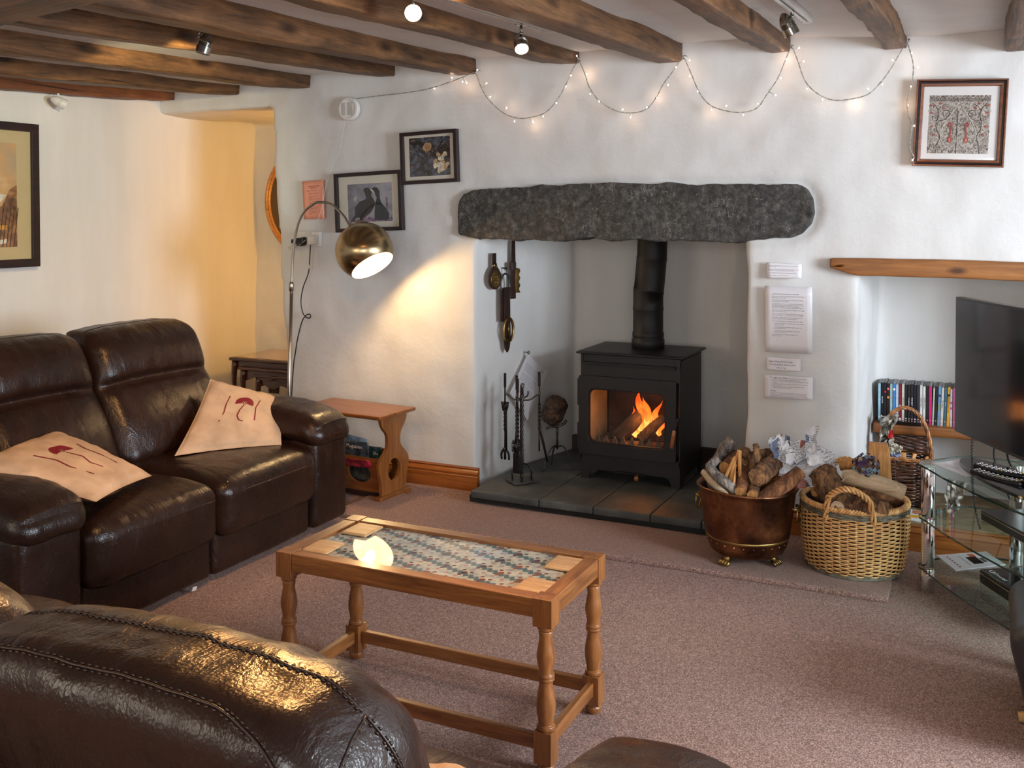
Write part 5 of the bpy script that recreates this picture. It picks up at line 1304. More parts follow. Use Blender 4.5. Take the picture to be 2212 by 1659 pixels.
# things on the stand
def quad_item(name, c, z, th, mat, lab, cat, bevel=0.0):
    cen = np.mean(np.array(c), 0); m = MB(); m.prism([tuple(np.array(p) - cen) for p in c], 0, th); o = m.build(name, mat, bevel=bevel); o.location = (cen[0], cen[1], z); return tag(o, lab, cat)
sheet = quad_item('paper_sheet', [(-0.174, -0.470), (-0.050, -0.320), (0.060, -0.450), (-0.058, -0.625)], 0.4838, 0.0006, PAPER, 'printed white paper sheet lying on the top glass shelf', 'paper')
a0 = np.array([0.6, 0.8]); lettering([('_' * 16, 0, 0, 0.009, 'LEFT')] and [('instructions for the television', 0, -0.012 * k, 0.0075, 'LEFT') for k in range(5)], INK_G, sheet, lambda x_, y_: (-0.085 + x_ * 0.62 - y_ * 0.9 * 0.2, 0.03 - x_ * 0.72 + y_ * 0.9, 0.0012))
def remote(loc, rz, lab, L=0.205, w_=0.026, h_=0.011):
    r = thing('remote_control', lab, 'remote control', loc, (0, 0, rz), 'remote controls on the glass stand')
    V, F = rbox(L / 2, w_, h_, 0.010, (12, 4, 1), 4); V[:, 2] += 0.006 * (V[:, 0] / (L / 2)) ** 2 + h_; V[:, 1] *= 1 - 0.18 * np.abs(V[:, 0] / (L / 2)) ** 2; mesh_obj('shell', V, F, GLOSSB, r)
    cols = [WHITE_INK, WHITE_INK, plain('blue_key', (0.02, 0.08, 0.6), 0.4), WHITE_INK, plain('red_key', (0.6, 0.02, 0.02), 0.4), plain('yellow_key', (0.7, 0.5, 0.02), 0.4)]
    for i in range(10):
        for j in range(3):
            m = MB(); xx = -L / 2 + 0.02 + i * (L - 0.04) / 9; m.box((xx, (j - 1) * 0.013, 2 * h_ + 0.006 * (xx / (L / 2)) ** 2 + 0.0008), (0.0032, 0.0018, 0.001)); m.build('key', cols[0] if (i + j) % 5 else cols[(i + j * 2) % 6], r)
    return r
remote((0.045, -0.655, 0.4838), math.radians(-37), 'slim black remote control with white keys at the front edge of the top glass shelf')
remote((0.055, -0.585, 0.4838), math.radians(-32), 'glossy black remote control lying just behind the slim one', 0.20, 0.023, 0.015)
dv = thing('disc_player', 'flat black disc player on the middle glass shelf', 'player', (0.16, -0.60, 0.2855), (0, 0, math.radians(-60)))
m = MB(); m.box((0.0, 0.06, 0.020), (0.215, 0.13, 0.018)); m.build('housing', BLACKP, dv, bevel=0.003)
m = MB(); m.box((0.0, -0.0705, 0.030), (0.213, 0.001, 0.0018)); m.build('silver_line', NICKEL, dv, label='thin silver front line')
m = MB(); m.box((0.12, -0.0715, 0.018), (0.03, 0.001, 0.005)); m.build('display', GLOSSB, dv)
sb = thing('satellite_box', 'glossy black set-top box with white lettering on the lowest glass shelf', 'box', (0.135, -0.72, 0.0975), (0, 0, math.radians(-60)))
m = MB(); m.box((0.0, 0.05, 0.028), (0.18, 0.115, 0.026)); m.build('housing', GLOSSB, sb, bevel=0.008, seg=4)
m = MB(); m.box((0.0, -0.0657, 0.040), (0.168, 0.001, 0.0015)); m.build('silver_line', CHROME, sb, label='bright silver front line')
lettering([('freesat', 0, 0, 0.026, 'LEFT')], WHITE_INK, sb, lambda x_, y_: (-0.125 + x_, -0.045 + y_, 0.0545))
m = MB(); m.tube([(-0.142 + 0.010 * math.cos(t), -0.038 + 0.010 * math.sin(t), 0.0545) for t in np.linspace(0, 2 * pi, 20, endpoint=False)], 0.0008, 4, closed=True); m.build('printed_logo', WHITE_INK, sb)
lettering([('HUMAX', 0, 0, 0.030, 'LEFT')], WHITE_INK, sb, lambda x_, y_: (0.01 + x_, 0.045 + y_, 0.0545))
bkC = [(-0.162, -0.352), (0.012, -0.222), (0.078, -0.352), (-0.090, -0.500)]
bl_ = quad_item('booklet', bkC, 0.0975, 0.004, PAPER, 'white booklet with a printed film picture on the lowest glass shelf', 'booklet', 0.0008)
def bq(u, v, z=0.0046):
    c = np.array(bkC); cen = c.mean(0); p = c[0] * (1 - u) * (1 - v) + c[1] * u * (1 - v) + c[2] * u * v + c[3] * (1 - u) * v - cen; return (p[0], p[1], z)
def bpatch(n_, u0, v0, u1, v1, mat, z=0.0044):
    m = MB(); m.add([bq(u0, v0, z), bq(u1, v0, z), bq(u1, v1, z), bq(u0, v1, z)], [(0, 1, 2, 3)]); m.build(n_, mat, bl_)
bpatch('printed_picture', 0.46, 0.30, 0.66, 0.78, GLOSSB); bpatch('printed_picture', 0.56, 0.10, 0.68, 0.32, plain('print_red', (0.6, 0.12, 0.06), 0.5)); bpatch('printed_picture', 0.68, 0.42, 0.76, 0.72, INK_G)
for k in range(6): bpatch('printed_mark', 0.13, 0.16 + k * 0.13, 0.165, 0.22 + k * 0.13, plain('print_maroon', (0.35, 0.03, 0.05), 0.5))
lettering([('WAR SPIRES COMPANION', 0, 0, 0.1, 'LEFT')], INK, bl_, lambda x_, y_: bq(0.36 + y_ * 0.35, 0.16 + x_ * 0.56))
lf = quad_item('leaflet', [(-0.330, 0.215), (-0.215, 0.20), (-0.222, 0.035), (-0.340, 0.055)], 0.109, 0.004, PAPER, 'folded leaflet with a yellow box lying on the niche floor beside the basket', 'leaflet')
m = MB(); m.box((0.02, -0.025, 0.0045), (0.040, 0.020, 0.0003)); m.build('printed_picture', plain('print_yellow', (0.72, 0.36, 0.02), 0.5), lf)
m = MB(); m.box((0.025, 0.045, 0.0045), (0.030, 0.028, 0.0003)); m.build('printed_picture', plain('print_orange', (0.55, 0.20, 0.10), 0.5, var=0.5, vscale=60), lf)
o = crumple('plastic_bag', [(-0.155, 0.14, 0.125), (-0.11, 0.13, 0.125), (-0.06, 0.20, 0.25), (-0.14, 0.24, 0.26)], BAG, 'crumpled clear plastic bag of papers on the niche floor behind the chrome post', None, 19.0, 0.02, 4); o['category'] = 'bag'

# black leather footstool cut by the right edge
fs = thing('footstool', 'black leather footstool on a light wooden base, cut by the right edge', 'footstool', (0.33, -1.42, 0))
V, F = rbox(0.245, 0.24, 0.145, 0.075, (18, 16, 8), 6); V[:, 0] += 0.03 * (V[:, 2] / 0.145) * np.clip(-V[:, 0] / 0.24, 0, 1) * -1; V += np.array([0, 0, 0.205]); V += nz(V, 6, 2, 0.004)[:, None]
mesh_obj('leather_cushion', V, F, plain('black_leather', (0.014, 0.015, 0.019), 0.4, 0, 0.55, var=0.1, bstr=0.25, bscale=260), fs)
m = MB(); m.tube([(0.245 * math.cos(t) * 1.0 - 0.01, 0.243 * math.sin(t), 0.262) for t in np.linspace(0, 2 * pi, 60, endpoint=False)], 0.001, 5, closed=True)
LW = wood('light_wood', (0.50, 0.27, 0.10), (0.78, 0.50, 0.22), 'x', 2, 0.35)
for a in (0, pi / 2):
    m = MB(); c, s = math.cos(a), math.sin(a)
    m.tube([(-0.235 * c, -0.235 * s, 0.014), (-0.12 * c, -0.12 * s, 0.03), (0, 0, 0.05), (0.12 * c, 0.12 * s, 0.03), (0.235 * c, 0.235 * s, 0.014)], [0.014, 0.02, 0.024, 0.02, 0.014], 10); m.build('base_arm', LW, fs, smooth='all')

# ------------------------------------------------------------------ arc floor lamp
LX = -3.34
lampo = thing('floor_lamp', 'arched nickel floor lamp with a brushed brass globe shade, lit', 'lamp', (LX, -0.30, 0))
m = MB(); m.lathe([(0, 0), (0.13, 0), (0.135, 0.008), (0.13, 0.02), (0.02, 0.026), (0.014, 0.05), (0, 0.05)], 40); m.build('base', NICKEL, lampo, smooth=True)
m = MB(); m.tube([(0, 0, 0.03), (0.018, 0, 0.43), (0.04, 0, 1.02)], 0.0095, 14); m.lathe([(0.0095, 0), (0.014, 0.004), (0.014, 0.035), (0.011, 0.045), (0.008, 0.05)], 16, (0.040, 0, 1.02)); m.build('pole', NICKEL, lampo, smooth='all')
m = MB(); arc = smooth_path([(0.041, 0, 1.05), (0.049, 0, 1.189), (0.073, 0, 1.335), (0.119, 0, 1.430), (0.19, 0, 1.480), (0.223, 0, 1.487), (0.28, 0, 1.482), (0.324, 0, 1.460), (0.381, 0, 1.408), (0.413, 0, 1.352)], 6)
m.tube(arc, 0.0068, 12); m.build('arc', NICKEL, lampo, smooth='all')
ax = Vector((0.598, -0.114, -0.793)).normalized(); GC = Vector((0.499, 0.0, 1.240)); GR = 0.146
q = ax.to_track_quat('Z', 'Y')
th0 = math.asin(0.113 / GR)
def shell_prof(r0, flip):
    pts = [(r0 * math.sin(t), r0 * math.cos(t)) for t in np.linspace(th0, pi, 26)]; return pts
outp = [(max(0, GR * math.sin(t)), GR * math.cos(t)) for t in np.linspace(pi, th0, 30)]; inp = [(max(0, (GR - 0.003) * math.sin(t)), (GR - 0.003) * math.cos(t)) for t in np.linspace(th0, pi, 30)]
R3 = np.array(q.to_matrix())
m = MB(); m.lathe(outp, 48, cap=False); m.v[0] = m.v[0] @ R3.T + np.array(GC); shade = m.build('globe_shade', LAMP_METAL, lampo, smooth='all')
m = MB(); m.lathe([(0.1133, outp[-1][1])] + inp, 48, cap=False); m.v[0] = m.v[0] @ R3.T + np.array(GC); m.build('shade_lining', plain('white_enamel', (0.90, 0.88, 0.82), 0.6, var=0), shade, smooth='all')
m = MB(); m.lathe([(0, -0.034), (0.016, -0.03), (0.028, -0.010), (0.028, 0.008), (0.016, 0.022), (0, 0.027)], 20); m.v[0] = m.v[0] @ R3.T + np.array(GC + ax * 0.005); m.build('bulb', emit('lamp_bulb', (1.0, 0.80, 0.50), 25), shade, smooth='all')
m = MB(); top = GC - ax * (GR - 0.005)
m.tube([top, top - ax * 0.018, Vector((0.413, 0, 1.352))], [0.022, 0.018, 0.010], 14); m.build('socket_cap', NICKEL, lampo, smooth='all')
m = MB(); m.tube(smooth_path([(0.425, 0, 1.350), (0.44, -0.01, 1.375), (0.47, -0.02, 1.388), (0.51, -0.02, 1.392)], 5), 0.0028, 8); m.tube(smooth_path([(0.43, 0.01, 1.348), (0.45, 0.0, 1.378), (0.485, -0.01, 1.390), (0.53, -0.012, 1.388)], 5), 0.0028, 8); m.build('tilt_handle', NICKEL, lampo, smooth='all')
gw = GC + ax * 0.060 + Vector((LX, -0.30, 0))
light('lamp_light', 'POINT', tuple(gw), 9.5, (1.0, 0.62, 0.27), 0.022)

# ------------------------------------------------------------------ magazine side table
sd = thing('magazine_table', 'small red-brown oak side table with a magazine rack and pierced shaped ends', 'table', (-2.907, -0.290, 0), (0, 0, math.radians(-4)))
V, F = rbox(0.272, 0.152, 0.0095, 0.006, (10, 8, 1), 3); V += np.array([0, 0, 0.4305]); mesh_obj('table_top', V, F, SIDE_X, sd)
half = [(0.100, 0.035), (0.106, 0.10), (0.122, 0.155), (0.122, 0.195), (0.098, 0.225), (0.060, 0.262), (0.052, 0.295), (0.060, 0.335), (0.088, 0.365), (0.105, 0.395), (0.108, 0.421)]
hs = [(p[0], p[1]) for p in smooth_path([(a, b_, 0) for a, b_ in half], 5)]
outl = hs + [(-a, b_) for a, b_ in hs[::-1]]
def end_panel(x0):
    # shaped board with a round hole
    nH = 28; hole = [(0.050 * math.cos(2 * pi * k / nH), 0.150 + 0.056 * math.sin(2 * pi * k / nH)) for k in range(nH)]
    bm = bmesh.new(); vo = [bm.verts.new((0, a, b_)) for a, b_ in outl]; vi = [bm.verts.new((0, a, b_)) for a, b_ in hole]
    eo = [bm.edges.new((vo[i], vo[(i + 1) % len(vo)])) for i in range(len(vo))]; ei = [bm.edges.new((vi[i], vi[(i + 1) % nH])) for i in range(nH)]
    r = bmesh.ops.triangle_fill(bm, edges=eo + ei, use_beauty=True)
    r = bmesh.ops.extrude_face_region(bm, geom=bm.faces[:])
    for g in r['geom']:
        if isinstance(g, bmesh.types.BMVert): g.co.x = 0.017
    bmesh.ops.recalc_face_normals(bm, faces=bm.faces)
    me = bpy.data.meshes.new('end_panel'); bm.to_mesh(me); bm.free(); me.materials.append(SIDE_Z)
    o = bpy.data.objects.new('end_panel', me); link(o, sd); o.location = (x0, 0, 0)
    b = o.modifiers.new('b', 'BEVEL'); b.width = 0.0022; b.segments = 2; b.limit_method = 'ANGLE'
for x0 in (-0.245, 0.228): end_panel(x0)
for x0 in (-0.2365, 0.2365):
    m = MB(); m.box((x0, 0, 0.0175), (0.020, 0.130, 0.0175)); m.build('foot_rail', SIDE_X, sd, bevel=0.006)
def rack_side(y0, y1):
    nH = 26; hole = [(0.0 + 0.070 * math.cos(2 * pi * k / nH), 0.135 + 0.048 * math.sin(2 * pi * k / nH)) for k in range(nH)]
    bm = bmesh.new(); oo = [(-0.228, 0.045), (0.228, 0.045), (0.228, 0.222), (0.20, 0.218), (-0.20, 0.218), (-0.228, 0.222)]
    vo = [bm.verts.new((a, 0, b_)) for a, b_ in oo]; vi = [bm.verts.new((a + 0.10, 0, b_)) for a, b_ in hole]
    eo = [bm.edges.new((vo[i], vo[(i + 1) % len(vo)])) for i in range(len(vo))]; ei = [bm.edges.new((vi[i], vi[(i + 1) % nH])) for i in range(nH)]
    bmesh.ops.triangle_fill(bm, edges=eo + ei, use_beauty=True)
    for v in bm.verts: v.co.y = y0 + (y1 - y0) * (v.co.z - 0.045) / 0.18
    r = bmesh.ops.extrude_face_region(bm, geom=bm.faces[:])
    for g in r['geom']:
        if isinstance(g, bmesh.types.BMVert): g.co.y += 0.010
    bmesh.ops.recalc_face_normals(bm, faces=bm.faces)
    me = bpy.data.meshes.new('rack_side'); bm.to_mesh(me); bm.free(); me.materials.append(SIDE_X); o = bpy.data.objects.new('rack_side', me); link(o, sd)
rack_side(-0.085, -0.105); rack_side(0.075, 0.095)
m = MB(); m.box((0, 0, 0.050), (0.228, 0.080, 0.006)); m.build('rack_floor', SIDE_X, sd)
def magazine(name, c, rx, w_, h_, mat, lab, txt=None, th=0.004, curl=0.01, ry=0.0):
    n = 12; V = []
    for i in range(n + 1):
        for j in range(n + 1):
            u, v = i / n - 0.5, j / n; V.append((u * w_, curl * math.sin(v * 2.2) * 1.0 + curl * u * u * 2, v * h_))
    F = [(i * (n + 1) + j, (i + 1) * (n + 1) + j, (i + 1) * (n + 1) + j + 1, i * (n + 1) + j + 1) for i in range(n) for j in range(n)]
    o = mesh_obj(name, np.array(V), F, mat); s = o.modifiers.new('t', 'SOLIDIFY'); s.thickness = th; s.offset = 1
    o.location = c; o.rotation_euler = (rx, ry, math.radians(-4)); tag(o, lab, 'magazine', 'magazines in the side table rack')
    if txt:
        def T(x_, y_):
            u = x_ / w_; v = y_ / h_; return (x_, curl * math.sin(v * 2.2) + curl * u * u * 2 - 0.006, y_)
        for t, tx, ty, sz in txt: lettering([(t, tx, ty, sz, 'LEFT')], WHITE_INK, o, T)
    return o
magazine('magazine', (-2.850, -0.365, 0.085), 0.10, 0.160, 0.200, plain('cover_slate', (0.030, 0.040, 0.050), 0.25, coat=0.4, var=0.9, vscale=24), 'dark slate-blue magazine standing front of the rack under the side table', [('Magazine', -0.054, 0.168, 0.0275), ('v', 0.010, 0.09, 0.02)])
magazine('magazine', (-2.775, -0.340, 0.085), 0.06, 0.120, 0.175, plain('cover_teal', (0.02, 0.055, 0.06), 0.25, coat=0.4, var=0.7, vscale=20), 'teal magazine leaning right of the dark one in the rack', [('life', 0.012, 0.135, 0.026)])
magazine('magazine', (-2.95, -0.325, 0.085), -0.02, 0.210, 0.215, plain('cover_blue', (0.10, 0.16, 0.24), 0.25, coat=0.4, var=0.8, vscale=20), 'pale blue magazine standing at the back of the rack', None, ry=0.12)
magazine('magazine', (-2.83, -0.40, 0.165), 0.80, 0.200, 0.055, plain('cover_red', (0.40, 0.02, 0.05), 0.25, coat=0.4, var=0.4, vscale=20), 'red and white magazine flopping over the front of the rack', None)
magazine('magazine', (-2.81, -0.345, 0.07), 0.0, 0.140, 0.13, PAPER, 'pale magazine showing through the oval hole of the rack', None)

# ------------------------------------------------------------------ nest of mahogany tables in the alcove
TOPG = plain('table_glass_top', (0.30, 0.16, 0.05), 0.12, 0, 0.6, coat=0.6, var=0.1)
def cab_leg(x, y, h, par, sx, sy, r=0.018):
    m = MB(); ts = np.linspace(0, 1, 14); P = []; R_ = []
    for t in ts:
        k = 0.014 * math.sin(t * pi * 1.7 + 0.4) * (1 if t < 0.9 else 0.5); P.append((x + sx * k, y + sy * k, h * (1 - t))); R_.append(r * (1.25 - 0.75 * math.sin(min(1, t * 1.15) * pi * 0.62)) if t < 0.88 else r * 0.75)
    m.tube(P, R_, 10); return m.build('leg', MAHOG, par, smooth='all')
def nest_table(name, loc, hx, hy_, h, lab, grp, rz=0.0, glass=True):
    t_ = thing(name, lab, 'table', loc, (0, 0, rz), grp)
    V, F = rbox(hx, hy_, 0.011, 0.010, (14, 12, 1), 3); a = np.arctan2(V[:, 1] / hy_, V[:, 0] / hx); V[:, :2] *= (1 + 0.012 * np.cos(a * 8))[:, None]; V += np.array([0, 0, h - 0.011]); mesh_obj('table_top', V, F, MAHOG, t_)
    if glass:
        m = MB(); m.box((0, 0, h + 0.001), (hx - 0.022, hy_ - 0.022, 0.0012)); m.build('glass_top', TOPG, t_)
    hh = h - 0.022
    for sy in (-1, 1):
        pts = [(-hx + 0.03, hh)] + [(x_, hh - 0.055 + 0.012 * math.sin(x_ * 40)) for x_ in np.linspace(-hx + 0.03, hx - 0.03, 24)] + [(hx - 0.03, hh)]
        m = MB(); m.prism(pts, -0.006, 0.006, lambda a_, b_, c_, sy=sy: (a_, sy * (hy_ - 0.035) + c_, b_)); m.build('apron', MAHOG, t_)
    for sx in (-1, 1):
        m = MB(); m.box((sx * (hx - 0.035), 0, hh - 0.028), (0.006, hy_ - 0.035, 0.028)); m.build('apron', MAHOG, t_)
        for sy in (-1, 1): cab_leg(sx * (hx - 0.032), sy * (hy_ - 0.032), hh, t_, sx * 0.7, sy * 0.7)
    return t_
G5 = 'nest of dark mahogany tables in the alcove'
nest_table('nest_table', (-4.03, 0.60, 0), 0.30, 0.215, 0.520, 'largest dark mahogany nest table with a glass top, in the alcove', G5)
nest_table('nest_table', (-4.02, 0.535, 0), 0.235, 0.155, 0.465, 'middle mahogany nest table tucked under the largest', G5, glass=False)
nest_table('nest_table', (-3.99, 0.520, 0), 0.165, 0.115, 0.420, 'smallest mahogany nest table, innermost of the nest', G5, glass=False)

# round mirror on the alcove wall
mr = thing('mirror', 'round wood-framed mirror half hidden by the wall corner', 'mirror', (-4.075, 0.862, 1.515))
m = MB(); 
def ringprof(prof, n=64, sx=0.34, sz=0.36):
    V = []; F = []; k = len(prof)
    for i in range(n):
        a = 2 * pi * i / n
        for r, d in prof: V.append(((sx + r) * math.cos(a), -d, (sz + r) * math.sin(a)))
    for i in range(n):
        for j in range(k): F.append((i * k + j, ((i + 1) % n) * k + j, ((i + 1) % n) * k + (j + 1) % k, i * k + (j + 1) % k))
    return V, F
V, F = ringprof([(0.0, 0.0), (0.0, 0.018), (-0.008, 0.026), (-0.018, 0.024), (-0.022, 0.016), (-0.032, 0.018), (-0.040, 0.008), (-0.040, 0.0)])
m.add(V, F); m.build('frame', wood('mirror_frame', (0.30, 0.12, 0.035), (0.58, 0.29, 0.10), 'x', 2, 0.35), mr, smooth=True, angle=40)
m = MB(); m.prism([(0.302 * math.cos(2 * pi * k / 48), 0.322 * math.sin(2 * pi * k / 48)) for k in range(48)], -0.006, -0.002, lambda a, b_, c: (a, c, b_)); m.build('mirror_glass', plain('mirror_dark_tint', (0.14, 0.11, 0.085), 0.05, 1.0, var=0), mr)  # reflection of the dark room is put into the glass colour
light('alcove_lamp', 'POINT', (-3.15, 0.62, 1.35), 15, (1.0, 0.47, 0.08), 0.06)

# ------------------------------------------------------------------ framed pictures
def framed(name, lab, loc, rot, w_, h_, fw, fd, frame_mat, mount_mat, prints, cat='picture', profile='flat', glass=True):
    """picture hanging on a wall; local x right, z up, front at -y; origin at the centre of its back"""
    p = thing(name, lab, cat, loc, rot)
    O = [(-w_ / 2, -h_ / 2), (w_ / 2, -h_ / 2), (w_ / 2, h_ / 2), (-w_ / 2, h_ / 2)]
    if profile == 'flat': pf = [(0, 0), (0, fd), (fw, fd), (fw, fd * 0.4)]
    else: pf = [(0, 0), (0, fd * 0.8), (fw * 0.10, fd), (fw * 0.25, fd * 0.95), (fw * 0.33, fd * 0.62), (fw * 0.55, fd * 0.55), (fw * 0.62, fd * 0.85), (fw * 0.85, fd * 0.8), (fw, fd * 0.45)]
    m = MB(); k = len(pf); V = []
    for (x_, z_) in O:
        for r, d in pf: V.append((x_ - math.copysign(r, x_), -d, z_ - math.copysign(r, z_)))
    F = []; MI = []
    for i in range(4):
        for j in range(k - 1):
            F.append((i * k + j, ((i + 1) % 4) * k + j, ((i + 1) % 4) * k + j + 1, i * k + j + 1)); MI.append(j)
    if profile == 'flat': m.add(V, F); m.build('frame', frame_mat, p, bevel=0.0008)
    else:
        m.add(V, F); m.mi = [1 if j in (3, 4) else 0 for j in MI]; m.build('frame', [frame_mat, FRAME_B], p)
    m = MB(); m.box((0, -fd * 0.25, 0), (w_ / 2 - fw * 0.9, fd * 0.12, h_ / 2 - fw * 0.9)); m.build('mount', mount_mat, p)
    yb = -fd * 0.37
    prints(p, yb - 0.0006)
    if glass:
        m = MB(); m.add([(x_ * (1 - 2 * fw / w_), yb - 0.003, z_ * (1 - 2 * fw / h_)) for x_, z_ in O], [(0, 1, 2, 3)]); m.build('glass_pane', CLEAR, p)
    return p
def poly(p, pts, y, mat, name='print'):
    m = MB(); m.add([(a, y, b_) for a, b_ in pts], [tuple(range(len(pts)))]); return m.build(name, mat, p)
def blob(cx, cz, rx, rz, n=18, a=0.0, wob=0.0, seed=0):
    return [(cx + (rx * math.cos(t) * math.cos(a) - rz * math.sin(t) * math.sin(a)) * (1 + wob * mnoise.noise(Vector((math.cos(t) * 2 + seed, math.sin(t) * 2, seed)))), cz + (rx * math.cos(t) * math.sin(a) + rz * math.sin(t) * math.cos(a)) * (1 + wob * mnoise.noise(Vector((math.cos(t) * 2 + seed, math.sin(t) * 2, seed))))) for t in np.linspace(0, 2 * pi, n, endpoint=False)]
def noisy(name, stops, scale, detail=4, rough=0.4, dist=0.5, stretch=(1, 1, 1)):
    m, nt, b = _mat(name); nt.links.new(ramp(nt, noise(nt, mapping(nt, stretch), scale, detail, 0.6, dist), stops), b.inputs['Base Color']); b.inputs['Roughness'].default_value = rough; return m
# two cormorants
def pr_birds(p, y):
    W, Hh = 0.282, 0.206; x0, z0 = 0.004, -0.005
    poly(p, [(x0 - W / 2, z0 - Hh / 2), (x0 + W / 2, z0 - Hh / 2), (x0 + W / 2, z0 + Hh / 2), (x0 - W / 2, z0 + Hh / 2)], y, noisy('sea_blur', [(0.35, (0.16, 0.15, 0.19)), (0.55, (0.30, 0.29, 0.35)), (0.7, (0.42, 0.41, 0.46))], 9, 3))
    B = plain('bird_black', (0.020, 0.026, 0.032), 0.5, var=0.2); BB = plain('bird_brown', (0.028, 0.024, 0.026), 0.5, var=0.3)
    L = lambda P: [(x0 + (u - 0.5) * W, z0 + (0.5 - v) * Hh) for u, v in P]
    poly(p, L([(0.05, 0.97), (0.16, 0.80), (0.15, 0.62), (0.26, 0.47), (0.42, 0.40), (0.40, 0.26), (0.36, 0.17), (0.40, 0.11), (0.47, 0.11), (0.53, 0.16), (0.55, 0.24), (0.53, 0.32), (0.58, 0.40), (0.62, 0.50), (0.60, 0.62), (0.52, 0.76), (0.40, 0.86), (0.33, 0.90), (0.30, 0.97), (0.27, 0.97), (0.26, 0.88), (0.18, 0.88), (0.12, 0.97)]), y - 0.0006, BB)
    poly(p, L([(0.60, 0.97), (0.60, 0.75), (0.62, 0.55), (0.66, 0.38), (0.62, 0.28), (0.57, 0.20), (0.57, 0.13), (0.62, 0.10), (0.69, 0.13), (0.73, 0.22), (0.73, 0.38), (0.76, 0.52), (0.86, 0.66), (0.93, 0.80), (0.92, 0.94), (0.88, 0.97)]), y - 0.0009, B)
    poly(p, L([(0.52, 0.14), (0.60, 0.20), (0.63, 0.30), (0.57, 0.22), (0.52, 0.17)]), y - 0.0012, MOUNT); poly(p, L([(0.12, 0.40), (0.18, 0.30), (0.22, 0.36), (0.18, 0.46)]), y - 0.0005, plain('blur_white', (0.45, 0.46, 0.44), 0.5))
    poly(p, L([(0.0, 1.0), (0.05, 0.93), (0.25, 0.93), (0.40, 0.86), (0.55, 0.90), (0.75, 0.95), (1.0, 0.90), (1.0, 1.0)]), y - 0.0004, noisy('thrift', [(0.4, (0.06, 0.04, 0.07)), (0.6, (0.40, 0.24, 0.36))], 60))
    poly(p, L([(0.86, 0.70), (0.86, 0.38), (0.90, 0.37), (0.91, 0.68)]), y - 0.0003, noisy('post', [(0.4, (0.12, 0.10, 0.12)), (0.6, (0.2, 0.17, 0.2))], 30))
framed('framed_photo', 'black-framed photo of two dark cormorants touching beaks, behind the arc lamp', (-2.998, -0.008, 1.493), (0, math.radians(-2.2), 0), 0.428, 0.320, 0.020, 0.030, FRAME_B, MOUNT, pr_birds)
def pr_roses(p, y):
    W, Hh = 0.244, 0.202; x0, z0 = 0.0, 0.004; L = lambda u, v: (x0 + (u - 0.5) * W, z0 + (0.5 - v) * Hh)
    poly(p, [L(0, 0), L(1, 0), L(1, 1), L(0, 1)], y, noisy('dark_foliage', [(0.36, (0.012, 0.010, 0.010)), (0.5, (0.06, 0.045, 0.035)), (0.6, (0.10, 0.13, 0.20)), (0.72, (0.24, 0.16, 0.10))], 26, 6, 0.3, 1.2))
    br = plain('branch_print', (0.02, 0.012, 0.01), 0.4)
    for P in ([(0, 0.95), (0.3, 0.72), (0.62, 0.40), (0.95, 0.0)], [(0.25, 0), (0.45, 0.35), (0.9, 0.75)], [(0, 0.35), (0.35, 0.55), (0.5, 0.9)]):
        m = MB(); pts = smooth_path([(L(u, v)[0], y - 0.0008, L(u, v)[1]) for u, v in P], 5)
        for i in range(len(pts) - 1):
            a, b_ = Vector(pts[i]), Vector(pts[i + 1]); d = (b_ - a).normalized(); k = Vector((-d.z, 0, d.x)) * 0.0022; m.add([tuple(a - k), tuple(b_ - k), tuple(b_ + k), tuple(a + k)], [(0, 1, 2, 3)])
        m.build('print', br, p)
    cr = [plain('rose_%d' % k, c, 0.4, var=0.15, vscale=60) for k, c in enumerate(((0.62, 0.52, 0.36), (0.72, 0.66, 0.52), (0.50, 0.34, 0.14), (0.40, 0.22, 0.14)))]
    for i in range(26):
        u, v = random.gauss(0.80, 0.10), random.gauss(0.70, 0.11); c_ = L(min(0.95, u), min(0.94, v)); poly(p, blob(c_[0], c_[1], random.uniform(0.010, 0.02), random.uniform(0.007, 0.014), 9, random.random() * 3, 0.5, i), y - 0.001 - i * 0.00005, cr[i % 3])
    c_ = L(0.45, 0.25); poly(p, blob(c_[0], c_[1], 0.028, 0.022, 14, 0.4, 0.3, 3), y - 0.001, cr[2]); poly(p, blob(c_[0], c_[1] - 0.004, 0.016, 0.020, 12, 0.4, 0.3, 5), y - 0.0012, cr[3])
    for i in range(40):
        c_ = L(random.random(), random.random()); poly(p, blob(c_[0], c_[1], 0.008, 0.0025, 6, random.random() * 3), y - 0.0003, [cr[3], plain('leaf_print', (0.05, 0.05, 0.05), 0.4), cr[3]][i % 3]) if i < 24 else None
framed('framed_photo', 'smaller black-framed photo of pale roses against dark branches, hung higher', (-2.622, -0.008, 1.722), (0, math.radians(-2.0), 0), 0.340, 0.273, 0.019, 0.030, FRAME_B, MOUNT, pr_roses)
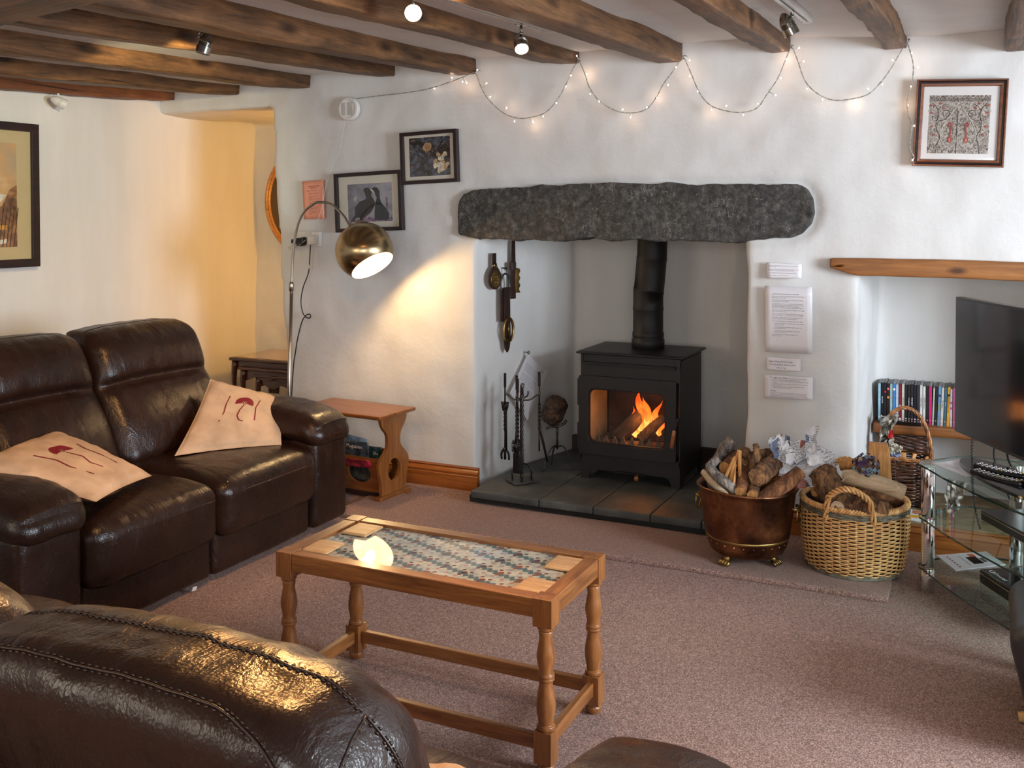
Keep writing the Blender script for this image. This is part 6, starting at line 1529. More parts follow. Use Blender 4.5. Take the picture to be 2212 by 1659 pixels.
# block-printed textile in a ridged frame
def pr_textile(p, y):
    W, Hh = 0.230, 0.240; x0, z0 = -0.004, -0.006; L = lambda u, v: (x0 + (u - 0.5) * W, z0 + (0.5 - v) * Hh)
    poly(p, [L(0, 0), L(1, 0), L(1, 1), L(0, 1)], y, noisy('cloth_ground', [(0.38, (0.15, 0.12, 0.10)), (0.5, (0.36, 0.32, 0.28)), (0.62, (0.52, 0.47, 0.42))], 85, 5, 0.8, 1.5))
    dk = plain('print_dark', (0.045, 0.018, 0.016), 0.8); lt = plain('print_light', (0.58, 0.55, 0.50), 0.8); rd = plain('print_rose', (0.36, 0.07, 0.06), 0.8); orr = plain('print_orange2', (0.55, 0.20, 0.10), 0.8)
    M = {id(dk): MB(), id(lt): MB(), id(rd): MB()}
    def rib(P, w_, mat, lift, sm=6):
        pts = smooth_path([(L(u, v)[0], y - lift, L(u, v)[1]) for u, v in P], sm); mb = M[id(mat)]
        for i in range(len(pts) - 1):
            a, b_ = Vector(pts[i]), Vector(pts[i + 1]); d = (b_ - a)
            if d.length < 1e-7: continue
            d.normalize(); k = Vector((-d.z, 0, d.x)) * w_ / 2; mb.add([tuple(a - k), tuple(b_ - k), tuple(b_ + k), tuple(a + k)], [(0, 1, 2, 3)])
    def both(P, w_, mat, lift):
        rib(P, w_, mat, lift); rib([(1 - u, v) for u, v in P], w_, mat, lift)
    def spiral(cu, cv, r, turns, a0, s=1): return [(cu + r * (1 - k / 16) * math.cos(a0 + s * turns * 2 * pi * k / 16), cv + r * (1 - k / 16) * math.sin(a0 + s * turns * 2 * pi * k / 16)) for k in range(15)]
    both([(0.49, 0.11), (0.44, 0.22), (0.35, 0.36), (0.25, 0.52), (0.21, 0.68), (0.25, 0.82), (0.36, 0.89), (0.45, 0.84), (0.47, 0.74), (0.42, 0.64)], 0.0022, lt, 0.0016)
    both([(0.14, 1.0), (0.16, 0.84), (0.20, 0.72), (0.14, 0.58), (0.13, 0.46), (0.16, 0.34), (0.13, 0.22), (0.04, 0.12)], 0.0022, dk, 0.0010)
    both([(0.14, 0.44), (0.26, 0.42), (0.34, 0.34), (0.32, 0.26), (0.22, 0.26)], 0.0020, dk, 0.0010); both([(0.14, 0.27), (0.20, 0.19), (0.28, 0.15)], 0.0018, dk, 0.0010)
    rib([(0.48, 1.0), (0.475, 0.75), (0.48, 0.27)], 0.0026, dk, 0.0012, 3)
    for k in range(7):
        v = 0.86 - k * 0.085; both([(0.478, v), (0.44, v - 0.03), (0.40, v - 0.02)], 0.0014, dk, 0.0011)
    for (cu, cv, r, a0, s) in ((0.10, 0.39, 0.06, 0, 1), (0.18, 0.50, 0.06, 1, -1), (0.07, 0.66, 0.05, 0, 1), (0.18, 0.89, 0.06, 2, 1), (0.07, 0.88, 0.05, 1, -1), (0.29, 0.30, 0.07, 1, 1), (0.38, 0.95, 0.07, pi, 1), (0.30, 0.64, 0.05, 0, 1), (0.36, 0.24, 0.04, 2, -1), (0.42, 0.42, 0.04, 1, 1)):
        both(spiral(cu, cv, r, 1.4, a0, s), 0.0014, dk, 0.0013); both(spiral(cu + 0.012, cv + 0.012, r, 1.3, a0, s), 0.0010, lt, 0.0014)
    rr_ = random.Random(4)
    for k in range(150):
        u, v = rr_.random() * 0.48, 0.12 + rr_.random() * 0.86; a = rr_.random() * 6.3; both([(u, v), (u + 0.018 * math.cos(a), v + 0.018 * math.sin(a)), (u + 0.03 * math.cos(a + 0.8), v + 0.03 * math.sin(a + 0.8))], 0.0009, dk if k % 2 else lt, 0.0009)
    both([(0.37, 0.54), (0.345, 0.52), (0.335, 0.49), (0.36, 0.47), (0.385, 0.50), (0.385, 0.56), (0.37, 0.64), (0.365, 0.72)], 0.0060, rd, 0.0020)
    for v in (0.055, 0.10): rib([(0, v), (1, v)], 0.0014, dk, 0.0010, 2)
    for k in range(14): rib([(k / 14, 0.005), (k / 14 + 0.035, 0.048), (k / 14 + 0.071, 0.005)], 0.0012, dk, 0.0010, 2)
    for k in range(28): rib([(k / 28, 0.062), (k / 28 + 0.018, 0.092), (k / 28 + 0.036, 0.062)], 0.0012, dk, 0.0010, 2)
    for k_, mt in ((dk, dk), (lt, lt), (rd, rd)): M[id(k_)].build('print', mt, p, kind='stuff')
    for s in (0.365, 0.635):
        c_ = L(s, 0.76); poly(p, blob(c_[0], c_[1], 0.0075, 0.014, 16), y - 0.0022, rd); poly(p, blob(c_[0], c_[1] - 0.002, 0.0030, 0.008, 12), y - 0.0025, orr)
    for (u, v) in ((0.03, 0.17), (0.18, 0.14), (0.24, 0.22), (0.10, 0.68), (0.04, 0.30), (0.06, 0.53)):
        for s in (u, 1 - u): c_ = L(s, v); poly(p, blob(c_[0], c_[1], 0.006, 0.004, 10, u * 9), y - 0.0018, rd)
    for k in range(60):
        u, v = rr_.random() * 0.9 + 0.05, 0.14 + rr_.random() * 0.8; c_ = L(u, v)
        if k < 36: poly(p, blob(c_[0], c_[1], 0.0013, 0.0013, 6), y - 0.0017, lt)
RIDGE = wood('ridged_frame_wood', (0.07, 0.020, 0.010), (0.26, 0.085, 0.035), 'x', 2, 0.3, coat=0.3)
framed('framed_textile', 'square picture of a patterned block-printed textile in a ridged brown frame', (-0.103, -0.008, 1.800), (0, math.radians(2.6), 0), 0.345, 0.360, 0.030, 0.024, RIDGE, plain('pale_mount', (0.74, 0.71, 0.70), 0.8, var=0.01), pr_textile, profile='ridge')
# painting on the left wall
def pr_paint(p, y):
    W, Hh = 0.60, 0.53; L = lambda u, v: ((u - 0.5) * W, (0.5 - v) * Hh)
    poly(p, [L(0, 0), L(1, 0), L(1, 1), L(0, 1)], y, noisy('painted_sky', [(0.3, (0.42, 0.33, 0.22)), (0.5, (0.62, 0.36, 0.15)), (0.7, (0.72, 0.60, 0.42))], 4, 5, 0.5, 1.0))
    br = noisy('painted_cliff', [(0.3, (0.08, 0.035, 0.015)), (0.5, (0.26, 0.12, 0.05)), (0.7, (0.48, 0.26, 0.11))], 14, 5, 0.5, 1.0)
    poly(p, [L(1, 0.40), L(0.93, 0.45), L(0.86, 0.60), L(0.70, 0.72), L(0.50, 0.78), L(0.2, 0.80), L(0, 0.78), L(0, 1), L(1, 1)], y - 0.0008, br)
    poly(p, [L(0.90, 0.50), L(0.80, 0.62), L(0.62, 0.74), L(0.5, 0.66), L(0.62, 0.52), L(0.78, 0.48)], y - 0.0005, plain('painted_snow', (0.66, 0.64, 0.54), 0.6, var=0.2))
    for k in range(5): u = 0.82 + k * 0.035; poly(p, [L(u, 1.0), L(u + 0.008, 1.0), L(u + 0.055, 0.62), L(u + 0.048, 0.62)], y - 0.0014, plain('painted_post', (0.05, 0.022, 0.01), 0.6))
    poly(p, [L(0.7, 0.80), L(0.9, 0.79), L(0.9, 0.83), L(0.7, 0.84)], y - 0.0012, plain('painted_ochre', (0.62, 0.33, 0.06), 0.6)); poly(p, [L(0.78, 0.94), L(0.9, 0.92), L(0.9, 0.96), L(0.8, 0.98)], y - 0.0012, MOUNT)
framed('framed_painting', 'dark-framed landscape painting in brown and ochre, cut by the left edge', (XL + 0.022, -1.305, 1.523), (0, 0, pi / 2), 0.85, 0.742, 0.042, 0.026, FRAME_B, plain('tan_mount', (0.55, 0.44, 0.24), 0.8, var=0.01), pr_paint)

# ------------------------------------------------------------------ notices on the wall
def notice(name, lab, c, th, mat, lines, x0, group=None, pin=False, ink=INK, yw=-0.012):
    """c: four corners (x, z) clockwise from the upper left, on the wall plane"""
    c = np.array(c, float); cen = c.mean(0); n = 8; V = []
    Wd = np.linalg.norm(c[1] - c[0]); Hh = np.linalg.norm(c[3] - c[0])
    def P(u, v, lift=0.0):
        p = c[0] * (1 - u) * (1 - v) + c[1] * u * (1 - v) + c[2] * u * v + c[3] * (1 - u) * v - cen
        return (p[0], -(lift + 0.0035 * (u * u * (v * v)) + 0.001 * math.sin(u * 5 + v * 4)), p[1])
    for i in range(n + 1):
        for j in range(n + 1): V.append(P(i / n, j / n))
    F = [(i * (n + 1) + j, (i + 1) * (n + 1) + j, (i + 1) * (n + 1) + j + 1, i * (n + 1) + j + 1) for i in range(n) for j in range(n)]
    o = mesh_obj(name, np.array(V), F, mat); o.location = (cen[0], yw, cen[1]); s = o.modifiers.new('t', 'SOLIDIFY'); s.thickness = 0.0006; s.offset = 0
    tag(o, lab, 'notice', group)
    if lines: lettering([(t, x_, y_, sz, al) for t, x_, y_, sz, al in lines], ink, o, lambda a, b_: P(a / Wd, -b_ / Hh, 0.0014))
    return o
A4T = [('QUICK START GUIDE: BURLEY WOODBURNER', 0.0), None, ('This is the most efficient woodburner I have seen but it does', 0), ('need to be used correctly!', 0), None, ('To avoid the door blackening up it is important to build up', 0), ('the temperature in the chimney.', 0), None,
       ('So, when lighting the fire, use it at full blast with small logs', 0), ('(& maybe the door on the open catch) to build up a fire, but', 0), ('later. Start it like this for 2 - 3/4 hours (depending on', 0), ('atmospheric conditions) until there is a base of hot embers.', 0), None,
       ('Then close the door and set the bottom handle to the middle', 0), ('(left = closed, right = open).', 0), None, ('Add 1 or 2 logs only to the back of the fire as necessary. Do', 0), ('not overload the fire, it is not designed to stay in overnight.', 0), None,
       ('Please wipe the glass when cold. If not dirty, then ash can', 0), ('burn into the glass and permanently discolour it.', 0), None, ('Floorcloth and blue paper to dry glass under sink in utility.', 0), None, ('-  smoky / moderate dirt: damp floorcloth, maybe dipped', 1), ('in some wood ash', 1.4), None,
       ('-  moderate deposits: woodburner glass cleaner at the', 1), ('back of the inglenook', 1.4), None, ('-  very heavy deposits: Stanley glass scraper under', 1), ('kitchen sink in dresser', 1.4), None, ('More information in the Welcome booklet or at', 0), ('www.burley.co.uk', 0)]
L_ = []; yy = -0.036
for t in A4T:
    if t is None: yy -= 0.0042; continue
    L_.append((t[0], 0.031 + 0.007 * t[1], yy, 0.0056, 'LEFT')); yy -= 0.0061
notice('notice', 'large white printed notice, second from the top beside the fireplace', [(-0.893, 1.103), (-0.688, 1.103), (-0.684, 0.808), (-0.891, 0.808)], 0, PAPER, L_, 0)
notice('notice', 'small white printed notice, topmost beside the fireplace', [(-0.887, 1.209), (-0.734, 1.204), (-0.734, 1.141), (-0.885, 1.138)], 0, PAPER,
       [('Most logs or kindling outdoors in back yard, for our lines and fill', 0.008, -0.014, 0.0050, 'LEFT'), ('your fire cottage', 0.008, -0.020, 0.0050, 'LEFT'), ('Bags of logs can also be bought from some extra at No 1, Coastal', 0.008, -0.031, 0.0050, 'LEFT'), ('Cottages 2.50 service up the railing (tel 01437 721137)', 0.008, -0.037, 0.0050, 'LEFT'), ('Oil from Market Street Filling Station, throughout to Trefelin', 0.008, -0.048, 0.0050, 'LEFT'), ('Please do NOT use wet logs. Thank you.', 0.008, -0.059, 0.0053, 'LEFT')], 0)
notice('notice', 'small handwritten notice, third from the top beside the fireplace', [(-0.887, 0.785), (-0.735, 0.784), (-0.735, 0.727), (-0.884, 0.725)], 0, PAPER, [('Bags of logs can be bought', 0.013, -0.021, 0.0098, 'LEFT'), ('from Siop Bach. About \u00a33.50', 0.015, -0.035, 0.0098, 'LEFT'), ('\u00a34 per bag', 0.045, -0.049, 0.0098, 'LEFT')], 0, ink=plain('blue_ink', (0.03, 0.03, 0.10), 0.6, var=0))
notice('notice', 'white printed notice headed To light the fire, lowest beside the fireplace', [(-0.894, 0.704), (-0.683, 0.706), (-0.683, 0.604), (-0.892, 0.599)], 0, PAPER,
       [('To light the fire', 0.026, -0.013, 0.0115, 'LEFT'), ('(read the Quick Start guide first)', 0.092, -0.013, 0.0068, 'LEFT'), ('1.  Make sure the glass is clean (see Quick Start guide).', 0.032, -0.021, 0.0056, 'LEFT'), ('2.  Ensure the air vent lever underneath the stove is moved fully to the right', 0.032, -0.027, 0.0052, 'LEFT'), ('position.', 0.039, -0.033, 0.0056, 'LEFT'),
        ('3.  Lay the fire: newspaper, paper firm ones, kindling, small pieces of wood.', 0.032, -0.039, 0.0052, 'LEFT'), ('4.  Light the paper.', 0.032, -0.045, 0.0056, 'LEFT'), ('5.  The door handle on the open setting. The gives more draft.', 0.032, -0.051, 0.0056, 'LEFT'), ('6.  Continue as per Quick Start guide.', 0.032, -0.057, 0.0056, 'LEFT'),
        ('Safety', 0.026, -0.073, 0.0100, 'LEFT'), ('There is a carbon monoxide detector on the wall above the fire. If it goes off', 0.026, -0.080, 0.0050, 'LEFT'), ('immediately: 1) evacuate the room and leave front door open to clear the gas.', 0.026, -0.086, 0.0050, 'LEFT'), ('When the detector alarm is normal, close the stove door, open the air vent and', 0.026, -0.092, 0.0050, 'LEFT'), ('allow the fire to go out. Report to us or the agent.', 0.026, -0.098, 0.0050, 'LEFT')], 0)
PT = [('CARBON MONOXIDE', 0.075, -0.034, 0.0078, 'CENTER'), ('DETECTOR', 0.075, -0.044, 0.0078, 'CENTER'), ('What to do if the alarm sounds', 0.030, -0.056, 0.0050, 'LEFT'), ('NOW', 0.030, -0.062, 0.0055, 'LEFT')]
for k, s_ in enumerate(['open all doors and windows to air', 'room', 'stop using all fuel burning', 'appliances', 'evacuate the property leaving all', 'doors open', 'do not re-enter the property until', 'the alarm has stopped', 'call the owner', 'or the agent', 'get medical help for anyone', 'feeling unwell, headache', 'dizzy or sick', 'do not use the appliance', 'again until checked', 'thank you']): PT.append((s_, 0.040, -0.072 - k * 0.0076, 0.0052, 'LEFT'))
notice('notice', 'salmon-pink printed notice above the wall socket, behind the lamp arc', [(-3.446, 1.608), (-3.302, 1.616), (-3.294, 1.402), (-3.435, 1.397)], 0, PAPER_P, PT, 0)

# ------------------------------------------------------------------ wall socket, plugs, cables, cable reel
so = thing('wall_socket', 'white double wall socket with a black and a white plug, behind the lamp pole', 'socket', (-3.398, 0.0, 1.289), (0, 0, 0))
m = MB(); m.box((0, -0.008, 0), (0.075, 0.012, 0.042)); m.build('face_plate', WHITEP, so, bevel=0.004)
for x_ in (-0.012, 0.012): 
    m = MB(); m.box((x_, -0.021, 0.030), (0.008, 0.002, 0.005)); m.build('switch', plain('switch_grey', (0.6, 0.58, 0.52), 0.4), so)
V, F = rbox(0.024, 0.020, 0.026, 0.010, (3, 3, 3), 3); V += np.array([0.040, -0.040, -0.006]); mesh_obj('white_plug', V, F, WHITEP, so)
V, F = rbox(0.026, 0.020, 0.024, 0.010, (3, 3, 3), 3); V += np.array([-0.035, -0.040, -0.008]); V[:, 2] += 0.010 * np.clip(V[:, 0] / 0.03, -1, 1); mesh_obj('black_plug', V, F, BLACKP, so)
V, F = rbox(0.016, 0.013, 0.012, 0.006, (3, 3, 3), 3); V += np.array([-0.075, -0.050, -0.014]); mesh_obj('black_plug', V, F, BLACKP, so)
cable('cable', [(-3.379, -0.03, 1.262), (-3.386, -0.028, 1.176), (-3.396, -0.028, 1.098), (-3.431, -0.028, 1.02), (-3.447, -0.028, 0.942), (-3.435, -0.028, 0.877), (-3.406, -0.030, 0.850), (-3.380, -0.032, 0.853), (-3.384, -0.034, 0.871), (-3.410, -0.034, 0.862), (-3.440, -0.03, 0.825), (-3.471, -0.028, 0.733), (-3.487, -0.028, 0.654), (-3.501, -0.028, 0.575), (-3.514, -0.03, 0.40), (-3.50, -0.08, 0.05)], 0.0032, BLACKP, 'black lamp cable looping down the wall from the socket to the floor')
m = MB(); m.box((0, 0, 0), (0.0045, 0.004, 0.011)); o = m.build('cable_clip', WHITEP, bevel=0.001); o.location = (-3.391, -0.028, 1.135); tag(o, 'small white clip on the black lamp cable below the socket', 'clip')
cable('cable', [(-3.45, -0.05, 1.265), (-3.50, -0.05, 1.245), (-3.515, -0.05, 1.238), (-3.49, -0.055, 1.232), (-3.43, -0.06, 1.255), (-3.395, -0.05, 1.285)], 0.0022, plain('beige_cable', (0.5, 0.45, 0.36), 0.4), 'thin beige cable looping behind the black plug')
WCAB = plain('clear_white_cable', (0.70, 0.66, 0.58), 0.3, var=0)
cable('cable', [(-3.144, -0.025, 1.955), (-3.162, -0.02, 1.886), (-3.184, -0.02, 1.786), (-3.224, -0.02, 1.711), (-3.246, -0.02, 1.656), (-3.277, -0.022, 1.585), (-3.31, -0.022, 1.45), (-3.36, -0.03, 1.33)], 0.0014, WCAB, 'thin clear cable hanging on the wall from the white reel to the socket')
rl = thing('cable_reel', 'small round white plastic cable reel on the wall where the string lights begin', 'cable reel', (-3.125, -0.005, 1.996))
m = MB(); m.lathe([(0, 0), (0.062, 0), (0.064, 0.006), (0.064, 0.022), (0.060, 0.028), (0.050, 0.029), (0.048, 0.024), (0, 0.024)], 40); m.v[0] = m.v[0][:, [0, 2, 1]] * np.array([1, -1, 1]); m.build('reel_body', WHITEP, rl, smooth=True, angle=40)
for x_, w_ in ((-0.024, 0.012), (0.022, 0.013)):
    m = MB(); m.box((x_, -0.027, 0), (w_, 0.004, 0.034)); m.build('reel_rib', plain('reel_grey', (0.55, 0.54, 0.52), 0.3), rl, bevel=0.003)

# ------------------------------------------------------------------ string of fairy lights
fl = thing('string_lights', 'string of warm white fairy lights draped in swags below the beams', 'string lights', (0, 0, 0))
WIRE = [(-3.06,2.046), (-2.913,2.056), (-2.741,2.062), (-2.601,2.078), (-2.438,2.116), (-2.358,2.14), (-2.338,2.136), (-2.31,2.071), (-2.267,2.005), (-2.195,1.938), (-2.111,1.903), (-2.028,1.903), (-1.947,1.927), (-1.886,1.992), (-1.84,2.069), (-1.807,2.134), (-1.781,2.163), (-1.774,2.157), (-1.748,2.1), (-1.722,2.032), (-1.67,1.963), (-1.593,1.917), (-1.517,1.902), (-1.443,1.916), (-1.394,1.967), (-1.357,2.029), (-1.321,2.074), (-1.285,2.124), (-1.264,2.14), (-1.256,2.134), (-1.226,2.068), (-1.19,1.985), (-1.143,1.925), (-1.073,1.893), (-0.993,1.881), (-0.925,1.898), (-0.881,1.958), (-0.837,2.022), (-0.805,2.098), (-0.783,2.152), (-0.773,2.151), (-0.751,2.095), (-0.718,2.004), (-0.664,1.946), (-0.6,1.916), (-0.527,1.917), (-0.456,1.935), (-0.405,1.986), (-0.366,2.042), (-0.326,2.114), (-0.309,2.139), (-0.307,2.144), (-0.292,2.096), (-0.281,2.042), (-0.286,1.969), (-0.303,1.906), (-0.299,1.843), (-0.284,1.789), (-0.292,1.726), (-0.288,1.694), (-0.273,1.662)]
BULB = [(-2.404,2.095), (-2.331,2.155), (-2.266,2.081), (-2.269,2.018), (-2.167,1.956), (-2.111,1.884), (-2.031,1.881), (-1.967,1.905), (-1.886,1.964), (-1.857,2.048), (-1.811,2.107), (-1.781,2.185), (-1.748,2.1), (-1.721,2.002), (-1.666,1.96), (-1.565,1.922), (-1.517,1.881), (-1.43,1.921), (-1.397,1.971), (-1.336,2.022), (-1.291,2.098), (-1.241,2.133), (-1.234,2.057), (-1.19,1.983), (-1.137,1.902), (-1.065,1.913), (-0.982,1.867), (-0.928,1.917), (-0.823,2.024), (-0.841,1.947), (-0.805,2.109), (-0.746,2.152), (-0.721,2.087), (-0.715,1.977), (-0.648,1.937), (-0.456,1.955), (-0.517,1.908), (-0.407,1.988), (-0.361,2.069), (-0.289,2.101), (-0.262,2.036), (-0.288,1.955), (-0.303,1.883), (-0.276,1.794), (-0.28,1.649), (-2.593,2.078), (-2.478,2.123), (-2.403,2.096)]
WM = plain('clear_wire', (0.28, 0.29, 0.25), 0.35, var=0.3, vscale=90)
m = MB(); P = smooth_path([(a, -0.045 + 0.012 * mnoise.noise(Vector((a * 5, b_ * 5, 1))), b_) for a, b_ in WIRE], 7); n = len(P)
for s in range(2): m.tube([(p[0] + 0.0016 * math.cos(i * 1.1 + s * pi), p[1], p[2] + 0.0016 * math.sin(i * 1.1 + s * pi)) for i, p in enumerate(P)], 0.0013, 5)
m.build('wire', WM, fl, smooth='all')
PP = np.array(P)
BM_ = emit('fairy_bulb', (1.0, 0.80, 0.60), 22); TUBE = plain('bulb_tube', (0.75, 0.72, 0.66), 0.2, var=0)
for i, (bx_, bz_) in enumerate(BULB):
    j = np.argmin((PP[:, 0] - bx_) ** 2 + (PP[:, 2] - bz_) ** 2); a = Vector(P[j]); yb_ = -0.018 if i % 3 == 0 else (-0.04 if i % 3 == 1 else -0.065)
    b_ = Vector((bx_, yb_, bz_)); d = b_ - a
    if d.length < 0.012: d = Vector((0.2, -0.6, -0.8)) * 0.02; b_ = a + d
    m = MB(); m.tube([a, a + (b_ - a) * 0.5, b_], [0.0015, 0.0018, 0.0022], 6); st_ = m.build('bulb_stem', TUBE, fl, smooth='all')
    m = MB(); m.lathe([(0, -0.0038), (0.0022, -0.002), (0.0026, 0.0), (0.0022, 0.002), (0, 0.0038)], 8, tuple(b_)); m.build('bulb', BM_, st_, smooth='all')
    if i % 2 == 0: light('fairy_glow', 'POINT', (b_.x, min(b_.y, -0.022), b_.z), 0.055, (1.0, 0.60, 0.36), 0.004)
HK = plain('hook_wire', (0.05, 0.04, 0.035), 0.4, 0.6)
for k, (x_, z_) in enumerate(((-2.345, 2.147), (-1.79, 2.160), (-1.262, 2.147), (-0.778, 2.158), (-0.300, 2.150))):
    m = MB(); m.tube([(0, 0.04, 0.012), (0, -0.02, 0.010), (0, -0.045, 0.0), (0, -0.035, -0.008)], 0.0015, 6); o = m.build('hook', HK, smooth='all'); o.location = (x_, -0.01, z_); tag(o, ['small hook at the beam end where the string lights first reach the ceiling', 'small hook on the beam end above the left half of the lintel', 'small hook on the beam end above the middle of the lintel', 'small hook on the beam end above the right end of the lintel', 'small hook on the beam end above the patterned textile picture'][k], 'hook', 'hooks for the string lights')

# ------------------------------------------------------------------ ceiling track spotlights
def rail(x0, y0, x1, y1, lab):
    z0, z1 = ceil_z(x0, y0), ceil_z(x1, y1); a, b_ = Vector((x0, y0, z0 - 0.010)), Vector((x1, y1, z1 - 0.010)); d = b_ - a
    r = thing('track_rail', lab, 'track', (x0, y0, z0 - 0.012), (math.atan2(-(z1 - z0), 1) * 0, 0, math.atan2(d.y, d.x))); L = d.length; sl = math.atan2(d.z, math.hypot(d.x, d.y))
    r.rotation_euler = Euler((0, -sl, math.atan2(d.y, d.x)))
    for sgn in (-1, 1):
        m = MB(); m.box((L / 2, sgn * 0.012, 0), (L / 2, 0.0055, 0.012)); m.build('rail_side', GREY_PAINT, r, bevel=0.001)
    m = MB(); m.box((L / 2, 0, 0.008), (L / 2, 0.008, 0.002)); m.build('conductor_slot', plain('slot_grey', (0.06, 0.06, 0.06), 0.5), r)
    m = MB(); m.box((L - 0.004, 0, -0.001), (0.006, 0.019, 0.014)); m.build('end_cap', GREY_PAINT, r, bevel=0.001)
rail(-2.64, -2.0, -2.715, -1.30, 'pale track rail between beams above the unlit spotlight')
rail(-1.66, -2.6, -1.62, -0.80, 'white track rail carrying the two lit spotlights')
rail(-0.64, -2.2, -0.618, -0.62, 'white track rail at the right between two beams')
SPOTM = plain('spot_nickel', (0.30, 0.28, 0.25), 0.25, 1.0, var=0.1)
def spot(x, y, zc, stem, target, mat, lab, lit=0.0, L=0.086, R=0.028, grp='ceiling spotlights'):
    s = thing('spotlight', lab, 'spotlight', (x, y, zc), (0, 0, 0), grp)
    m = MB(); m.box((0, 0, -0.014), (0.018, 0.022, 0.014)); m.build('adaptor', mat, s, bevel=0.002)
    m = MB(); m.tube([(0, 0, -0.026), (0, 0, -0.028 - stem)], 0.0055, 12); m.lathe([(0.0, -0.006), (0.008, -0.004), (0.008, 0.004), (0, 0.006)], 12, (0, 0, -0.030 - stem)); m.build('stem', mat, s, smooth='all')
    d = (Vector(target) - Vector((x, y, zc - stem - 0.03))).normalized(); q = d.to_track_quat('Z', 'Y'); R_ = np.array(q.to_matrix())
    side = d.cross(Vector((0, 0, 1))); side = side.normalized() if side.length > 1e-3 else Vector((1, 0, 0))
    up_ = side.cross(d).normalized(); C = Vector((0, 0, -0.034 - stem)) - up_ * R * 0.95 - d * L * 0.35
    prof = [(0.0, 0.0), (R * 0.30, 0.004), (R * 0.62, L * 0.18), (R * 0.85, L * 0.38), (R * 0.92, L * 0.46)]
    for k in range(4): z0 = L * (0.48 + 0.055 * k); prof += [(R * 0.88, z0), (R * 0.97, z0 + L * 0.018), (R * 0.97, z0 + L * 0.036)]
    prof += [(R * 0.98, L * 0.72), (R * 1.0, L * 0.98), (R * 0.94, L), (R * 0.90, L * 0.97)]
    m = MB(); m.lathe(prof, 28, cap=False); m.v[0] = m.v[0] @ R_.T + np.array(C); hd = m.build('lamp_head', mat, s, smooth=True, angle=40)
    m = MB(); m.lathe([(R * 0.90, L * 0.97), (R * 0.55, L * 0.80), (0, L * 0.74)], 24); m.v[0] = m.v[0] @ R_.T + np.array(C)
    m.build('bulb_face', emit('spot_face', (1.0, 0.74, 0.42), lit) if lit else plain('dull_face', (0.5, 0.5, 0.48), 0.2, 0.8), hd, smooth='all')
    return Vector((x, y, zc)) + C + d * (L + 0.012), d
spot(-2.730, -1.58, 2.160, 0.025, (-2.95, -1.75, 1.2), SPOTM, 'brushed nickel spotlight hanging over the left half of the room')
p_, d_ = spot(-1.640, -1.00, 2.186, 0.030, (-1.45, -1.28, 1.75), SPOTM, 'spotlight with a lit face tilted down to the right, above the lintel', 14)
light('spot_beam', 'SPOT', tuple(p_), 16, (1.0, 0.72, 0.42), 0.02, target=tuple(p_ + d_), spot=1.5, blend=0.6)
p_, d_ = spot(-1.645, -1.80, 2.155, 0.035, (0.05, -4.5, 1.50), SPOTM, 'spotlight shining straight towards the camera, brightest lamp on the ceiling', 60)
light('spot_beam', 'SPOT', tuple(p_), 120, (1.0, 0.47, 0.15), 0.07, target=(-0.9, -3.7, 0.9), spot=2.0, blend=0.8)
spot(-0.632, -0.88, 2.188, 0.030, (-0.45, -0.75, 1.7), SPOTM, 'unlit bronze spotlight above the right end of the lintel')
WS = plain('white_spot', (0.72, 0.71, 0.68), 0.3, var=0)
spot(-4.44, -0.79, 2.098, 0.012, (-4.20, -0.45, 1.85), WS, 'small white spotlight hanging from the reddish wall beam', grp='ceiling spotlights, white')
# lamps out of view that light the sofa and the left wall
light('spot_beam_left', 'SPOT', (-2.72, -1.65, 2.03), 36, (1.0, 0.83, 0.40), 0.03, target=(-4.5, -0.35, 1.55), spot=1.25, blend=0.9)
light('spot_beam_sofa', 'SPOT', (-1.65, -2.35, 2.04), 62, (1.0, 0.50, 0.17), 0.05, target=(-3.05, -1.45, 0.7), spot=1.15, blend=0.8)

# ------------------------------------------------------------------ hearth tools, horse brasses and the burr on its stand
ft = thing('fire_tool_stand', 'twisted wrought-iron stand on a square base, holding the fire tools', 'tool stand', (-2.115, 0.045, 0.070))
m = MB(); V = [(-0.075, -0.05), (0.01, -0.118), (0.09, -0.005), (0.0, 0.075)]; m.prism(V, 0.004, 0.010); m.build('base_plate', IRON_G, ft, bevel=0.002)
for a in np.linspace(0, 2 * pi, 4, endpoint=False) + 0.5:
    m = MB(); c, s_ = math.cos(a), math.sin(a); m.tube([(0.048 * c, -0.015 + 0.048 * s_, 0.010), (0.050 * c, -0.015 + 0.050 * s_, 0.05), (0.036 * c, -0.015 + 0.036 * s_, 0.082), (0.008 * c, -0.015 + 0.008 * s_, 0.092)], 0.0048, 8, flat=0.5); m.build('scroll_leg', IRON_G, ft, smooth='all')
m = MB()
for k in range(4): m.tube([(0.0065 * math.cos(t * 26 + k * pi / 2), -0.015 + 0.0065 * math.sin(t * 26 + k * pi / 2), 0.02 + t * 0.42) for t in np.linspace(0, 1, 90)], 0.0048, 6)
m.build('twisted_column', IRON_G, ft, smooth='all')
m = MB(); m.tube([(0, -0.015, 0.43), (0, -0.015, 0.475), (0.004, -0.015, 0.492), (0.0, -0.015, 0.50)], [0.009, 0.009, 0.012, 0.006], 10); m.build('column_top', IRON_G, ft, smooth='all')
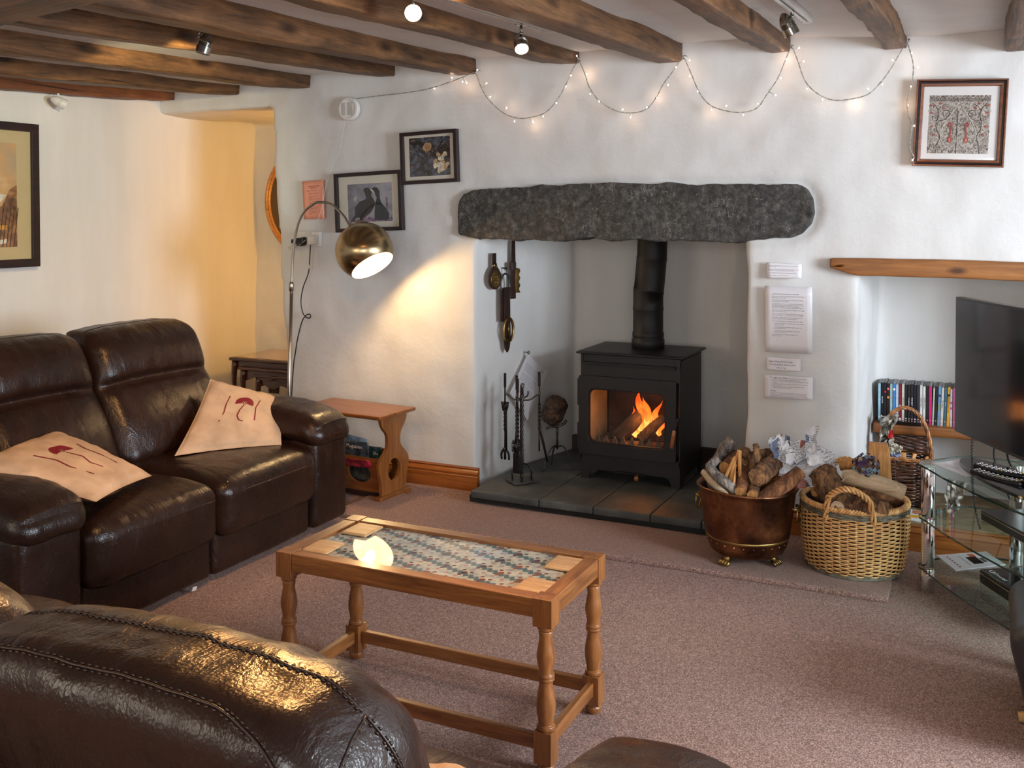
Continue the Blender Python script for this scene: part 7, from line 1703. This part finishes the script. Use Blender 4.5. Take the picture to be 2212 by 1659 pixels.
m = MB(); m.tube(smooth_path([(-0.095, -0.015, 0.437), (-0.078, -0.030, 0.440), (-0.04, -0.02, 0.415), (0, -0.015, 0.415), (0.04, -0.01, 0.418), (0.078, 0.0, 0.445), (0.098, -0.006, 0.450)], 6), 0.0045, 8); m.tube(smooth_path([(0, -0.015, 0.42), (-0.012, -0.055, 0.43), (0.0, -0.075, 0.445)], 5), 0.0042, 8); m.tube(smooth_path([(0, -0.015, 0.42), (0.01, 0.03, 0.43), (0.0, 0.06, 0.445)], 5), 0.0042, 8); m.build('hook_arms', IRON_G, ft, smooth='all')
def tool(name, x_, y_, top, bot, lab, kind):
    t_ = thing(name, lab, 'fire tool', (x_, y_, 0.070), (0, 0, 0), 'fire tools hanging on the stand')
    m = MB(); m.box((0, 0, top - 0.035), (0.0065, 0.0035, 0.037)); m.build('handle', IRON, t_, bevel=0.002)
    m = MB(); m.tube([(0, 0, top - 0.07), (0, 0, top - 0.16)], 0.0045, 8)
    for k in range(2): m.tube([(0.004 * math.cos(t * 20 + k * pi), 0.004 * math.sin(t * 20 + k * pi), top - 0.16 - t * 0.13) for t in np.linspace(0, 1, 40)], 0.004, 6)
    m.tube([(0, 0, top - 0.29), (0, 0, bot + 0.05)], 0.0045, 8); m.build('shaft', IRON, t_, smooth='all')
    if kind == 'tongs':
        m = MB(); m.prism([(-0.022, 0.40), (0.022, 0.40), (0.018, 0.375), (0.012, 0.352), (-0.012, 0.352), (-0.018, 0.375)], -0.003, 0.003, lambda a, b_, c: (a, c, b_)); m.tube([(0.010, -0.004, 0.36), (0.011, -0.004, bot + 0.05)], 0.0042, 6)
        m.tube(smooth_path([(0, 0, bot + 0.06), (-0.020, 0, bot + 0.03), (-0.018, 0, bot)], 4), 0.006, 6); m.tube([(0, 0, bot + 0.06), (0.0, 0, bot + 0.0)], 0.007, 6); m.tube(smooth_path([(0, 0, bot + 0.06), (0.020, 0, bot + 0.03), (0.022, 0, bot)], 4), 0.006, 6); m.build('claw', IRON, t_, smooth='all')
    if kind == 'poker': 
        m = MB(); m.tube([(0, 0, bot + 0.20), (0.008, 0, bot + 0.15), (0.045, 0, bot)], [0.006, 0.008, 0.006], 8, flat=0.5); m.build('blade', IRON, t_, smooth='all')
    if kind == 'brush':
        m = MB(); m.tube([(0, 0, bot + 0.10), (0, 0, bot + 0.05)], 0.009, 8); m.build('ferrule', IRON, t_, smooth='all')
        m = MB(); rr2 = random.Random(3)
        for k in range(260):
            d = Vector((rr2.gauss(0, 1), rr2.gauss(0, 1), rr2.gauss(0, 1.3))).normalized(); a_ = Vector((d.x * 0.010, d.y * 0.010, bot + 0.03 + d.z * 0.02)); b_ = Vector((d.x * 0.030, d.y * 0.030, bot + 0.028 + d.z * 0.042)); m.tube([a_, b_], 0.0011, 3, cap=False)
        m.build('bristles', INK, t_, kind='stuff')
    if kind == 'shovel':
        V, F = rbox(0.028, 0.003, 0.05, 0.003, (6, 1, 6), 2); V[:, 1] += 8 * V[:, 0] ** 2; V += np.array([0, 0, bot + 0.02]); mesh_obj('blade', V, F, IRON, t_)
tool('tongs', -2.205, 0.020, 0.545, 0.105, 'iron coal tongs with a claw end, leftmost of the hanging tools', 'tongs')
tool('poker', -2.025, 0.045, 0.560, 0.110, 'bent iron poker, rightmost of the hanging tools', 'poker')
tool('hearth_brush', -2.120, -0.020, 0.545, 0.160, 'black-bristled hearth brush hanging behind the twisted column', 'brush')
tool('ash_shovel', -2.100, -0.052, 0.535, 0.09, 'iron ash shovel hanging at the front of the stand', 'shovel')
# splayed side of the recess carries brasses and a pinned sheet
SN = Vector((0.969, -0.246, 0)).normalized(); ST = Vector((0.246, 0.969, 0)).normalized()
def on_splay(x_, y_, z_, out=0.012): return Vector((x_, y_, z_)) + SN * out
def strap_path(pts, w_, th, mat, name, parent):
    m = MB(); P = [Vector(p) for p in pts]
    for i in range(len(P)):
        pass
    V = []; 
    W_ = w_ if hasattr(w_, '__len__') else [w_] * len(P)
    for p, ww in zip(P, W_):
        for s_, o_ in ((-1, 0), (1, 0), (1, 1), (-1, 1)): V.append(p + ST * s_ * ww + SN * o_ * th)
    n = len(P); F = [tuple(range(4))[::-1], tuple(4 * (n - 1) + k for k in range(4))] + [(i * 4 + k, i * 4 + (k + 1) % 4, (i + 1) * 4 + (k + 1) % 4, (i + 1) * 4 + k) for i in range(n - 1) for k in range(4)]
    m.add([tuple(v) for v in V], F); return m.build(name, mat, parent, bevel=0.001)
def plate(c, shape, th, mat, name, parent):
    m = MB(); V = [tuple(c + ST * a + Vector((0, 0, b_)) + SN * o_) for o_ in (0, th) for a, b_ in shape]; n = len(shape)
    m.add(V, [tuple(range(n)), tuple(range(n, 2 * n))] + [(i, (i + 1) % n, n + (i + 1) % n, n + i) for i in range(n)]); return m.build(name, mat, parent, bevel=0.0012)
def hb(name, lab, base): return thing(name, lab, 'horse brass', tuple(base), (0, 0, 0), 'horse brasses hung in the recess')
Z3 = Vector((0, 0, 0))
b1 = on_splay(-2.329, 0.121, 1.09); h1 = hb('horse_brass', 'pear-shaped horse brass on a short dark strap, leftmost of three', b1)
strap_path([Z3 + Vector((0, 0, z)) for z in (0.132, 0.10, 0.07)], 0.016, 0.004, STRAP, 'strap', h1)
shape = [(0.052 * math.sin(t) * (1 - 0.42 * max(0, math.cos(t))), 0.058 * math.cos(t) + 0.012 * (math.cos(t) > 0)) for t in np.linspace(0, 2 * pi, 26, endpoint=False)]
plate(SN * 0.004, shape, 0.006, STRAP, 'backing', h1); plate(SN * 0.010 + Vector((0, 0, -0.005)), [(a * 0.72, b_ * 0.72) for a, b_ in shape], 0.004, BRASS, 'brass_plate', h1)
for k in range(6):
    a = k * pi / 3; m = MB(); c_ = SN * 0.015 + ST * 0.016 * math.cos(a) + Vector((0, 0, -0.006 + 0.016 * math.sin(a))); m.lathe([(0, -0.005), (0.006, 0), (0, 0.005)], 8, tuple(c_)); m.build('stud', BRASS, h1, smooth='all')
m = MB(); m.lathe([(0, -0.018), (0.015, -0.012), (0.019, 0), (0.015, 0.012), (0, 0.018)], 14, (0, 0, 0)); m.v[0] = m.v[0] * np.array([0.5, 1, 1]) + np.array(SN * 0.008 + Vector((0, 0, 0.068))); m.build('boss', BRASS, h1, smooth='all')
b2 = on_splay(-2.290, 0.27, 1.12); h2 = hb('horse_brass', 'long dark strap with a scalloped brass plate, hanging from the lintel', b2)
strap_path([Vector((0, 0, z)) for z in (0.165, 0.10, 0.04, -0.04, -0.10, -0.146)], [0.014, 0.016, 0.018, 0.020, 0.020, 0.020], 0.005, STRAP, 'strap', h2)
sc = [(0.019 + 0.006 * math.cos(k * 1.4), z) for k, z in enumerate(np.linspace(-0.075, 0.055, 16))]; plate(SN * 0.006 + ST * 0.026 + Vector((0, 0, -0.04)), sc + [(-0.012, 0.06), (-0.014, 0), (-0.012, -0.075)], 0.005, BRASS, 'brass_plate', h2)
m = MB(); m.box((0, 0, 0), (0.008, 0.026, 0.022)); m.v[0] = m.v[0] + np.array([0.010, -0.02, 0.03]); m.build('keeper', STRAP, h2, bevel=0.003)
b3 = on_splay(-2.306, 0.20, 0.90); h3 = hb('horse_brass', 'dark folded strap with an oval brass buckle hanging from an iron ring', b3)
m = MB(); m.tube([tuple(SN * 0.006 + ST * 0.036 * math.cos(t) + Vector((0, 0, 0.150 + 0.062 * math.sin(t)))) for t in np.linspace(-0.5, pi + 0.5, 24)], 0.0055, 8); m.build('ring', IRON_G, h3, smooth='all')
strap_path([ST * -0.012 + Vector((0, 0, z)) for z in (0.135, 0.05, -0.04)], 0.024, 0.005, STRAP, 'strap', h3); strap_path([SN * 0.008 + ST * 0.010 + Vector((0, 0, z)) for z in (0.140, 0.05, -0.05, -0.13, -0.185, -0.205)], [0.022, 0.023, 0.025, 0.028, 0.018, 0.004], 0.005, STRAP, 'strap', h3)
ov = [(0.040 * math.cos(t), 0.064 * math.sin(t)) for t in np.linspace(0, 2 * pi, 30, endpoint=False)]
m = MB(); m.tube([tuple(SN * 0.017 + ST * (0.012 + a) + Vector((0, 0, -0.085 + b_))) for a, b_ in ov], 0.0085, 8, closed=True, flat=0.6); m.build('buckle', BRASS, h3, smooth='all')
m = MB(); m.tube([tuple(SN * 0.019 + ST * 0.012 + Vector((0, 0, z))) for z in (-0.045, -0.13)], 0.0035, 6); m.build('buckle_tongue', BRASS, h3, smooth='all')
m = MB(); m.tube([tuple(on_splay(-2.303, 0.21, 1.14, -0.01)), tuple(on_splay(-2.303, 0.21, 1.14, 0.02))], 0.004, 8); m.tube([tuple(on_splay(-2.303, 0.21, 1.138, 0.016)), tuple(on_splay(-2.303, 0.21, 1.118, 0.016))], 0.0018, 6); V0 = m.v[0].mean(0); m.v = [v - V0 for v in m.v]; o = m.build('wall_hook', IRON, smooth='all'); o.location = V0; tag(o, 'small iron hook in the recess wall above the strap ring', 'hook')
# pinned sheet
c4_ = [Vector((-2.262, 0.378, 0.668)), Vector((-2.218, 0.55, 0.547)), Vector((-2.262, 0.378, 0.305)), Vector((-2.300, 0.235, 0.475))]
c4_ = [p + SN * 0.022 for p in c4_]; cen = sum(c4_, Vector()) / 4
m = MB(); m.add([tuple(p - cen) for p in c4_] + [tuple(p - cen + SN * 0.0007) for p in c4_], [(0, 1, 2, 3), (4, 5, 6, 7), (0, 1, 5, 4), (1, 2, 6, 5), (2, 3, 7, 6), (3, 0, 4, 7)])
sh = m.build('pinned_sheet', PAPER); sh.location = cen; tag(sh, 'white printed sheet hanging tilted from a nail, behind the fire tools', 'paper')
ux = (c4_[1] - c4_[0]); uy = (c4_[3] - c4_[0]); Lx, Ly = ux.length, uy.length; ux.normalize(); uy.normalize()
tl = [('Burley', 0.155, -0.022, 0.010, 'LEFT')] + [('Instructions for using this stove, please read with care first', 0.020, -0.045 - k * 0.0095, 0.0060, 'LEFT') for k in range(17) if k % 6 != 5]
lettering(tl, INK, sh, lambda a, b_: tuple(c4_[0] - cen + ux * a * (Lx / 0.21) - uy * b_ * (Ly / 0.24) + SN * 0.002))
m = MB(); m.tube([(0, 0, 0), tuple(SN * 0.03)], 0.002, 6); m.tube([tuple(SN * 0.03 + ST * 0.008 * math.cos(t) + Vector((0, 0, 0.008 * math.sin(t)))) for t in np.linspace(0, 2 * pi, 16, endpoint=False)], 0.0022, 6, closed=True); o = m.build('nail_ring', IRON_G, smooth='all'); o.location = on_splay(-2.262, 0.378, 0.676, 0.0); tag(o, 'small ring nail holding the pinned sheet', 'nail')
# burr on a tripod
tr = thing('tripod_stand', 'small three-footed iron stand in the back corner of the hearth', 'stand', (-2.06, 0.36, 0.070))
m = MB(); m.tube([(0, 0, 0.10), (0, 0, 0.13), (0, 0, 0.16), (0, 0, 0.19), (0, 0, 0.225)], [0.005, 0.008, 0.005, 0.008, 0.006], 10); m.build('stem', IRON_G, tr, smooth='all')
for dx, dy in ((-0.035, -0.12), (0.085, 0.03), (-0.05, 0.03)):
    m = MB(); m.tube(smooth_path([(0, 0, 0.11), (dx * 0.35, dy * 0.35, 0.115), (dx * 0.75, dy * 0.75, 0.06), (dx * 0.85, dy * 0.85, 0.015), (dx, dy, 0.006)], 5), 0.0042, 8); m.build('leg', IRON_G, tr, smooth='all')
m = MB(); m.tube(smooth_path([(-0.05, -0.03, 0.21), (-0.03, -0.02, 0.222), (0, 0, 0.222), (0.03, 0.015, 0.235), (0.045, 0.02, 0.255)], 5), 0.007, 8); m.build('cradle', IRON_G, tr, smooth='all')
V, F = rbox(0.062, 0.055, 0.078, 0.052, (10, 10, 12), 6); V += nz(V, 14, 3, 0.012)[:, None] * V / 0.06 + nz(V, 50, 7, 0.004)[:, None] * V / 0.06
o = mesh_obj('wood_burr', V, F, mk_bark('burr_fibre', (0.018, 0.010, 0.007), (0.16, 0.085, 0.05), 14)); o.location = (-2.075, 0.36, 0.375); o.rotation_euler = (0, 0.35, 0); tag(o, 'brown fibrous lump resting on the small tripod stand', 'lump')
